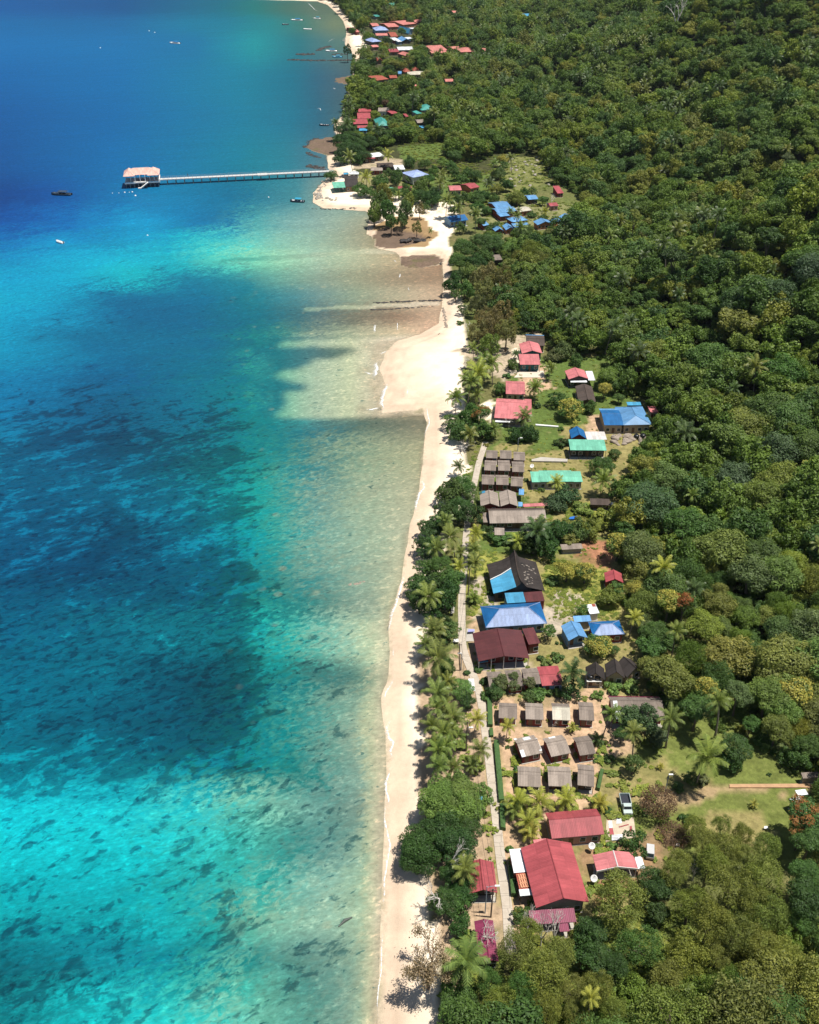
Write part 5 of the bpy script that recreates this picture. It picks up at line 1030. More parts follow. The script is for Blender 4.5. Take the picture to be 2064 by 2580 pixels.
def rockat(me, k, x, y, r, label, group=None, name='boulder'):
    p = q(k, x, y); X, Y, _ = ground(p[0], p[1]); return rock(me, X, Y, r, label, group, name)
rockat(RK[0], 3, 1222, 700, 1.9, 'big rounded brown boulder against the wall of the wide blue villa')
rq = random.Random(8)
for i in range(22):
    rockat(RK[i % 4], 3, rq.uniform(1135, 1330), 735 + 60 * rq.random(), rq.uniform(.5, 1.7), 'brown rock in the stony outcrop below the wide blue villa', 'rocks of the outcrop below the blue villa')
rr = random.Random(12)
SL = 'pale boulder lying on the open green slope above the blue roofs'; SG = 'boulders strewn on the open green slope'
for i in range(48):
    u = rr.random(); x = 1268 + 110 * u + rr.uniform(-25, 25); y = 395 + 80 * rr.random(); rockat(PK[i % 3], 's', x, y, rr.uniform(.3, 1.3), SL, SG)
PG = 'stones piled round the point beside the green kiosk'
for i in range(70):
    t = i / 70; x = np.interp(t, [0, .25, .5, .8, 1], [842, 812, 794, 800, 850]) + rr.uniform(-3, 14); y = np.interp(t, [0, .25, .5, .8, 1], [446, 460, 488, 500, 502]) + rr.uniform(-4, 5); rockat(PK[i % 3], 's', x, y, rr.uniform(.4, 1.1), 'pale stone in the stone edging round the point by the green kiosk', PG, 'stone')
def rockline(pts, nper, spread, rad, nm, lab, m=DK):
    mb = MB(); out = []
    for (x0, y0), (x1, y1) in zip(pts[:-1], pts[1:]):
        for i in range(nper):
            t = rr.random(); p = pl(x0 + (x1 - x0) * t + rr.gauss(0, spread), y0 + (y1 - y0) * t + rr.gauss(0, spread * .35), .1); X, Y = float(p[0]), float(p[1]); me = m[rr.randrange(len(m))]
            s = rr.uniform(.5, 1.2) * rad; z = max(hz(X, Y), -.1); mb.add([(X + v.co.x * s * 1.3, Y + v.co.y * s, z + v.co.z * s) for v in me.vertices], [tuple(p_.vertices) for p_ in me.polygons])
    o = mb.build(nm, m[0].materials[0], None, False, 'stuff'); o['label'] = lab; o['category'] = 'rocks'
rockline([(726, 151), (800, 153), (899, 152)], 42, 1.0, 1.5, 'rock_groyne', 'longer straight line of dark rocks running out near the shore tree')
rockline([(752, 137), (765, 138), (790, 137)], 26, 1.2, 1.7, 'rock_groyne', 'short broken line of dark rocks beyond the longer one')
rockline([(800, 128), (815, 121), (833, 117)], 26, 1.2, 1.6, 'rock_groyne', 'slanting dark rock line in the far shallows')
rockline([(838, 137), (850, 136), (875, 137)], 12, 1.2, 1.2, 'rock_groyne', 'few dark rocks between the boats and the shore tree')
rockline([(778, 418), (800, 424), (816, 426)], 34, 5, 1.0, 'shore_rocks', 'dark rocks in the shallows just beyond the jetty root')
rockline([(770, 372), (778, 356), (800, 348)], 22, 3, .8, 'shore_rocks', 'dark rocks fringing the brown rock flat')
rockline([(772, 385), (790, 392), (806, 398)], 18, 3, .8, 'shore_rocks', 'scattered dark rocks below the brown rock flat')
rockline([(940, 763), (1010, 760), (1080, 757), (1108, 757)], 40, 2.2, .55, 'reef_rocks', 'brown rocks along the far side of the narrow sand channel')
rockline([(935, 780), (960, 780), (1010, 776), (1095, 772)], 26, 2.2, .5, 'reef_rocks', 'brown rocks along the near side of the narrow sand channel')
rockline([(1012, 612), (1030, 610), (1070, 612)], 34, 4, .7, 'shore_rocks', 'brown boulders at the foot of the sandy spit under the sea pines')
rockline([(1085, 655), (1100, 660), (1110, 664)], 30, 4, .5, 'shore_rocks', 'small rocks where the brown flat meets the white beach')
rockline([(790, 526), (830, 527), (900, 526)], 22, 2, .5, 'shore_rocks', 'thin line of dark stones below the pale jetty beach')
rockline([(1116, 775), (1122, 800), (1126, 828)], 40, 2, .35, 'shore_rocks', 'brown strip of stones down the beach by the sea pines', [RK[0], RK[1]])
rockline([(880, 1472), (905, 1470), (912, 1466)], 7, 4, .38, 'reef_rocks', 'few brown stones showing in the shallows off the beach', [RK[0], RK[1]])

# ------------------------------------------------------------------ hedges, poles, small things
LEAFY = plain('clipped_leaves', (.045, .105, .022), .8, .5, 5)
def hedge(k, x0, y0, x1, y1, wid, h_, label):
    p0 = q(k, x0, y0); p1 = q(k, x1, y1); a = Vector(ground(*p0)[:2]); b_ = Vector(ground(*p1)[:2]); L = (b_ - a).length; rz = math.atan2((b_ - a).y, (b_ - a).x)
    n_ = max(3, int(L / .35)); V = []; F = []; r_ = np.random.default_rng(int(abs(x0)) + int(abs(y0)))
    prof = [(-1, 0), (-1.02, .55), (-.92, .95), (-.35, 1.0), (.35, 1.0), (.92, .95), (1.02, .55), (1, 0)]
    for i in range(n_ + 1):
        for u, v in prof: V.append((L * i / n_ + r_.uniform(-.1, .1), u * wid / 2 * (1 + r_.uniform(-.08, .08)), v * h_ * (1 + r_.uniform(-.07, .07))))
    for i in range(n_):
        for j in range(7): F.append((i * 8 + j, (i + 1) * 8 + j, (i + 1) * 8 + j + 1, i * 8 + j + 1))
    F += [tuple(range(8))[::-1], tuple(n_ * 8 + j for j in range(8))]
    o = MB().add(V, F).build('hedge', LEAFY); o.location = (a.x, a.y, hz(a.x, a.y)); o.rotation_euler.z = rz; return tag(o, label, 'hedge')
hedge('a', 1187, 1220, 1178, 925, 1.05, 1.0, 'shorter clipped hedge along the bend of the footpath')
hedge('a', 1308, 2040, 1250, 1395, 1.05, 1.1, 'long clipped hedge between the footpath and the lower chalets')
hedge(7, 708, 278, 702, 130, 1.0, 1.0, 'short hedge continuing below the long clipped one, left of the palms')
hedge(7, 775, 690, 757, 520, .95, 1.2, 'tall narrow hedge between footpath and the flat pale annex')
hedge(6, 1050, 770, 1075, 652, .7, .9, 'short hedge beside the right chalet of the lowest row')
hedge('a', 1200, 1330, 1196, 1250, .8, .8, 'stub of hedge between the two clipped hedges')
def lamp(k, x, y, h_, label, arm=1.4, rz=0, name='street_lamp'):
    p = q(k, x, y); X, Y, z = ground(*p); E = empty(name, (X, Y, z), rz, label, 'street lamp')
    MB().tube([(0, 0, 0), (0, 0, h_)], [.11, .07], 7).build('pole', M_RAIL, E)
    MB().tube([(0, 0, h_ - .3), (arm * .5, 0, h_), (arm, 0, h_ + .1)], .05, 5).build('arm', M_RAIL, E); MB().box(arm - .1, arm + .7, -.16, .16, h_ + .04, h_ + .2).build('lamp_head', M_TRIM, E); return E
lamp(7, 597, 790, 7.5, 'street lamp over the narrow red beachside shop'); lamp(3, 553, 830, 4.5, 'street lamp behind the nine square chalets', .5)
lamp('d', 530, 935, 6, 'thin lamp post standing on the lawn track', .1); lamp('a', 870, 600, 0.01 + 5, 'street lamp at the footpath bend by the crossed poles', -.8); lamp('a', 925, 1470, 6.5, 'street lamp between beach palms and footpath', .5)
def pole(k, x, y, h_, label, name='utility_pole', lean=0):
    p = q(k, x, y); X, Y, z = ground(*p); E = empty(name, (X, Y, z), 0, label, 'pole'); MB().tube([(0, 0, 0), (lean, 0, h_)], [.15, .11], 7).build('shaft', M_POST, E)
    MB().box(lean - .6, lean + .6, -.06, .06, h_ - .5, h_ - .38).build('crossarm', M_POST, E); return Vector((X + lean, Y, z + h_))
PT = [pole('b', 945, 1500, 8, 'utility pole at the path end by the dark beach trees', lean=.2), pole('a', 858, 600, 8, 'utility pole at the footpath bend beside the maroon restaurant', lean=-.3), pole('a', 925, 1478, 8.5, 'utility pole left of the footpath halfway down'), pole(7, 633, 815, 8, 'utility pole below the narrow red beachside shop')]
for i in range(3):
    a, b_ = PT[i], PT[i + 1]; mb = MB()
    for dx in (-.45, .45):
        mb.tube([Vector((dx, 0, -.35)) + a.lerp(b_, t / 12) - Vector((0, 0, 4 * .9 * (t / 12) * (1 - t / 12))) for t in range(13)], .025, 4)
    tag(mb.build('power_line', M_BLACK), ['sagging wires along the footpath beside the dark beach trees', 'sagging wires along the bend of the footpath', 'sagging wires from mid path to the red beachside shop'][i], 'wires')
def tank(k, x, y, label, base=0.0, r_=.85, h_=1.5, m=M_BLACK, group=None):
    p = q(k, x, y); X, Y, z = ground(p[0], p[1], base); E = empty('water_tank', (X, Y, z + base), 0, label, 'water tank', group); r = r_
    MB().tube([(0, 0, 0), (0, 0, h_ * .8), (0, 0, h_ * .93), (0, 0, h_)], [r, r, r * .75, r * .3], 16).build('body', m, E, True); MB().tube([(0, 0, h_), (0, 0, h_ + .12)], r * .28, 12).build('lid', m, E); return E
tank(3, 1289, 752, 'left one of two black water tanks on the rock slab by the blue villa'); tank(3, 1329, 748, 'right one of two black water tanks on the rock slab by the blue villa')
p = q(5, 1020, 858); X, Y, z = ground(*p); E = empty('tank_stand', (X, Y, z), 0, 'white tabled stand under two black tanks before the steep chalets', 'stand')
MB().box(-1.6, 1.6, -.8, .9, 1.9, 2.05).build('top', M_TRIM, E)
for sx in (-1, 1):
    for sy in (-1, 1): MB().box(sx * 1.3 - .12, sx * 1.3 + .12, sy * .6 - .12, sy * .6 + .12, -.1, 1.9).build('leg', M_CONC, E)
for sx, l in ((-.78, 'left'), (.78, 'right')):
    e = tank(5, 1020, 858, '%s black tank on the white stand before the steep chalets' % l, 0, .7, 1.15); e.location = (X + sx, Y + .05, z + 2.05)
def dish(k, x, y, label):
    p = q(k, x, y); X, Y, z = ground(*p); E = empty('satellite_dish', (X, Y, z), R(-30), label, 'satellite dish'); V = []; F = []; n_ = 16
    for i in range(5):
        for j in range(n_): r = .62 * i / 4 + .001; V.append((r * math.cos(2 * math.pi * j / n_), r * math.sin(2 * math.pi * j / n_) * .8 - r * r * .2, 1.6 + r * r * .35 + r * math.sin(2 * math.pi * j / n_) * .6))
    for i in range(4):
        for j in range(n_): F.append((i * n_ + j, i * n_ + (j + 1) % n_, (i + 1) * n_ + (j + 1) % n_, (i + 1) * n_ + j))
    MB().slab(V, F, .04).build('reflector', M_TRIM, E, True); MB().tube([(0, 0, -.2), (0, 0, 1.62)], .08, 6).build('mast', M_RAIL, E); MB().tube([(0, .3, 1.9), (0, -.1, 2.6)], .03, 5).build('feed_arm', M_RAIL, E)
dish(7, 1255, 408, 'big white satellite dish right of the largest red hall')
for k, x, y, l in ((4, 640, 262, 'white satellite dish at the left end of the long sea green roof'), (7, 1268, 610, 'white satellite dish in the yard below the carport')): dish(k, x, y, l)
# the little truck, its open dark bed away from us
p = q('d', 250, 1095); X, Y, z = ground(*p); E = empty('truck', (X, Y, z), 0, 'small pale truck with an open dark bed parked at the lawn edge', 'truck')
MC = plain('pale_green_paint', (.42, .50, .48), .4, .25, 3)
MB().add([(-.85, 0, .5), (.85, 0, .5), (.85, 1.75, .5), (-.85, 1.75, .5), (-.85, 0, 1.05), (.85, 0, 1.05), (.8, .75, 1.15), (-.8, .75, 1.15), (.72, 1.0, 1.75), (-.72, 1.0, 1.75), (.72, 1.75, 1.78), (-.72, 1.75, 1.78)],
         [(0, 1, 5, 4), (4, 5, 6, 7), (7, 6, 8, 9), (9, 8, 10, 11), (11, 10, 2, 3), (1, 2, 10, 8, 6, 5), (0, 4, 7, 9, 11, 3), (3, 2, 1, 0)]).build('cab', MC, E)
MB().add([(-.74, .76, 1.19), (.74, .76, 1.19), (.68, .96, 1.70), (-.68, .96, 1.70)], [(0, 1, 2, 3)]).build('windscreen', M_GLASS, E)
MB().box(-.95, .95, 1.8, 4.4, .65, .75).build('bed_floor', plain('dark_bed_liner', (.012, .016, .028), .6, .2), E)
MB().box(-.98, -.9, 1.8, 4.45, .7, 1.35).box(.9, .98, 1.8, 4.45, .7, 1.35).box(-.9, .9, 4.37, 4.45, .7, 1.35).box(-.9, .9, 1.8, 1.88, .7, 1.45).build('bed_sides', MC, E)
MB().box(-.8, .8, .1, 4.2, .4, .5).build('chassis', M_BLACK, E)
for sx in (-1, 1):
    MB().box(sx * .62 - .14, sx * .62 + .14, -.03, .0, .7, .88).build('headlight', M_TRIM, E)
    for yy in (.45, 3.4): w_ = MB().tube([(sx * .72, yy, .33), (sx * .92, yy, .33)], .33, 14).build('wheel', M_BLACK, E); MB().tube([(sx * .80, yy, .33), (sx * .935, yy, .33)], .17, 10).build('hub', M_TRIM, w_)
# a parked van behind the carport
p = q(7, 1618, 465); X, Y, z = ground(*p); E = empty('van', (X, Y, z), R(-12), 'tiny grey and white van parked right of the white trimmed carport', 'van')
MB().add([(-.7, 0, .4), (.7, 0, .4), (.7, 2.6, .4), (-.7, 2.6, .4), (-.7, 0, .9), (.7, 0, .9), (.66, .5, 1.5), (-.66, .5, 1.5), (.66, 2.5, 1.5), (-.66, 2.5, 1.5)], [(0, 1, 5, 4), (4, 5, 6, 7), (7, 6, 8, 9), (9, 8, 2, 3), (1, 2, 8, 6, 5), (0, 4, 7, 9, 3), (3, 2, 1, 0)]).build('body', plain('grey_van_paint', (.5, .5, .5), .4, .15), E)
MB().add([(-.62, .03, .97), (.62, .03, .97), (.6, .43, 1.46), (-.6, .43, 1.46)], [(0, 1, 2, 3)]).build('windscreen', M_GLASS, E)
for sx in (-1, 1):
    for yy in (.45, 2.1): MB().tube([(sx * .6, yy, .28), (sx * .74, yy, .28)], .28, 12).build('wheel', M_BLACK, E)
# slab with building scraps, tiled terrace, fence wall, earth wall, logs
def quadslab(k, pts, z_, t, name, m, label, cat, kind=None):
    V = []
    for x, y in zip(pts[::2], pts[1::2]):
        p = q(k, x, y); X, Y, g_ = ground(p[0], p[1], z_); V.append((X, Y, g_ + z_))
    o = MB().slab(V, [tuple(range(len(V)))], t).build(name, m); 
    if kind: o['kind'] = kind
    return tag(o, label, cat)
Q_ = lambda *a, **k: quadslab(*a, **k)
Q_(7, (1345, 345, 1535, 320, 1520, 195, 1352, 208), .12, .3, 'concrete_slab', plain('stained_slab', (.50, .42, .31), .9, .35, 1.2), 'stained pale concrete slab strewn with metal sheets beside the truck', 'slab')
MR = roofmat('red', 0); MWH = roofmat('white', 0)
for pts, m_, l in (((1372, 305, 1398, 302, 1390, 262, 1368, 264), MR, 'lower dark red metal sheet on the stained slab'), ((1366, 262, 1390, 260, 1385, 215, 1362, 217), MWH, 'pale blue grey metal sheet on the stained slab'), ((1358, 212, 1382, 210, 1378, 184, 1356, 185), MR, 'upper dark red metal sheet at the slab corner'),
                   ((1412, 235, 1448, 232, 1440, 198, 1415, 200), MWH, 'square white metal sheet on the stained slab'), ((1430, 258, 1490, 242, 1488, 236, 1428, 252), MR, 'thin red ridge piece lying askew on the slab'), ((1496, 285, 1512, 282, 1508, 248, 1496, 250), MR, 'small curved red sheet at the slab edge')):
    Q_(7, pts, .2, .04, 'metal_sheet', m_, l, 'metal sheet')
for i in range(4): Q_(7, (1384, 338 - i * 9, 1452, 334 - i * 9, 1452, 327 - i * 9, 1384, 331 - i * 9), .3 + .05 * i, .06, 'metal_strip', MWH, 'long white panel in the stack at the front of the slab', 'panel')['group'] = 'stacked white panels on the slab'
E_, W_, D_ = H('tiled_terrace', 'rust brown terrace roof with rows of orange tiles beside the largest hall', None, 7, (812, 650, 906, 640, 784, 545), 'shed', 2.7, .1, 'brick', 'dark', 'terrace', nowall=1, nofloor=1)
mb = MB(); rr2 = random.Random(2)
for i in range(3):
    for j in range(6):
        x = W_ * (.16 + .15 * j); y = D_ * (.12 + .27 * i); mb.box(x - .1, x + .12, y, y + .75, 2.9, 2.98).box(x, x + .25, y - .05, y + .12, 2.9, 3.0).box(x - .18, x + .05, y + .65, y + .82, 2.9, 3.0)
mb.build('loose_tile_rows', plain('orange_tile', (.62, .30, .17), .8, .2), E_)
Q_('d', (1035, 868, 1600, 868, 1700, 872, 1700, 842, 1600, 838, 1035, 843), .25, .4, 'earth_wall', plain('red_earth', (.44, .27, .15), .95, .35, 1.0), 'low straight red earth bank across the right lawn', 'wall')
Q_(4, (640, 200, 862, 204, 864, 188, 700, 176, 640, 190), .5, .7, 'garden_wall', M_CONC, 'long grey garden wall between the nine chalets and the sea green house', 'wall')
Q_(3, (665, 668, 806, 678, 807, 672, 665, 660), .4, .5, 'low_wall', M_TRIM, 'thin white wall in the grass left of the bright blue gable', 'wall')
Q_(3, (530, 372, 720, 372, 715, 330, 568, 332), .15, .3, 'terrace', plain('pale_terrace', (.60, .52, .42), .9, .15, 1.0), 'pale paved terrace below the dark teal wall', 'terrace')
Q_(5, (232, 580, 285, 580, 288, 505, 236, 500), .12, .3, 'paved_yard', M_CONC, 'pale paved yard left of the maroon restaurant', 'yard')
Q_('b', (945, 1905, 1015, 1900, 1015, 1878, 950, 1878), .9, .1, 'market_table', plain('lilac_top', (.33, .33, .62), .5, .1), 'lilac topped table in the paved yard by the footpath', 'table')
Q_('a', (940, 820, 1025, 822, 1010, 690, 950, 688), 2.3, .08, 'beach_stall_roof', roofmat('white', 1), 'pale blue white sheet roof beside the footpath bend under bright green tree', 'roof')
Q_('a', (1015, 1990, 1100, 2005, 1105, 1970, 1050, 1960), 5.0, .1, 'blue_tarpaulin', roofmat('sky', 0), 'bright blue tarpaulin showing through the big light green beach tree', 'tarpaulin')
Q_('a', (780, 290, 845, 290, 845, 255, 795, 258), .7, .1, 'picnic_table', M_TRIM, 'weathered picnic table between palms and the footpath bend', 'table')
Q_('b', (760, 1705, 795, 1700, 800, 1625, 770, 1630), 1.0, .1, 'grey_rack', M_CONC, 'grey slatted rack on the sand side of the footpath', 'rack')
Q_(4, (870, 560, 905, 560, 938, 548, 925, 540, 880, 548), .8, .5, 'upturned_boat', plain('bright_blue_paint', (.02, .14, .50), .5, .2), 'bright blue upturned boat in the weeds below the shack', 'boat')
Q_(4, (1132, 472, 1158, 472, 1156, 454, 1132, 455), .9, .8, 'white_crate', M_TRIM, 'white crate right of the tumbledown brown shack', 'crate')
Q_('d', (1300, 1185, 1332, 1185, 1330, 1165, 1302, 1166), .6, .15, 'stone_table', M_TRIM, 'round white table alone on the right lawn', 'table')
Q_('d', (620, 1315, 650, 1315, 650, 1298, 622, 1298), .4, .4, 'white_basin', M_TRIM, 'white basin beside the brown brush pile', 'basin')
Q_('c', (708, 530, 732, 530, 732, 512, 712, 512), .5, .3, 'white_bucket', M_TRIM, 'small white box on the ground among the lower trees', 'box')
E_, W_, D_ = H('roofless_shed', 'roofless block frame at the right edge among the trees', None, 'd', (1650, 352, 1760, 352, 1645, 275), 'flat', 2.4, .1, 'grey', 'grayw', 'shed', plainw=1) if 0 else (0, 0, 0)
def beamframe(k, c, label):
    a, W, D, rz, z = frame(k, c, 2.4, 0, 'flat'); E = empty('roofless_shed', (a.x, a.y, z), rz, label, 'shed')
    for x0, x1, y0, y1 in ((0, W, 0, .2), (0, W, D - .2, D), (0, .2, .2, D - .2), (W - .2, W, .2, D - .2)): MB().box(x0, x1, y0, y1, 0, 2.4).build('wall', wallm('grayw'), E)
    mb = MB()
    for i in range(1, 4): mb.box(.2, W - .2, D * i / 4 - .08, D * i / 4 + .08, 2.25, 2.38)
    mb.build('roof_beams', M_POST, E)
beamframe('d', (1650, 375, 1790, 375, 1645, 275), 'roofless block shed at the right edge among the trees')
def logx(k, x0, y0, x1, y1, r_, m, label, up=.1, name='driftwood_log', cat='log'):
    a = Vector(ground(*q(k, x0, y0))); b_ = Vector(ground(*q(k, x1, y1))); a.z = max(a.z, 0) + up; b_.z = max(b_.z, 0) + up
    return tag(MB().tube([a, a.lerp(b_, .4) + Vector((0, .15, .02)), b_], [r_, r_ * .9, r_ * .4], 7).build(name, m), label, cat)
p0, p1 = q('k', 1338, 525), q('k', 1392, 488); a = Vector((*map(float, pl(*p0, .05)), .06)); b_ = Vector((*map(float, pl(*p1, .05)), .06))
tag(MB().tube([a, a.lerp(b_, .45) + Vector((0, .3, .05)), b_], [.1, .32, .12], 7).build('driftwood_log', plain('sodden_wood', (.06, .075, .065), .6, .3)), 'dark sodden log floating in the shallows off the beach', 'log')
logx('c', 512, 515, 570, 555, .3, M_BARK, 'fallen brown trunk on the ground between the lower trees'); logx('c', 1120, 965, 1135, 1005, .35, plain('pinkish_wood', (.45, .30, .24), .8, .2), 'short pinkish stump in the lower right scrub')
logx('m', 1395, 840, 1412, 826, .12, M_BARK, 'small stick lying on the wide white beach'); logx(3, 68, 786, 95, 780, .12, M_BARK, 'thin stick on the sand left of the dark tree clump')
# ------------------------------------------------------------------ plants
def leafmat(name, rnd=False, accent=None, trans=.25, rough=.55):
    m, n, b = newmat(name); out = n.nodes['Material Output']; info = N(n, 'ObjectInfo')
    if rnd:
        cr = N(n, 'ValToRGB'); n.links.new(info.outputs['Random'], cr.inputs[0]); el = cr.color_ramp.elements
        C_ = [(0, (0.054, 0.11, 0.025)), (0.14, (0.115, 0.183, 0.032)), (0.3, (0.065, 0.13, 0.037)), (0.46, (0.15, 0.225, 0.034)), (0.6, (0.085, 0.147, 0.028)), (0.72, (0.198, 0.249, 0.037)), (0.84, (0.099, 0.157, 0.037)), (0.93, (0.232, 0.241, 0.041)), (1, (0.134, 0.156, 0.045))]
        el[0].position, el[0].color = 0, (*C_[0][1], 1); el[1].position, el[1].color = 1, (*C_[-1][1], 1)
        for p, c_ in C_[1:-1]: e = el.new(p); e.color = (*c_, 1)
        base = cr.outputs[0]
    else: base = info.outputs['Color']
    v = N(n, 'Attribute', attribute_name='v').outputs['Fac']; a = N(n, 'Attribute', attribute_name='acc').outputs['Fac']
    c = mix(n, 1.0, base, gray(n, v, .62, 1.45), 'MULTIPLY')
    c = mix(n, mth(n, 'MULTIPLY', rampf(n, v, .45, 1.0), .22), c, mix(n, 1.0, c, (1.7, 1.25, .6), 'MULTIPLY'))
    if accent: c = mix(n, mth(n, 'MULTIPLY', a, .9), c, mix(n, 1.0, accent, gray(n, v, .6, 1.35), 'MULTIPLY'))
    n.links.new(c, b.inputs['Base Color']); b.inputs['Roughness'].default_value = rough; b.inputs['Specular IOR Level'].default_value = .28
    tr = N(n, 'BsdfTranslucent'); n.links.new(mix(n, 1.0, c, (1.2, 1.35, .6), 'MULTIPLY'), tr.inputs[0])
    ms = N(n, 'MixShader'); ms.inputs[0].default_value = trans; n.links.new(b.outputs[0], ms.inputs[1]); n.links.new(tr.outputs[0], ms.inputs[2]); n.links.new(ms.outputs[0], out.inputs[0])
    return m
ML = leafmat('leaves'); MLF = leafmat('forest_leaves', rnd=True)
MLY = leafmat('yellow_flushed_leaves', accent=(.42, .37, .07)); MLR = leafmat('rust_flushed_leaves', accent=(.30, .085, .025)); MLO = leafmat('orange_flowered_leaves', accent=(.36, .15, .045))
def nrm(a): return a / np.maximum(np.linalg.norm(a, axis=-1, keepdims=True), 1e-9)
def cards(P, Nn, L, Wd, g, droop=None):
    """leaf-shaped faces at P, lying across the normals Nn"""
    n = len(P); r = nrm(g.normal(size=(n, 3)))
    if droop is not None: r = nrm(r * (1 - droop) + np.array([0, 0, -1.]) * droop + .0)
    T = nrm(r - (r * Nn).sum(-1, keepdims=True) * Nn); B = np.cross(Nn, T)
    L = L[:, None]; Wd = Wd[:, None]
    V = np.stack([P + T * L, P + B * Wd - T * L * .1, P - T * L, P - B * Wd - T * L * .1], 1)
    return V.reshape(-1, 3), np.arange(4 * n).reshape(-1, 4)
def crown(seed, K=16, M=260, card=.075, flat=.75, cl=(.26, .42), asp=.6, droop=None, low=-.25, jit=.25, spread=.68, up=.25, nj=.45, acc=0, rlo=.72):
    g = np.random.default_rng(seed); Vs = []; Vv = []; Av = []
    d = nrm(g.normal(size=(K * 6, 3))); d = d[d[:, 2] > low][:K * 3]
    pts = []                                    # spread the clumps evenly over the crown
    for q_ in d:
        if len(pts) >= K: break
        if all(np.linalg.norm(q_ - p_) > 1.9 / math.sqrt(K) for p_ in pts): pts.append(q_)
    pts = np.array(pts); K = len(pts); cs = pts * spread * g.uniform(rlo, 1.15, (K, 1)); cs = np.concatenate([cs, g.normal(size=(3, 3)) * .15]); rs_ = g.uniform(cl[0], cl[1], K + 3)
    for i in range(K + 3):
        m_ = int(M * (rs_[i] / .34) ** 2); n_ = nrm(g.normal(size=(m_, 3))); out_ = nrm(cs[i][None])
        keep = (n_ * out_).sum(-1) > -.45; keep &= n_[:, 2] > -.75; n_ = n_[keep]; m_ = len(n_)
        bump = 1 + .20 * np.sin(n_[:, 0] * 7 + i) * np.sin(n_[:, 1] * 8 + 2 * i) * np.sin(n_[:, 2] * 6)
        P = cs[i] + n_ * rs_[i] * (bump * g.uniform(1 - jit, 1.08, m_))[:, None]
        nn = nrm(n_ + g.normal(size=(m_, 3)) * nj + np.array([0, 0, up])); s = card * g.uniform(.6, 1.35, m_)
        V, F = cards(P, nn, s, s * asp, g, droop); Vs.append(V)
        cvar = g.uniform(-.16, .16); Vv.append(np.clip(.5 + cvar + g.normal(size=m_) * .17, 0, 1))
        a_ = 1.0 if acc and (g.random() < acc) else 0.0; Av.append((g.random(m_) < (.85 if a_ else .02 * bool(acc))).astype(float) * np.clip(n_[:, 2] * 1.5 + .7, 0, 1))
    V = np.concatenate(Vs); V[:, 2] *= flat; F = np.arange(len(V)).reshape(-1, 4)
    return V, F, np.concatenate(Vv), np.concatenate(Av)
def cmesh(name, m, *a, **k):
    V, F, v, ac = crown(*a, **k); return arr_mesh(name, V, F, m, None, False, {'v': v, 'acc': ac})
CB = [cmesh('crown', ML, 10 + i, K=15 + 3 * i, M=300, card=.062, flat=.66 + .14 * (i % 4), cl=(.14 + .02 * (i % 3), .38), jit=.40, spread=.84, low=-.35, nj=.6, rlo=.42) for i in range(9)]                       # ordinary round crowns
CBN = [cmesh('crown', ML, 40 + i, K=30, M=800, card=.033, rlo=.55, cl=(.16, .36), flat=.7) for i in range(4)]          # big near crowns
CFN = [cmesh('crown', ML, 60 + i, K=38, M=620, card=.032, cl=(.14, .34), flat=.95, jit=.55, nj=.9, asp=.45, low=-.5, up=.1) for i in range(4)]   # fine feathery near crowns
CC = [cmesh('crown', ML, 80 + i, K=34, M=560, card=.062, cl=(.13, .28), flat=1.15, jit=.45, nj=.8, asp=.30, droop=.45, low=-.6, spread=.74) for i in range(3)]   # sea pines
CYL = [cmesh('crown', MLY, 90 + i, K=20, M=330, card=.055, acc=.62) for i in range(2)]; CR = [cmesh('crown', MLR, 95, K=18, M=330, card=.06, acc=.6)]; CO = [cmesh('crown', MLO, 97, K=24, M=420, card=.05, acc=.38)]
CG = [cmesh('crown', ML, 100 + i, K=20, M=300, card=.062, flat=.85, cl=(.2, .34), acc=0) for i in range(2)]
SB = [cmesh('foliage', ML, 120 + i, K=8, M=130, card=.13, flat=.7, low=.0) for i in range(3)]
TRK = []
for i in range(3):
    g = random.Random(i); mb = MB(); mb.tube([(0, 0, -.05), (g.uniform(-.05, .05), 0, .35), (g.uniform(-.08, .08), g.uniform(-.06, .06), .72)], [.075, .055, .045], 8)
    for j in range(5):
        th = 2 * math.pi * j / 5 + g.uniform(-.4, .4); e = g.uniform(.5, .8); mb.tube([(0, 0, .58), (math.cos(th) * .16, math.sin(th) * .16, .78), (math.cos(th) * e * .5, math.sin(th) * e * .5, .98)], [.035, .026, .010], 5, False)
    TRK.append(mb.mesh('trunk', M_BARK, True))
def branches(seed, depth=5, m=M_PALE, spread=.62, thin=.72):
    g = random.Random(seed); mb = MB()
    def go(p, d, L, r, k):
        q_ = p + d * L; mid = p + d * L * .5 + Vector((g.uniform(-1, 1), g.uniform(-1, 1), g.uniform(-.5, .5))) * L * .08
        mb.tube([p, mid, q_], [r, r * .85, r * .68], 6 if k > 2 else 4, False)
        if k == 0: return
        for j in range(2 if g.random() < .55 else 3):
            a = Vector((g.gauss(0, 1), g.gauss(0, 1), g.gauss(0, .7))).normalized(); nd = (d + a * spread).normalized(); go(q_, nd, L * g.uniform(.6, .88), r * .62, k - 1)
    go(Vector((0, 0, -.03)), Vector((0, 0, 1)), .30, .034, depth); return mb.mesh('branches', m, True)
DB = [branches(1), branches(5, spread=.8), branches(9, 5, spread=.7), branches(14, 5, spread=.55)]
BRB = branches(3, 6, plain('brown_twigs', (.26, .17, .11), .9, .2), .7)
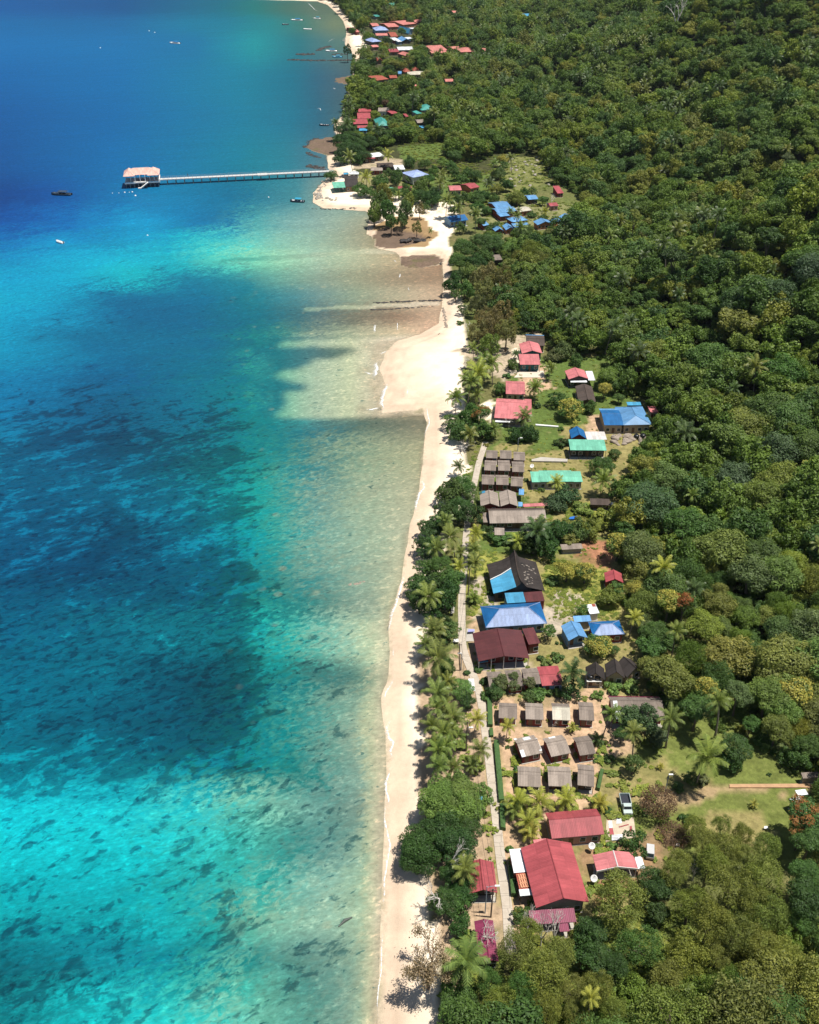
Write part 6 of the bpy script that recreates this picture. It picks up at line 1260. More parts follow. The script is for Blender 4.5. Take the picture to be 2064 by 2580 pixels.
# coconut palms
def frond(V, F, A, th, el, L, droop, g, nl=13, wid=.095, val=.5):
    c, s = math.cos(th), math.sin(th); pts = []
    p = np.array([0., 0., 0.]); ang = el
    for i in range(9):
        pts.append(p.copy()); p = p + np.array([c * math.cos(ang), s * math.cos(ang), math.sin(ang)]) * L / 8; ang -= droop * (.5 + i * .18)
    pts = np.array(pts); side = np.array([-s, c, 0.])
    def P(t): f = t * 8; i = min(int(f), 7); return pts[i] + (pts[i + 1] - pts[i]) * (f - i), nrm(pts[i + 1] - pts[i])
    for i in range(8):     # the midrib
        w_ = .016 * (1 - i / 9); n0 = len(V); V += [pts[i] - side * w_, pts[i] + side * w_, pts[i + 1] + side * w_ * .8, pts[i + 1] - side * w_ * .8]; F.append((n0, n0 + 1, n0 + 2, n0 + 3)); A.append(.95)
    for k in range(nl):
        t = .12 + .86 * (k + g.random() * .5) / nl; o, d = P(min(t, .999)); ln = wid * 2.1 * math.sin(math.pi * min(.12 + t * .80, 1)) ** .7 + .04
        for sg in (-1, 1):
            dr = nrm(side * sg * .82 + d * .62 + np.array([0, 0, -.34 - .4 * g.random()])); tip = o + dr * ln; wv = d * (.020 + .010 * g.random()); n0 = len(V)
            V += [o - wv, o + wv, tip + wv * .25, tip - wv * .3]; F.append((n0, n0 + 1, n0 + 2, n0 + 3)); A.append(val + g.uniform(-.2, .22))
def palmcrown(seed, nf=20, nl=13, dry=1):
    g = random.Random(seed); V, F, A = [], [], []
    for i in range(nf):
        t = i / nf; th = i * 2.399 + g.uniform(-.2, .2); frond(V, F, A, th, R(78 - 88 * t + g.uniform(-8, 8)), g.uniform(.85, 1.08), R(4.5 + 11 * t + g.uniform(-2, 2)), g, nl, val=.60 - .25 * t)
    for i in range(dry): frond(V, F, A, g.uniform(0, 6.3), R(-35), .8, R(9), g, nl, val=.95)
    return arr_mesh('crown', np.array(V), np.array(F), MP, None, False, {'v': np.clip(np.array(A), 0, 1), 'acc': np.zeros(len(A))})
MP = leafmat('palm_fronds', trans=.18, rough=.42); MPF = leafmat('forest_palm_fronds', trans=.18, rough=.42)
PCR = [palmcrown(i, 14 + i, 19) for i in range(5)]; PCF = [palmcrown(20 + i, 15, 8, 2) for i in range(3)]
PTK = []
for i in range(4):
    lx = [0, .10, .18, -.12][i]; mb = MB(); mb.tube([(lx * (t / 6) ** 1.7, 0, t / 6 * 1.0 - (.03 if t == 0 else 0)) for t in range(7)], [.030, .021, .017, .016, .015, .015, .016], 7); PTK.append((lx, mb.mesh('trunk', M_PBARK, True)))
COL = {'dg': (0.046, 0.097, 0.023), 'g': (0.078, 0.147, 0.034), 'bg': (0.136, 0.219, 0.051), 'ol': (0.164, 0.199, 0.041), 'yg': (0.191, 0.221, 0.045), 'gr': (0.116, 0.151, 0.053), 'bl': (0.068, 0.121, 0.05), 'ho': (0.203, 0.186, 0.068), 'ru': (0.19, 0.08, 0.04), 'br': (0.17, 0.11, 0.06), 'pg': (0.15, 0.195, 0.048), 'py': (0.29, 0.3, 0.06), 'pd': (0.075, 0.115, 0.04)}
CW = {'dg': 'dark green', 'g': 'green', 'bg': 'bright green', 'ol': 'olive green', 'yg': 'yellow green', 'gr': 'grey green', 'bl': 'bluish green', 'ho': 'honey brown', 'ru': 'rust brown', 'br': 'dry brown', 'pg': 'green', 'py': 'yellowish', 'pd': 'dark'}
PLANTS = []       # (x, y, radius) of everything planted
def jig(c, k=.10): return tuple(min(1, v * random.uniform(1 - k, 1 + k)) for v in c) + (1,)
def put(me, name, parent, loc=(0, 0, 0), sc=(1, 1, 1), rz=0, col=None):
    o = bpy.data.objects.new(name, me); C.objects.link(o); o.parent = parent; o.location = loc; o.scale = sc; o.rotation_euler.z = rz
    if col: o.color = col
    return o
def plant(kind, x, y, r, colk, h=None, near=False, z=None):
    """one plant standing at x, y with crown radius r; returns its Empty"""
    z = hz(x, y) if z is None else z; rz = random.uniform(0, 6.28); col = jig(COL[colk])
    PLANTS.append((x, y, r))
    if kind in 'pn':
        h = h or r * 2.2; nm = 'coconut_palm' if kind == 'p' else 'young_palm'; E = empty(nm, (x, y, z)); lx, tm = PTK[random.randrange(4)]
        if h < 3: lx, tm = PTK[0]
        tw = max(.8, min(h, 9)) * 1.0; put(tm, 'trunk', E, sc=(h, h * .9 if h > 4 else h, h), rz=rz); put(random.choice(PCR if (near or r > 2.2) else PCR), 'crown', E, (lx * h * math.cos(rz), lx * h * math.sin(rz), h), (r, r, r), random.uniform(0, 6.28), col); return E
    if kind == 'd':
        h = h or r * 1.8; E = empty('bare_tree', (x, y, z)); me = DB[random.randrange(4)]; put(me, 'branches', E, sc=(r * 2.0, r * 2.0, h * .80), rz=rz); return E
    if kind == 's':
        E = empty('shrub', (x, y, z)); put(random.choice(SB), 'foliage', E, (0, 0, r * .25), (r, r, r * .95), rz, col); put(TRK[0], 'stem', E, sc=(r, r, r * .6)); return E
    h = h or r * 1.7; nm = {'b': 'broadleaf_tree', 'f': 'feathery_tree', 'c': 'sea_pine', 'y': 'yellow_flushed_tree', 'r': 'rust_flushed_tree', 'o': 'orange_flowered_tree', 'g': 'garden_tree'}[kind]
    E = empty(nm, (x, y, z)); tilt = (random.uniform(-.22, .22), random.uniform(-.22, .22)); me = random.choice({'b': CBN if near else CB, 'f': CFN, 'c': CC, 'y': CYL, 'r': CR, 'o': CO, 'g': CG}[kind])
    zf = 1.75 if (kind == 'g' and h >= 8) else 1.0; hc = max(h - r * .72 * zf, r * .55)
    put(me, 'crown', E, (0, 0, hc), (r, r * random.uniform(.85, 1.12), r * zf * random.uniform(.9, 1.2)), rz, col).rotation_euler[:2] = tilt; put(random.choice(TRK), 'trunk', E, sc=(r * 1.1, r * 1.1, hc), rz=rz); return E
KW = {'p': ('coconut palm', 'palm'), 'n': ('low young palm', 'palm'), 'd': ('leafless bleached tree', 'tree'), 's': ('bush', 'shrub'), 'b': ('broadleaf tree', 'tree'), 'f': ('feathery tree', 'tree'), 'c': ('sea pine', 'tree'), 'y': ('tree with yellow tips', 'tree'), 'r': ('tree flushed rust red', 'tree'), 'o': ('orange flowered tree', 'tree'), 'g': ('garden tree', 'tree')}
T_ = []           # hand-placed: zoom, x, y, diameter, kind, colour, height
def TR(k, *rows):
    for r_ in rows: T_.append((k,) + r_)
TR('a', (570, 150, 320, 'p', 'pg', 9), (625, 440, 440, 'p', 'pg', 11), (610, 870, 360, 'p', 'pg', 10), (745, 1110, 350, 'p', 'pg', 10), (560, 1180, 280, 'p', 'pg', 9), (660, 1300, 330, 'p', 'pg', 10), (560, 1400, 300, 'p', 'pg', 9), (625, 1500, 330, 'p', 'pg', 10), (770, 1420, 270, 'p', 'pg', 9), (760, 1240, 240, 'p', 'pg', 9), (580, 1620, 300, 'p', 'pg', 9), (740, 1640, 260, 'p', 'pg', 8), (600, 1010, 280, 'p', 'pg', 9),
   (1012, 1160, 250, 'p', 'py', 7), (1045, 1500, 300, 'p', 'pg', 8), (990, 1640, 200, 'p', 'pg', 5), (1375, 1180, 210, 'p', 'py', 6), (720, 720, 250, 'p', 'pg', 7),
   (700, 520, 170, 'b', 'g', 4), (680, 760, 180, 'b', 'g', 4), (700, 1050, 170, 'b', 'dg', 4), (640, 1360, 170, 'b', 'g', 4), (700, 1560, 190, 'b', 'g', 4), (820, 1300, 230, 'p', 'pg', 7), (660, 240, 180, 'b', 'dg', 4), (840, 1120, 230, 'p', 'pg', 7), (680, 960, 280, 'p', 'pg', 8), (520, 330, 260, 'p', 'pg', 7), (850, 790, 330, 'b', 'bg', 6), (740, 160, 280, 'b', 'g', 6), (930, 940, 190, 'b', 'dg', 4), (700, 620, 200, 'b', 'dg', 4), (1058, 590, 100, 's', 'g', 1), (935, 620, 90, 's', 'dg', 1), (1375, 1435, 60, 's', 'g', 1), (1130, 720, 130, 's', 'dg', 2), (1150, 870, 150, 's', 'g', 2), (1290, 730, 220, 'g', 'gr', 4), (1260, 860, 200, 'g', 'g', 3), (1440, 660, 130, 'g', 'gr', 4), (1610, 730, 170, 'g', 'gr', 4), (1600, 890, 180, 'g', 'g', 3), (1480, 1650, 70, 's', 'g', 1), (1460, 1430, 60, 's', 'dg', 1), (1470, 1540, 60, 's', 'g', 1),
   (700, 1960, 420, 'b', 'bg', 9), (900, 1960, 400, 'b', 'bg', 9), (640, 1880, 300, 'b', 'bg', 8), (1080, 1960, 260, 'b', 'bg', 7), (560, 2080, 330, 'b', 'bg', 8), (820, 1800, 280, 'b', 'bg', 8))
TR('b', (870, 330, 330, 'b', 'g', 8), (740, 400, 300, 'b', 'g', 7), (970, 400, 260, 'b', 'g', 6), (700, 620, 260, 'b', 'dg', 7), (860, 570, 340, 'b', 'dg', 8), (990, 640, 280, 'b', 'dg', 7), (520, 800, 260, 'b', 'dg', 6), (440, 950, 220, 'b', 'dg', 6), (560, 980, 240, 'b', 'dg', 5), (640, 740, 240, 'b', 'dg', 6), (470, 1060, 200, 'b', 'dg', 5),
   (650, 1220, 330, 'b', 'g', 8), (480, 1260, 300, 'b', 'g', 7), (760, 1330, 280, 'b', 'g', 7), (400, 1400, 260, 'b', 'dg', 6), (600, 1420, 320, 'b', 'dg', 7), (700, 1530, 300, 'b', 'dg', 7), (420, 1600, 260, 'b', 'dg', 6), (560, 1680, 260, 'b', 'dg', 6), (330, 1520, 150, 'b', 'dg', 5),
   (700, 700, 240, 'p', 'pg', 9), (810, 870, 320, 'p', 'pg', 10), (612, 985, 280, 'p', 'pg', 9), (1040, 850, 220, 'p', 'py', 7), (1030, 940, 200, 'p', 'py', 7), (1035, 1000, 220, 'p', 'pg', 7), (1030, 1140, 240, 'p', 'pg', 8), (565, 1540, 360, 'p', 'pg', 10), (585, 1860, 300, 'p', 'pg', 8), (850, 105, 190, 'p', 'pd', 5), (830, 1200, 220, 'p', 'py', 7), (860, 1060, 200, 'p', 'pg', 6), (1010, 1540, 190, 'n', 'pg', 1.5), (700, 1850, 240, 'b', 'dg', 5))
TR(7, (200, 420, 300, 'b', 'dg', 8), (420, 380, 300, 'b', 'dg', 9), (330, 260, 300, 'b', 'dg', 8), (300, 120, 280, 'b', 'bg', 9), (460, 120, 280, 'b', 'bg', 9), (170, 330, 180, 'b', 'dg', 6), (480, 260, 220, 'b', 'dg', 7), (340, 720, 220, 'b', 'dg', 6), (480, 640, 200, 'b', 'dg', 5), (430, 760, 180, 'b', 'g', 4), (400, 560, 200, 'b', 'dg', 5), (150, 460, 160, 'b', 'dg', 5),
   (440, 520, 210, 'p', 'pg', 7), (385, 400, 210, 'd', 'br', 13), (325, 620, 290, 'd', 'br', 11), (800, 100, 190, 'p', 'py', 4), (925, 95, 220, 'p', 'py', 5), (1100, 85, 190, 'p', 'py', 4), (1312, 105, 150, 'n', 'py', 2), (865, 225, 180, 'p', 'py', 4), (880, 290, 170, 'n', 'py', 2), (780, 150, 150, 'n', 'pg', 2),
   (748, 388, 60, 's', 'g', 1), (1520, 372, 180, 'b', 'dg', 5), (1430, 700, 380, 'f', 'yg', 11), (1640, 600, 240, 'b', 'dg', 7), (1250, 900, 220, 'b', 'dg', 7), (820, 810, 130, 'b', 'g', 3), (1300, 378, 60, 's', 'bg', 1), (1490, 180, 50, 's', 'g', 1), (1390, 378, 80, 's', 'bg', .8), (1355, 148, 70, 's', 'dg', 1))
TR(8, (480, 470, 330, 'p', 'pg', 9), (440, 260, 130, 'b', 'dg', 4), (430, 660, 250, 'b', 'g', 6), (400, 800, 200, 'b', 'g', 6), (500, 800, 180, 'b', 'dg', 5), (780, 400, 260, 'f', 'ol', 9), (960, 560, 330, 'f', 'ol', 10), (700, 720, 230, 'f', 'ol', 8), (980, 770, 240, 'f', 'ol', 8), (1060, 430, 240, 'f', 'ol', 9), (870, 280, 180, 'f', 'ol', 8), (620, 600, 190, 'f', 'g', 7), (1170, 800, 200, 'f', 'ol', 6), (1290, 640, 240, 'f', 'ol', 7), (1400, 790, 200, 'f', 'ol', 6), (840, 640, 240, 'f', 'g', 9), (1120, 640, 240, 'f', 'ol', 7), (850, 800, 200, 'f', 'g', 8), (1230, 330, 180, 'b', 'dg', 7), (1300, 460, 240, 'b', 'dg', 6), (1400, 500, 200, 'b', 'dg', 6), (1200, 440, 180, 'b', 'dg', 6), (1255, 700, 150, 'p', 'py', 8), (1040, 230, 200, 'd', 'br', 12), (960, 240, 190, 'd', 'br', 11), (870, 200, 130, 'd', 'br', 10), (610, 270, 210, 'd', 'br', 9))
TR('c', (820, 350, 300, 'f', 'ol', 9), (1100, 220, 380, 'f', 'ol', 12), (1330, 180, 330, 'f', 'ol', 12), (1360, 430, 330, 'f', 'ol', 11), (950, 480, 330, 'f', 'ol', 11), (1130, 560, 300, 'f', 'ol', 10), (1300, 620, 280, 'f', 'ol', 9), (700, 150, 220, 'f', 'yg', 9), (960, 60, 260, 'f', 'ol', 10), (600, 250, 260, 'b', 'dg', 7), (580, 420, 170, 'b', 'dg', 5), (1640, 330, 330, 'b', 'dg', 10), (1620, 150, 260, 'b', 'g', 10), (1600, 480, 220, 'b', 'g', 7), (1010, 700, 220, 'f', 'ol', 7), (1250, 340, 280, 'f', 'ol', 11))
TR('d', (1630, 1080, 280, 'o', 'g', 10), (1600, 1180, 220, 'o', 'g', 8), (1650, 1280, 280, 'b', 'g', 9), (295, 690, 190, 'g', 'g', 4.5), (80, 315, 180, 'p', 'pg', 8), (322, 440, 200, 'p', 'pg', 8), (600, 290, 220, 'p', 'pg', 10), (835, 610, 340, 'p', 'pg', 9), (1080, 560, 270, 'b', 'dg', 7), (1003, 165, 220, 'p', 'pg', 12), (270, 340, 220, 'b', 'bl', 6), (400, 350, 220, 'b', 'bl', 6), (475, 480, 160, 'b', 'bl', 4), (205, 450, 120, 'b', 'dg', 4), (790, 260, 280, 'b', 'g', 9), (860, 110, 220, 'y', 'g', 10), (1110, 140, 250, 'b', 'gr', 10), (1330, 150, 350, 'b', 'bg', 11), (1530, 130, 320, 'y', 'bg', 11), (1450, 300, 320, 'b', 'bg', 9), (1400, 420, 270, 'b', 'ol', 8), (1640, 560, 260, 'b', 'g', 7), (1580, 640, 200, 'b', 'g', 5), (1200, 380, 130, 'b', 'g', 5), (730, 800, 150, 'g', 'g', 2.5), (830, 820, 130, 's', 'gr', 1.5), (650, 870, 110, 's', 'g', 1), (505, 705, 70, 'n', 'py', .8), (1222, 1000, 85, 'n', 'py', .8), (395, 1060, 90, 's', 'g', 1.5), (1050, 660, 180, 'b', 'dg', 4),
   (770, 1170, 210, 'f', 'ol', 6), (975, 1150, 180, 'f', 'ol', 6), (1130, 1230, 200, 'f', 'ol', 7), (700, 1110, 110, 's', 'dg', 2), (850, 1300, 250, 'f', 'ol', 8), (1020, 1350, 280, 'f', 'ol', 9), (1200, 1380, 250, 'f', 'ol', 9), (1330, 1330, 250, 'f', 'ol', 9), (640, 1440, 220, 'f', 'yg', 8), (1420, 560, 140, 's', 'gr', 2), (780, 1470, 160, 'd', 'br', 7), (110, 640, 100, 's', 'g', 1), (30, 640, 50, 's', 'g', 1), (1340, 770, 40, 's', 'dg', .5), (1440, 740, 40, 'n', 'pg', .4))
TR(5, (860, 140, 160, 'y', 'ol', 6), (975, 150, 160, 'y', 'g', 6), (1300, 150, 180, 'b', 'ol', 7), (1440, 110, 170, 'p', 'py', 10), (1290, 260, 160, 'y', 'ol', 6), (1495, 330, 200, 'y', 'ol', 11), (1590, 335, 150, 'r', 'g', 11), (1560, 240, 190, 'b', 'gr', 8), (1265, 440, 125, 'p', 'py', 6), (1060, 615, 180, 'y', 'g', 5), (1155, 640, 80, 'g', 'g', 3), (745, 520, 110, 'g', 'g', 4), (868, 790, 200, 'p', 'pd', 6), (697, 682, 55, 's', 'dg', 1), (800, 680, 90, 's', 'g', 1.5), (735, 710, 80, 's', 'bg', 1), (1130, 300, 150, 'b', 'ol', 5), (1180, 260, 120, 'b', 'g', 5), (275, 310, 90, 'n', 'pg', 1.2), (955, 390, 100, 'g', 'g', 3), (1400, 520, 190, 'b', 'g', 7), (1380, 620, 180, 'b', 'g', 6), (1330, 460, 130, 'b', 'gr', 5), (1390, 210, 130, 'b', 'dg', 5), (1540, 520, 160, 'p', 'pg', 8), (1140, 820, 90, 's', 'bg', 1.6), (1260, 830, 90, 's', 'bg', 1.6), (1380, 750, 200, 'b', 'ol', 6), (1490, 760, 200, 'b', 'ol', 6), (310, 755, 60, 's', 'g', 1), (345, 830, 60, 's', 'dg', 1), (765, 200, 100, 's', 'g', 1.5), (460, 310, 60, 's', 'dg', 1.5), (390, 280, 60, 's', 'dg', 1.5), (795, 592, 30, 's', 'dg', .5), (825, 592, 30, 's', 'g', .5), (420, 860, 120, 'g', 'gr', 3), (530, 860, 110, 'g', 'gr', 3))
TR(6, (400, 150, 110, 'g', 'dg', 3), (660, 170, 150, 's', 'g', 2), (880, 140, 170, 'b', 'dg', 4), (790, 150, 110, 's', 'g', 2), (1050, 180, 90, 's', 'bg', 1), (1150, 130, 120, 's', 'bg', 2), (1260, 130, 110, 's', 'bg', 2), (1050, 450, 110, 'n', 'gr', 1.2), (890, 375, 80, 'n', 'py', 1.5), (740, 335, 30, 's', 'yg', .7), (905, 490, 50, 's', 'yg', 1), (920, 550, 50, 's', 'yg', 1), (1038, 585, 40, 's', 'g', 1), (1055, 562, 40, 's', 'g', 1), (900, 690, 40, 's', 'yg', 1), (740, 710, 40, 's', 'yg', 1), (550, 640, 50, 's', 'g', 1), (540, 500, 30, 's', 'dg', .8), (770, 340, 60, 'd', 'br', 5), (450, 800, 0, 'x', 'g', 1))
TR(4, (1080, 245, 190, 'b', 'g', 5), (850, 420, 170, 'b', 'bl', 5), (790, 470, 130, 'b', 'bl', 4), (1155, 160, 95, 'g', 'g', 3), (800, 345, 115, 'p', 'py', 6), (700, 378, 50, 's', 'g', 1.2), (1075, 330, 170, 'p', 'pg', 5), (1150, 380, 150, 'b', 'g', 5), (660, 640, 200, 'p', 'pd', 7), (550, 690, 130, 'p', 'py', 4), (620, 720, 180, 'b', 'dg', 4), (800, 640, 180, 'b', 'dg', 5), (730, 740, 180, 'b', 'dg', 4), (930, 640, 170, 'b', 'g', 4), (1000, 640, 140, 'b', 'ol', 4), (880, 690, 120, 'b', 'ol', 3), (1180, 720, 200, 'y', 'g', 8), (1220, 640, 170, 'b', 'dg', 8), (1080, 540, 130, 's', 'yg', 1.5), (960, 500, 140, 's', 'yg', 1.2), (1180, 560, 160, 'b', 'ol', 4), (430, 680, 130, 's', 'g', 2), (370, 640, 100, 'b', 'dg', 3), (500, 690, 110, 's', 'g', 2), (605, 320, 40, 's', 'dg', 1.2), (700, 580, 90, 'n', 'yg', 3), (1060, 600, 110, 's', 'yg', 1.2), (950, 580, 120, 's', 'ol', 1.4), (870, 600, 120, 's', 'ol', 1.6), (360, 100, 40, 's', 'yg', .8))
TR(3, (170, 500, 145, 'p', 'pg', 9), (225, 380, 130, 'p', 'pg', 9), (240, 730, 140, 'p', 'pg', 7), (400, 690, 120, 'p', 'pg', 6), (612, 620, 140, 'p', 'pg', 7), (665, 430, 120, 'p', 'pg', 6), (750, 310, 90, 'p', 'pg', 5), (320, 350, 150, 'p', 'pg', 9), (305, 480, 120, 'p', 'pg', 7), (380, 290, 120, 'p', 'pg', 7), (150, 650, 150, 'b', 'g', 6), (250, 620, 150, 'b', 'g', 6), (325, 590, 130, 'o', 'g', 7), (330, 700, 160, 'b', 'g', 5), (190, 720, 160, 'b', 'g', 5), (545, 735, 110, 'b', 'dg', 4), (620, 730, 120, 'b', 'dg', 4), (800, 510, 150, 'b', 'dg', 6), (880, 570, 190, 'y', 'g', 6), (1095, 440, 100, 'y', 'yg', 6), (1165, 430, 110, 'b', 'g', 6), (1000, 560, 80, 'b', 'g', 4), (672, 545, 60, 's', 'dg', 2), (825, 780, 100, 's', 'dg', 2), (820, 690, 50, 's', 'g', 1.5), (1355, 640, 70, 'b', 'dg', 4), (1258, 690, 40, 's', 'g', 1), (1180, 500, 70, 'b', 'g', 4), (525, 300, 100, 'b', 'g', 4), (440, 440, 90, 'b', 'g', 3), (545, 225, 60, 'p', 'pd', 3), (490, 360, 60, 's', 'g', 1), (915, 665, 70, 'n', 'py', 1.5), (210, 790, 160, 'd', 'br', 4), (505, 620, 100, 'd', 'br', 6), (820, 215, 130, 'b', 'gr', 6), (700, 100, 0, 'x', 'g', 1), (920, 270, 90, 'b', 'g', 4), (780, 240, 110, 'b', 'gr', 4), (870, 220, 100, 'b', 'gr', 5))
TR('e', (770, 960, 330, 'c', 'ho', 12), (900, 800, 280, 'c', 'ho', 12), (640, 1030, 280, 'c', 'ho', 10), (930, 1020, 280, 'c', 'ho', 11), (760, 1150, 280, 'c', 'ol', 9), (700, 880, 240, 'c', 'ho', 11), (740, 400, 260, 'c', 'ho', 11), (880, 460, 280, 'c', 'ho', 12), (700, 560, 250, 'c', 'ho', 10), (900, 600, 240, 'c', 'ho', 10), (620, 440, 200, 'c', 'ho', 9), (620, 720, 220, 'c', 'gr', 8), (520, 930, 140, 'd', 'br', 5), (480, 120, 300, 'b', 'g', 10), (660, 80, 320, 'b', 'g', 11), (420, 260, 260, 'b', 'g', 9), (600, 260, 280, 'b', 'dg', 10), (800, 60, 260, 'b', 'g', 11), (450, 400, 240, 'b', 'dg', 8), (340, 510, 200, 'b', 'dg', 7), (540, 400, 220, 'b', 'bg', 8), (480, 560, 220, 'b', 'g', 7), (700, 220, 180, 'b', 'g', 9), (380, 620, 140, 'b', 'g', 5), (1190, 150, 300, 'f', 'ol', 9), (1080, 220, 220, 'f', 'ol', 8), (1290, 240, 240, 'f', 'ol', 8), (460, 780, 150, 'b', 'dg', 4), (430, 920, 90, 's', 'g', 2), (1030, 600, 180, 'b', 'g', 7), (1100, 460, 200, 'b', 'gr', 8), (1180, 560, 200, 'b', 'g', 7), (1060, 720, 200, 'b', 'dg', 7), (1150, 900, 220, 'b', 'dg', 7), (1220, 960, 160, 'b', 'g', 5), (1330, 680, 220, 'b', 'bg', 8), (980, 300, 200, 'b', 'ol', 7), (940, 130, 220, 'b', 'bg', 5), (1010, 60, 160, 'b', 'bg', 4), (1050, 340, 160, 'b', 'g', 7),
   (575, 1200, 180, 'p', 'pg', 8), (650, 1490, 330, 'p', 'py', 10), (520, 1560, 260, 'p', 'pg', 9), (790, 1370, 260, 'p', 'pg', 8), (690, 1330, 220, 'p', 'pg', 8), (1400, 1410, 150, 'p', 'pg', 5), (1250, 1620, 220, 'p', 'pg', 6), (1000, 1390, 120, 's', 'dg', 3), (860, 1640, 140, 'b', 'g', 4), (480, 1310, 130, 'd', 'br', 3), (1030, 1260, 110, 'n', 'pd', 2.5), (1440, 1150, 120, 'b', 'g', 4), (1520, 1260, 130, 'b', 'gr', 4))
TR(2, (350, 130, 120, 'b', 'dg', 10), (400, 100, 120, 'b', 'dg', 10), (440, 140, 110, 'b', 'dg', 9), (360, 200, 120, 'b', 'dg', 9), (420, 190, 130, 'b', 'dg', 10), (350, 60, 110, 'b', 'dg', 9), (470, 200, 90, 'b', 'dg', 7), (500, 130, 100, 'b', 'dg', 8), (550, 470, 120, 'g', 'g', 14), (605, 510, 110, 'g', 'g', 13), (575, 430, 120, 'g', 'ol', 14), (525, 520, 90, 'g', 'ol', 11), (690, 510, 100, 'g', 'g', 13), (675, 560, 70, 'g', 'g', 9), (615, 565, 85, 'g', 'g', 10), (705, 460, 80, 'g', 'ol', 12), (520, 540, 70, 'g', 'g', 8), (640, 400, 90, 'b', 'g', 7), (560, 330, 80, 'b', 'g', 6), (700, 400, 80, 'b', 'g', 6), (820, 330, 90, 'b', 'g', 7), (860, 400, 90, 'b', 'dg', 8), (960, 440, 90, 'b', 'g', 7), (1010, 430, 70, 'b', 'g', 6), (1080, 480, 80, 'b', 'g', 6), (1110, 420, 80, 'b', 'dg', 6), (1180, 440, 70, 'b', 'g', 5), (1100, 560, 60, 'b', 'g', 5), (800, 480, 70, 'b', 'g', 5), (500, 400, 80, 'b', 'g', 5), (1200, 300, 90, 'b', 'g', 6), (1190, 380, 70, 'b', 'ol', 5), (1340, 400, 60, 'b', 'g', 5), (1270, 440, 80, 'b', 'g', 5), (1000, 330, 80, 'b', 'g', 6), (960, 300, 70, 'b', 'g', 6), (1440, 440, 60, 'b', 'g', 5), (1300, 530, 60, 'p', 'pg', 8), (1440, 540, 50, 'b', 'g', 4), (900, 240, 90, 'b', 'bg', 6), (800, 250, 90, 'b', 'g', 6), (960, 200, 90, 'b', 'g', 7), (770, 490, 60, 'c', 'ho', 7), (755, 590, 60, 'c', 'ho', 6), (828, 610, 42, 'n', 'pg', 3), (380, 110, 90, 'b', 'dg', 9), (370, 170, 110, 'b', 'dg', 9), (430, 170, 100, 'b', 'dg', 9), (340, 220, 70, 'b', 'dg', 6), (405, 210, 90, 'p', 'pg', 10), (440, 225, 70, 'b', 'dg', 5), (325, 25, 70, 'p', 'pd', 11), (290, 308, 85, 'b', 'g', 5), (483, 315, 85, 'p', 'py', 9), (450, 385, 110, 'b', 'g', 6), (600, 300, 80, 'b', 'g', 6), (650, 310, 70, 'b', 'g', 6), (640, 335, 60, 'b', 'dg', 5), (710, 330, 50, 'b', 'g', 4), (780, 365, 85, 'b', 'bg', 6), (780, 420, 100, 'b', 'dg', 7), (840, 440, 130, 'b', 'dg', 8), (870, 350, 90, 'p', 'pg', 11), (915, 445, 95, 'p', 'pg', 9), (900, 300, 80, 'p', 'pg', 10), (1000, 485, 90, 'p', 'pg', 9), (1075, 520, 85, 'p', 'pg', 9), (740, 430, 70, 'b', 'g', 5), (660, 410, 60, 'p', 'pg', 6), (600, 200, 80, 'p', 'py', 9), (540, 60, 80, 'p', 'pd', 10), (1225, 225, 75, 'y', 'ol', 7), (1230, 250, 60, 'b', 'g', 5), (1168, 240, 65, 'p', 'pg', 9), (1275, 205, 60, 'p', 'pg', 9), (1030, 165, 55, 'y', 'yg', 7), (1240, 360, 75, 'b', 'dg', 6), (1140, 350, 80, 'p', 'pd', 8), (1070, 310, 90, 'b', 'dg', 6), (1030, 290, 60, 'b', 'g', 5), (960, 500, 60, 'b', 'dg', 4), (1130, 500, 70, 'b', 'g', 4), (1090, 440, 90, 'b', 'g', 6), (1070, 420, 70, 'b', 'bg', 5), (1300, 440, 110, 'b', 'ol', 5), (1380, 520, 50, 'b', 'g', 3), (1385, 395, 60, 'b', 'g', 5), (1305, 495, 50, 'p', 'pg', 6), (1265, 500, 50, 'p', 'pg', 6), (1450, 500, 60, 'n', 'py', 3), (1490, 420, 60, 'd', 'br', 7), (1620, 480, 80, 'p', 'pg', 9), (1340, 620, 110, 'b', 'g', 6), (1330, 590, 90, 'p', 'pg', 8), (990, 590, 70, 'b', 'g', 5), (1160, 590, 60, 'b', 'g', 4), (850, 590, 0, 'x', 'g', 1), (940, 260, 80, 'b', 'g', 6), (720, 240, 70, 'b', 'g', 5), (850, 290, 70, 'b', 'g', 6), (560, 360, 60, 'b', 'g', 4), (530, 350, 50, 'b', 'g', 4))
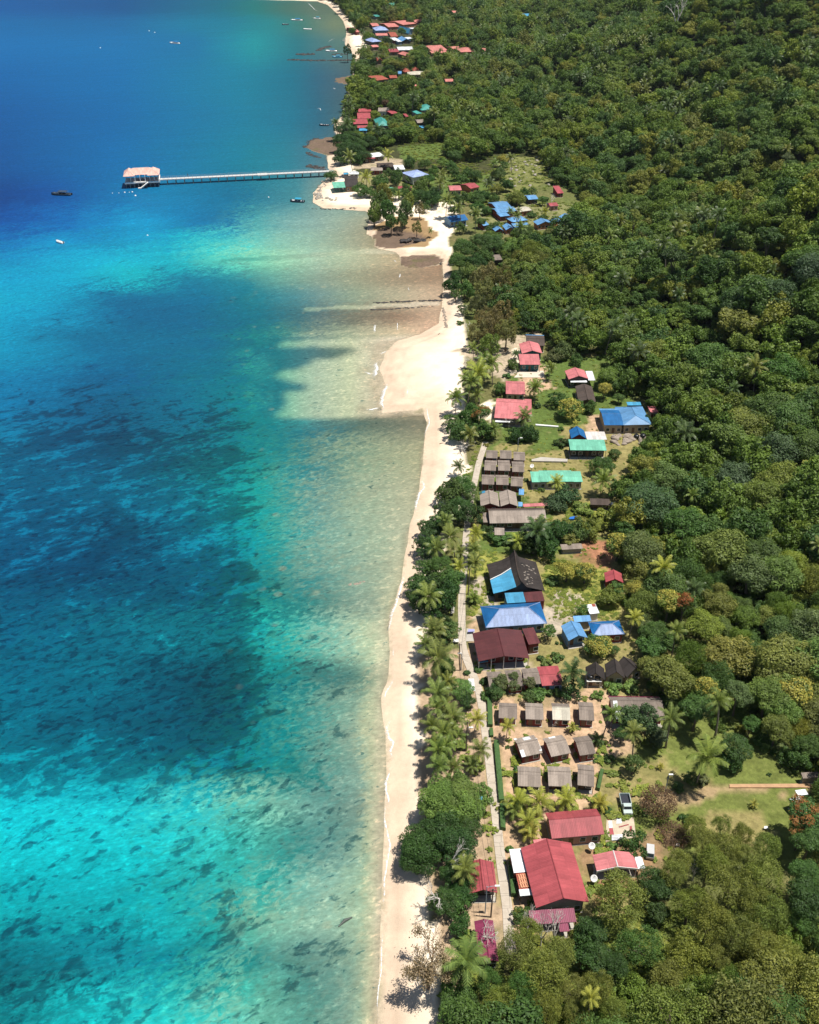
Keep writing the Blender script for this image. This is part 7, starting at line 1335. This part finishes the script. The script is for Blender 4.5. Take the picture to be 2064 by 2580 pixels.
TR('f', (60, 490, 90, 'c', 'dg', 14), (120, 560, 50, 'b', 'dg', 5), (35, 390, 70, 'd', 'br', 8), (110, 310, 80, 'b', 'g', 6), (205, 320, 80, 'p', 'pd', 12), (240, 575, 80, 'p', 'pd', 12), (190, 650, 90, 'b', 'dg', 8), (300, 640, 130, 'b', 'dg', 9), (150, 800, 150, 'b', 'dg', 10), (250, 850, 150, 'b', 'dg', 10), (130, 960, 130, 'b', 'dg', 9), (240, 980, 140, 'b', 'dg', 8), (360, 960, 140, 'b', 'dg', 8), (60, 980, 90, 'p', 'pd', 12), (440, 1020, 80, 'b', 'br', 8), (60, 1200, 90, 'p', 'pd', 11), (20, 1150, 90, 'p', 'pd', 11), (70, 1270, 120, 'b', 'dg', 8), (790, 560, 150, 'b', 'dg', 9), (720, 600, 150, 'b', 'dg', 8), (560, 620, 140, 'b', 'dg', 8), (480, 690, 120, 'b', 'dg', 8), (350, 560, 110, 'p', 'pd', 11), (450, 400, 110, 'b', 'dg', 7), (480, 470, 80, 'p', 'pd', 10), (680, 210, 90, 'b', 'g', 8), (600, 310, 90, 'b', 'g', 8), (420, 110, 110, 'b', 'gr', 9), (560, 120, 130, 'b', 'gr', 9), (740, 140, 130, 'b', 'gr', 9), (1560, 260, 80, 'y', 'yg', 9), (1090, 680, 100, 'y', 'ol', 8), (1010, 620, 150, 'b', 'gr', 9), (900, 680, 140, 'b', 'ol', 9), (1180, 830, 150, 'b', 'dg', 12), (1220, 420, 160, 'b', 'g', 9))
HAND = []
for k, x, y, d, kind, ck, h in T_:
    if kind == 'x': continue
    if k in 'ab' if isinstance(k, str) else k in (3, 7): h = h * (.68 if kind == 'p' else .85 if kind in 'bc' else 1)
    s = ZO[k][2]; px, py = q(k, x, y)
    X, Y, z = ground(px, py, h * .75); _, _, dep = proj(X, Y, z + h * .75); r = d / s / 2 / FPX * float(dep)
    if kind in 'pn': up = h
    elif kind == 's': up = r * .4
    elif kind == 'd': up = h * .6
    else: hh = max(h, r * 1.35); up = max(hh - r * .72 * (1.75 if (kind == 'g' and hh >= 8) else 1), r * .55)
    X, Y, z = ground(px, py, up); near = r > 4.2 or d / s > 75
    if kind == 's': X, Y, z = ground(px, py, r * .4)
    o = plant(kind, X, Y, r * (1.12 if kind in 'pn' else 1.02), ck, h if kind in 'pnd' else max(h, r * 1.35), near, z)
    HAND.append((o, X, Y, r, kind, ck, h))
EXTRA = []
def special(o, label, cat): tag(o, label, cat); return o
# the nearly bare brown tree on the sand, the brown tree on the lawn and its brush pile
p = q(8, 245, 640); X, Y, z = ground(*p); E = empty('bare_tree', (X, Y, z), .3, 'tall brown twiggy tree with few dry leaves standing on the sand at the bottom', 'tree'); put(BRB, 'branches', E, sc=(10.5, 10.5, 11)); PLANTS.append((X, Y, 4))
g = np.random.default_rng(5); mv = np.array([v.co[:] for v in BRB.vertices]); hi = mv[mv[:, 2] > .55]; P = hi[g.integers(0, len(hi), 5200)] + g.normal(size=(5200, 3)) * .035
V, F = cards(P, nrm(g.normal(size=(5200, 3))), g.uniform(.008, .018, 5200), g.uniform(.006, .012, 5200), g)
put(arr_mesh('dry_leaves', V, F, ML, None, False, {'v': g.random(5200), 'acc': np.zeros(5200)}), 'dry_leaves', E, sc=(10.5, 10.5, 11), col=(.30, .235, .15, 1))
for (k, x, y), r_, h_, ck, lab in ((('d', 485, 990), 3.6, 6, 'ru', 'round rust brown leaved tree beside the lawn track'), (('d', 605, 1225), 3.3, 1.2, 'ru', 'heap of cut dry brown branches on the lawn edge')):
    X, Y, z = ground(*q(k, x, y), h_ * .55); E = empty('brown_tree' if h_ > 3 else 'brush_pile', (X, Y, z), 1, lab, 'tree' if h_ > 3 else 'brush pile'); P = nrm(g.normal(size=(5200, 3))) * g.uniform(.35, 1, (5200, 1)) ** .6; P = P[P[:, 2] > -.55]
    V, F = cards(P, nrm(g.normal(size=(len(P), 3))), g.uniform(.02, .05, len(P)), g.uniform(.015, .03, len(P)), g); me = arr_mesh('dry_leaves', V, F, ML, None, False, {'v': g.random(len(P)), 'acc': np.zeros(len(P))})
    put(me, 'dry_leaves', E, (0, 0, h_ * .62 if h_ > 3 else .3), (r_, r_, r_ * (.75 if h_ > 3 else .38)), 0, (.125, .075, .045, 1)); put(branches(31 + int(h_), 5, M_BARK), 'branches', E, sc=(r_ * 1.2, r_ * 1.2, h_ * .95 if h_ > 3 else 1.3)); PLANTS.append((X, Y, r_))
p = q('s', 1703, 65); X, Y, z = ground(p[0], p[1], 6); E = empty('bare_tree', (X, Y, z), 2.0, 'big forked bleached dead tree high on the forested hillside', 'tree'); put(branches(5, 4, M_PALE, .5), 'branches', E, sc=(26, 26, 24)); PLANTS.append((X, Y, 5))

# ---- the forest: every crown is a tree; the 200-odd largest in the picture are things, the rest one mass
CLEAR = [(850, 2700), (1130, 2700), (1150, 2600), (1250, 2560), (1420, 2560), (1500, 2480), (1600, 2420), (1700, 2430), (1960, 2420), (2000, 2300), (2070, 2200), (2070, 1960), (1990, 1925), (1930, 1880), (1860, 1860), (1780, 1840), (1720, 1820), (1690, 1790), (1660, 1760), (1640, 1720), (1625, 1660), (1610, 1600), (1600, 1560), (1585, 1520), (1590, 1450), (1560, 1400),
         (1560, 1340), (1570, 1240), (1600, 1150), (1640, 1080), (1650, 1010), (1500, 975), (1560, 930), (1500, 900), (1410, 890), (1390, 850), (1330, 830), (1230, 830), (1260, 780), (1240, 700), (1210, 600), (1240, 580), (1340, 590), (1460, 565), (1480, 500), (1400, 470), (1390, 430), (1350, 385), (1250, 385), (1210, 410), (1120, 400), (1140, 360), (1010, 360), (960, 380), (900, 370), (840, 380)]
_x, _y = pl([p[0] for p in CLEAR], [p[1] for p in CLEAR], 1.5); CLW = list(zip(_x.tolist(), _y.tolist()))
g = np.random.default_rng(21)
step = 3.9; cand = []
xs = np.arange(-140, 620, step); ys = np.arange(55, 1500, step); XX, YY = np.meshgrid(xs, ys); XX = (XX + g.uniform(-.45, .45, XX.shape) * step).ravel(); YY = (YY + g.uniform(-.45, .45, YY.shape) * step).ravel()
dk = np.exp(-((YY - 100) / 400)) ; thin = np.clip(1.0 - np.clip((YY - 350) / 1400, 0, .62), 0, 1)
ok = (g.random(XX.shape) < thin) & inpoly(XX, YY, INLAND) & ~inpoly(XX, YY, CLW)
XX, YY = XX[ok], YY[ok]; ZZ = height(XX, YY); px, py, dep = proj(XX, YY, ZZ + 6)
ok = (px > 780) & (px < 2210) & (py > -110) & (py < 2760); XX, YY, ZZ, px, py, dep = [a[ok] for a in (XX, YY, ZZ, px, py, dep)]
# sizes: a few emergent giants, many middling
RR = 1.9 + 3.9 * g.random(len(XX)) ** 2.1; RR *= np.where(fbm(XX / 30, YY / 30, 41) > .55, 1.18, .95); RR *= np.clip(.9 + (YY - 300) / 2500, .9, 1.3) * np.where(YY < 330, 1.22, 1.0)
order = np.argsort(-RR + g.random(len(RR)) * 1.0); taken = np.zeros((0, 3)); sel = []
cell = {}
def near_(x, y, r, f=.47):
    cx_, cy_ = int(x // 8), int(y // 8)
    for i in range(cx_ - 1, cx_ + 2):
        for j in range(cy_ - 1, cy_ + 2):
            for (a, b_, c_) in cell.get((i, j), ()):
                if (a - x) ** 2 + (b_ - y) ** 2 < (f * (r + c_)) ** 2: return True
    return False
for a, b_, c_ in PLANTS: cell.setdefault((int(a // 8), int(b_ // 8)), []).append((a, b_, c_))
HB = []
for (hx, hy, hd, hm, hM, hzz) in FOOTP:
    u, v, d_ = proj(hx, hy, hzz); HB.append((float(u), float(v), hM * .5 / float(d_) * FPX, float(d_)))
HBA = np.array(HB); FPA = np.array(FOOTP)
for i in order:
    x, y, r = XX[i], YY[i], RR[i]
    if near_(x, y, r): continue
    if (np.hypot(FPA[:, 0] - x, FPA[:, 1] - y) < FPA[:, 4] * .55 + r * .5).any(): continue
    rp = r / dep[i] * FPX; cu, cv = px[i], py[i]
    bl = (np.abs(HBA[:, 0] - cu) < HBA[:, 2] + rp * .75) & (np.abs(HBA[:, 1] - cv) < HBA[:, 2] * .45 + rp * .95 + 3) & (HBA[:, 3] > dep[i])
    if bl.any(): continue
    cell.setdefault((int(x // 8), int(y // 8)), []).append((x, y, r)); sel.append(i)
sel = np.array(sel); X_, Y_, Z_, R_, D_, U_, V_ = XX[sel], YY[sel], ZZ[sel], RR[sel], dep[sel], px[sel], py[sel]
kindn = fbm(X_ / 26, Y_ / 26, 61, 3); gr_ = g.random(len(sel))
pal_share = np.where((V_ < 240) & (U_ > 1080) & (U_ < 1650), .42, np.where(V_ < 350, .13, np.where((V_ > 550) & (V_ < 1000), .08, .03)))
ispalm = gr_ < pal_share
inview = (U_ > 0) & (U_ < 2064) & (V_ > -10) & (V_ < 2590)
size = R_ / D_ * inview
FL = {'dg': 'dark green', 'g': 'mid green', 'ol': 'olive', 'bg': 'bright green', 'yg': 'yellow green', 'bl': 'bluish green', 'gr': 'grey green'}
bi = np.argsort(-np.where(ispalm, 0, size)); nb_ = sum(1 for h_ in HAND if h_[4] == 'b'); bi = bi[:max(40, 275 - nb_)]
pi_ = np.argsort(-np.where(ispalm, size, 0)); np_ = sum(1 for h_ in HAND if h_[4] == 'p'); pi_ = pi_[:max(40, 270 - np_)]; pi_ = pi_[size[pi_] > 0]
indiv = set(bi.tolist()) | set(pi_.tolist())
def fcol(i):
    # drier, yellower crowns low on the right; darker towards the far shore; cloud shade painted in high right as darker greens
    u = g.random() * .7 + kindn[i] * .5 - .08
    if V_[i] < 330 and U_[i] < 1120: u *= .45
    if U_[i] > 1750 and V_[i] < 520: u *= .6
    return 'dg' if u < .22 else 'bl' if u < .30 else 'g' if u < .48 else 'ol' if u < .62 else 'bg' if u < .70 else 'gr' if u < .76 else 'yg'
FORI = []
for i in sorted(indiv):
    x, y, z, r = float(X_[i]), float(Y_[i]), float(Z_[i]), float(R_[i])
    if ispalm[i]:
        o = plant('p', x, y, max(3.0, min(r * 1.05, 4.6)), random.choice(['pg', 'pd', 'pd']), min(r * 1.6 + 4, 12), False, z)
        tag(o, 'coconut palm rising out of the dense hillside forest', 'palm', 'coconut palms in the hillside forest'); FORI.append((o, x, y, 'coconut palm', 'palm'))
    else:
        c_ = fcol(i); c_ = 'ol' if V_[i] > 2150 and c_ in ('bg', 'dg') else c_; o = plant('f' if V_[i] > 2150 and i % 4 else 'b', x, y, r * 1.12, 'ol' if V_[i] > 2150 and c_ in ('bg', 'dg') else c_, r * 1.9, r / D_[i] * FPX > 24, z)
        tag(o, '%s round crowned tree in the dense hillside forest' % FL[c_], 'tree', 'round crowned trees of the hillside forest'); FORI.append((o, x, y, FL[c_] + ' forest tree', 'tree'))
for u_, v_, h_, r_, k_, lab in ((1600, 545, 19, 3.2, 'ol', 'tall tree with bare trunk standing above the forest right of the blue chalets'), (1866, 300, 20, 3, 'g', 'tall thin trunked tree high on the right of the forest'), (1825, 350, 21, 4, 'ol', 'olive crowned tree on a bare leaning trunk in the upper forest'), (1985, 400, 18, 2.6, 'gr', 'slender grey crowned tree near the upper right edge'), (1700, 640, 20, 4.5, 'dg', 'dark umbrella crowned tree on a pale trunk in mid forest'),
                                (1940, 590, 18, 5, 'dg', 'dark tree with crooked trunk near the right edge of the forest'), (1930, 20, 24, 6, 'dg', 'tall dark tree with pale trunk at the top right corner')):
    X, Y, z = ground(u_, v_, h_ * .85); o = plant('b', X, Y, r_, k_, h_, False, z); tag(o, lab, 'tree')
for u_, v_, r_, h_ in ((1560, 470, 2.6, 10), (1490, 470, 2.5, 9), (1690, 255, 3, 12), (1960, 1230, 3, 10), (1760, 1330, 2.5, 9)):
    X, Y, z = ground(u_, v_, h_ * .6); tag(plant('d', X, Y, r_, 'br', h_, False, z), 'pale leafless tree standing in the green hillside forest', 'tree', 'dead trees in the forest')
# the rest of the forest as one mass of instanced crowns
hid = bpy.data.collections.new('forest_sources'); FM = [me.copy() for me in CB]
for i, me in enumerate(FM):
    me.materials.clear(); me.materials.append(MLF); hid.objects.link(bpy.data.objects.new('tree_crown', me))
for me in CBN[:2] + CFN[:2]:
    me = me.copy(); me.materials.clear(); me.materials.append(MLF); hid.objects.link(bpy.data.objects.new('tree_crown', me))
MPR = leafmat('mass_palm_fronds', rnd=True, trans=.15, rough=.42)
for k_ in range(2):
    me = PCF[k_].copy(); me.materials.clear(); me.materials.append(MPR); hid.objects.link(bpy.data.objects.new('tree_crown', me))
NS = len(hid.objects); srcs = list(hid.objects)
wc = bpy.data.collections.new('weed_sources'); MW_ = leafmat('weed_leaves', rnd=True, trans=.2); cr_ = [n_ for n_ in MW_.node_tree.nodes if n_.type == 'VALTORGB'][0].color_ramp
for e_ in cr_.elements: c_ = e_.color; e_.color = (c_[0] * .6 + .10, c_[1] * .6 + .11, c_[2] * .6 + .015, 1)
for i_ in range(3): wc.objects.link(bpy.data.objects.new('weed_clump', cmesh('weed_clump', MW_, 300 + i_, K=7, M=70, card=.16, flat=.45, low=.1, jit=.6, nj=1.0, rlo=.3, spread=.95, cl=(.2, .5))))
def scatter(name, P, S, ROT, IDX, label, cat, hid=hid):
    me = bpy.data.meshes.new(name); me.vertices.add(len(P)); me.vertices.foreach_set('co', np.ascontiguousarray(P, np.float32).ravel())
    a = me.attributes.new('s', 'FLOAT_VECTOR', 'POINT'); a.data.foreach_set('vector', S.astype(np.float32).ravel())
    a = me.attributes.new('r', 'FLOAT_VECTOR', 'POINT'); a.data.foreach_set('vector', ROT.astype(np.float32).ravel())
    a = me.attributes.new('i', 'INT', 'POINT'); a.data.foreach_set('value', IDX.astype(np.int32))
    o = bpy.data.objects.new(name, me); C.objects.link(o); o['kind'] = 'stuff'; o['label'] = label; o['category'] = cat
    gn = bpy.data.node_groups.new(name, 'GeometryNodeTree'); gn.interface.new_socket('Geometry', in_out='INPUT', socket_type='NodeSocketGeometry'); gn.interface.new_socket('Geometry', in_out='OUTPUT', socket_type='NodeSocketGeometry')
    gi = gn.nodes.new('NodeGroupInput'); go = gn.nodes.new('NodeGroupOutput'); ip = gn.nodes.new('GeometryNodeInstanceOnPoints'); ci = gn.nodes.new('GeometryNodeCollectionInfo'); ci.inputs['Collection'].default_value = hid; ci.inputs['Separate Children'].default_value = True; ci.inputs['Reset Children'].default_value = True
    def att(nm, t): n_ = gn.nodes.new('GeometryNodeInputNamedAttribute'); n_.data_type = t; n_.inputs['Name'].default_value = nm; return n_.outputs['Attribute']
    gn.links.new(gi.outputs[0], ip.inputs['Points']); gn.links.new(ci.outputs[0], ip.inputs['Instance']); ip.inputs['Pick Instance'].default_value = True
    gn.links.new(att('i', 'INT'), ip.inputs['Instance Index']); gn.links.new(att('s', 'FLOAT_VECTOR'), ip.inputs['Scale'])
    e2r = gn.nodes.new('FunctionNodeEulerToRotation'); gn.links.new(att('r', 'FLOAT_VECTOR'), e2r.inputs[0]); gn.links.new(e2r.outputs[0], ip.inputs['Rotation']); gn.links.new(ip.outputs[0], go.inputs[0])
    md = o.modifiers.new('scatter', 'NODES'); md.node_group = gn; return o
rest = np.array([i for i in range(len(sel)) if i not in indiv]); nr_ = len(rest)
S = np.stack([R_[rest] * 1.12, R_[rest] * 1.12 * g.uniform(.88, 1.12, nr_), R_[rest] * g.uniform(.9, 1.45, nr_)], -1); ROT = g.uniform(-.3, .3, (nr_, 3)); ROT[:, 2] = g.uniform(0, 6.28, nr_); ip_ = ispalm[rest]
IDX = np.where(ip_, NS - 2 + g.integers(0, 2, nr_), np.where((D_[rest] < 235) & (R_[rest] > 2.4), NS - 6 + g.integers(0, 4, nr_), g.integers(0, NS - 6, nr_))); P = np.stack([X_[rest], Y_[rest], Z_[rest] + R_[rest] * np.where(ip_, 1.6 + 4 / R_[rest], g.uniform(.75, 1.75, nr_))], -1); S[ip_] = (R_[rest][ip_] * 1.0)[:, None]
scatter('forest', P, S, ROT, IDX, 'dense green forest covering the hillside and the ground behind the village', 'forest')
# undergrowth filling the gaps between trunks and the weedy corners
xs = g.uniform(-100, 420, 42000); ys = 60 + 800 * g.random(42000) ** 1.6; okm = inpoly(xs, ys, INLAND) & ~inpoly(xs, ys, CLW); xs, ys = xs[okm], ys[okm]; zs = height(xs, ys); u, v, d_ = proj(xs, ys, zs)
okm = (u > 800) & (u < 2140) & (v > -60) & (v < 2700); xs, ys, zs = xs[okm][:16000], ys[okm][:16000], zs[okm][:16000]
okf = (np.hypot(FPA[None, :, 0] - xs[:, None], FPA[None, :, 1] - ys[:, None]) > FPA[None, :, 4] * .6 + .5).all(1); xs, ys, zs = xs[okf], ys[okf], zs[okf]
rs_ = g.uniform(.8, 2.2, len(xs)); ROT = np.zeros((len(xs), 3)); ROT[:, 2] = g.uniform(0, 6.28, len(xs))
scatter('undergrowth', np.stack([xs, ys, zs + rs_ * .35], -1), np.stack([rs_ * 1.3, rs_ * 1.3, rs_], -1), ROT, g.integers(0, NS - 6, len(xs)), 'low green scrub filling the ground between the forest trees', 'undergrowth')
# weeds and tufts in the village: small scrub where the ground is green
xs, ys = [], []
for poly_, n_ in ((PATCH[1][0], 700), (PATCH[10][0], 500), (PATCH[12][0], 600), (PATCH[7][0], 160), (poly('s', 1230, 395, 1400, 385, 1400, 460, 1340, 505, 1240, 495), 420), (poly('s', 1180, 500, 1470, 510, 1470, 570, 1220, 590), 350), (poly('s', 1000, 430, 1250, 430, 1250, 510, 1060, 520), 500), (poly('s', 1000, 360, 1130, 350, 1210, 410, 1200, 470, 1020, 400), 500), (poly('s', 1130, 2420, 1500, 2380, 1600, 2300, 2070, 2300, 2070, 2580, 1130, 2580), 900), (poly('s', 1180, 1250, 1220, 1120, 1200, 1120, 1165, 1200), 60), (poly('s', 1060, 1480, 1160, 1480, 1160, 1380, 1070, 1420), 50), (poly('s', 1220, 1400, 1225, 1760, 1250, 1760, 1250, 1400), 40), (PATCH[13][0], 40), (PATCH[0][0], 500)):
    bx = [p_[0] for p_ in poly_]; by = [p_[1] for p_ in poly_]; a = g.uniform(min(bx), max(bx), n_ * 3); b_ = g.uniform(min(by), max(by), n_ * 3); k_ = inpoly(a, b_, poly_); xs += a[k_][:n_].tolist(); ys += b_[k_][:n_].tolist()
xs, ys = np.array(xs), np.array(ys); zs = height(xs, ys)
pw = np.array([(p_.x, p_.y) for p_ in [Vector((a, b_)) for a, b_ in zip(*[v_.tolist() for v_ in pl([p_[0] for p_ in PATH], [p_[1] for p_ in PATH], 1.55)])]])
okf = (np.hypot(FPA[None, :, 0] - xs[:, None], FPA[None, :, 1] - ys[:, None]) > FPA[None, :, 4] * .62 + .3).all(1) & (segd(xs, ys, [tuple(p_) for p_ in pw]) > 1.5); xs, ys, zs = xs[okf], ys[okf], zs[okf]
rs_ = g.uniform(.12, .45, len(xs)) * np.where(ys > 350, 2, 1) * np.where(ys < 135, 2.6, 1); ROT = np.zeros((len(xs), 3)); ROT[:, 2] = g.uniform(0, 6.28, len(xs))
scatter('weeds', np.stack([xs, ys, zs + rs_ * .3], -1), np.stack([rs_ * g.uniform(1, 2.2, len(xs)), rs_ * g.uniform(1, 2.2, len(xs)), rs_ * .8], -1), ROT, g.integers(0, 3, len(xs)), 'weeds and low scrub growing on the open ground of the village', 'weeds', wc)

# ---- labels for the plants set by hand: what they are and what they stand next to
def rel(dx, dy): return ('right of' if dx > 0 else 'left of') if abs(dx) > abs(dy) else ('behind' if dy > 0 else 'in front of')
ORD = ['', 'second', 'third', 'fourth', 'fifth', 'sixth', 'seventh', 'eighth', 'ninth', 'tenth', 'eleventh', 'twelfth', 'thirteenth', 'fourteenth']
buckets = {}
for o, x, y, r, kind, ck, h in HAND:
    sx, sy, sw = min(SHORT, key=lambda s_: (s_[0] - x) ** 2 + (s_[1] - y) ** 2); kw, cat = KW[kind]
    buckets.setdefault((('' if kind == 'd' else CW[ck] + ' ') + kw, rel(x - sx, y - sy), sw), []).append((math.hypot(x - sx, y - sy), o, cat))
for (kw, rl, sw), L_ in buckets.items():
    L_.sort(key=lambda t: t[0])
    for i, (d_, o, cat) in enumerate(L_):
        tail = '' if len(L_) == 1 else (', nearest' if i == 0 else ', %s nearest' % ORD[min(i, 13)]); tag(o, '%s %s the %s%s' % (kw, rl, sw, tail), cat, 'plants of the village and the beach edge')

buckets = {}
for o, x, y, kw, cat in FORI:
    d_, sx, sy, sw = min((math.hypot(s_[0] - x, s_[1] - y), s_[0], s_[1], s_[2]) for s_ in SHORT)
    if d_ < 60: buckets.setdefault((kw, rel(x - sx, y - sy), sw), []).append((d_, o, cat))
for (kw, rl, sw), L_ in buckets.items():
    L_.sort(key=lambda t: t[0])
    for i, (d_, o, cat) in enumerate(L_[:8]): o['label'] = '%s beyond and %s the %s%s' % (kw, rl, sw, '' if len(L_) == 1 else (', nearest' if i == 0 else ', %s nearest' % ORD[i]))

# ------------------------------------------------------------------ the air: one closed box of thin haze
m = bpy.data.materials.new('haze'); m.use_nodes = True; n = m.node_tree; n.nodes.clear(); out = n.nodes.new('ShaderNodeOutputMaterial'); pv = n.nodes.new('ShaderNodeVolumePrincipled')
pv.inputs['Color'].default_value = (.80, .90, 1.0, 1); pv.inputs['Density'].default_value = .00003; pv.inputs['Anisotropy'].default_value = .3; n.links.new(pv.outputs[0], out.inputs['Volume'])
tag(MB().box(-3400, 4400, -700, 6500, -8, 420).build('haze', m, kind='stuff'), 'thin pale haze over the whole bay', 'haze')
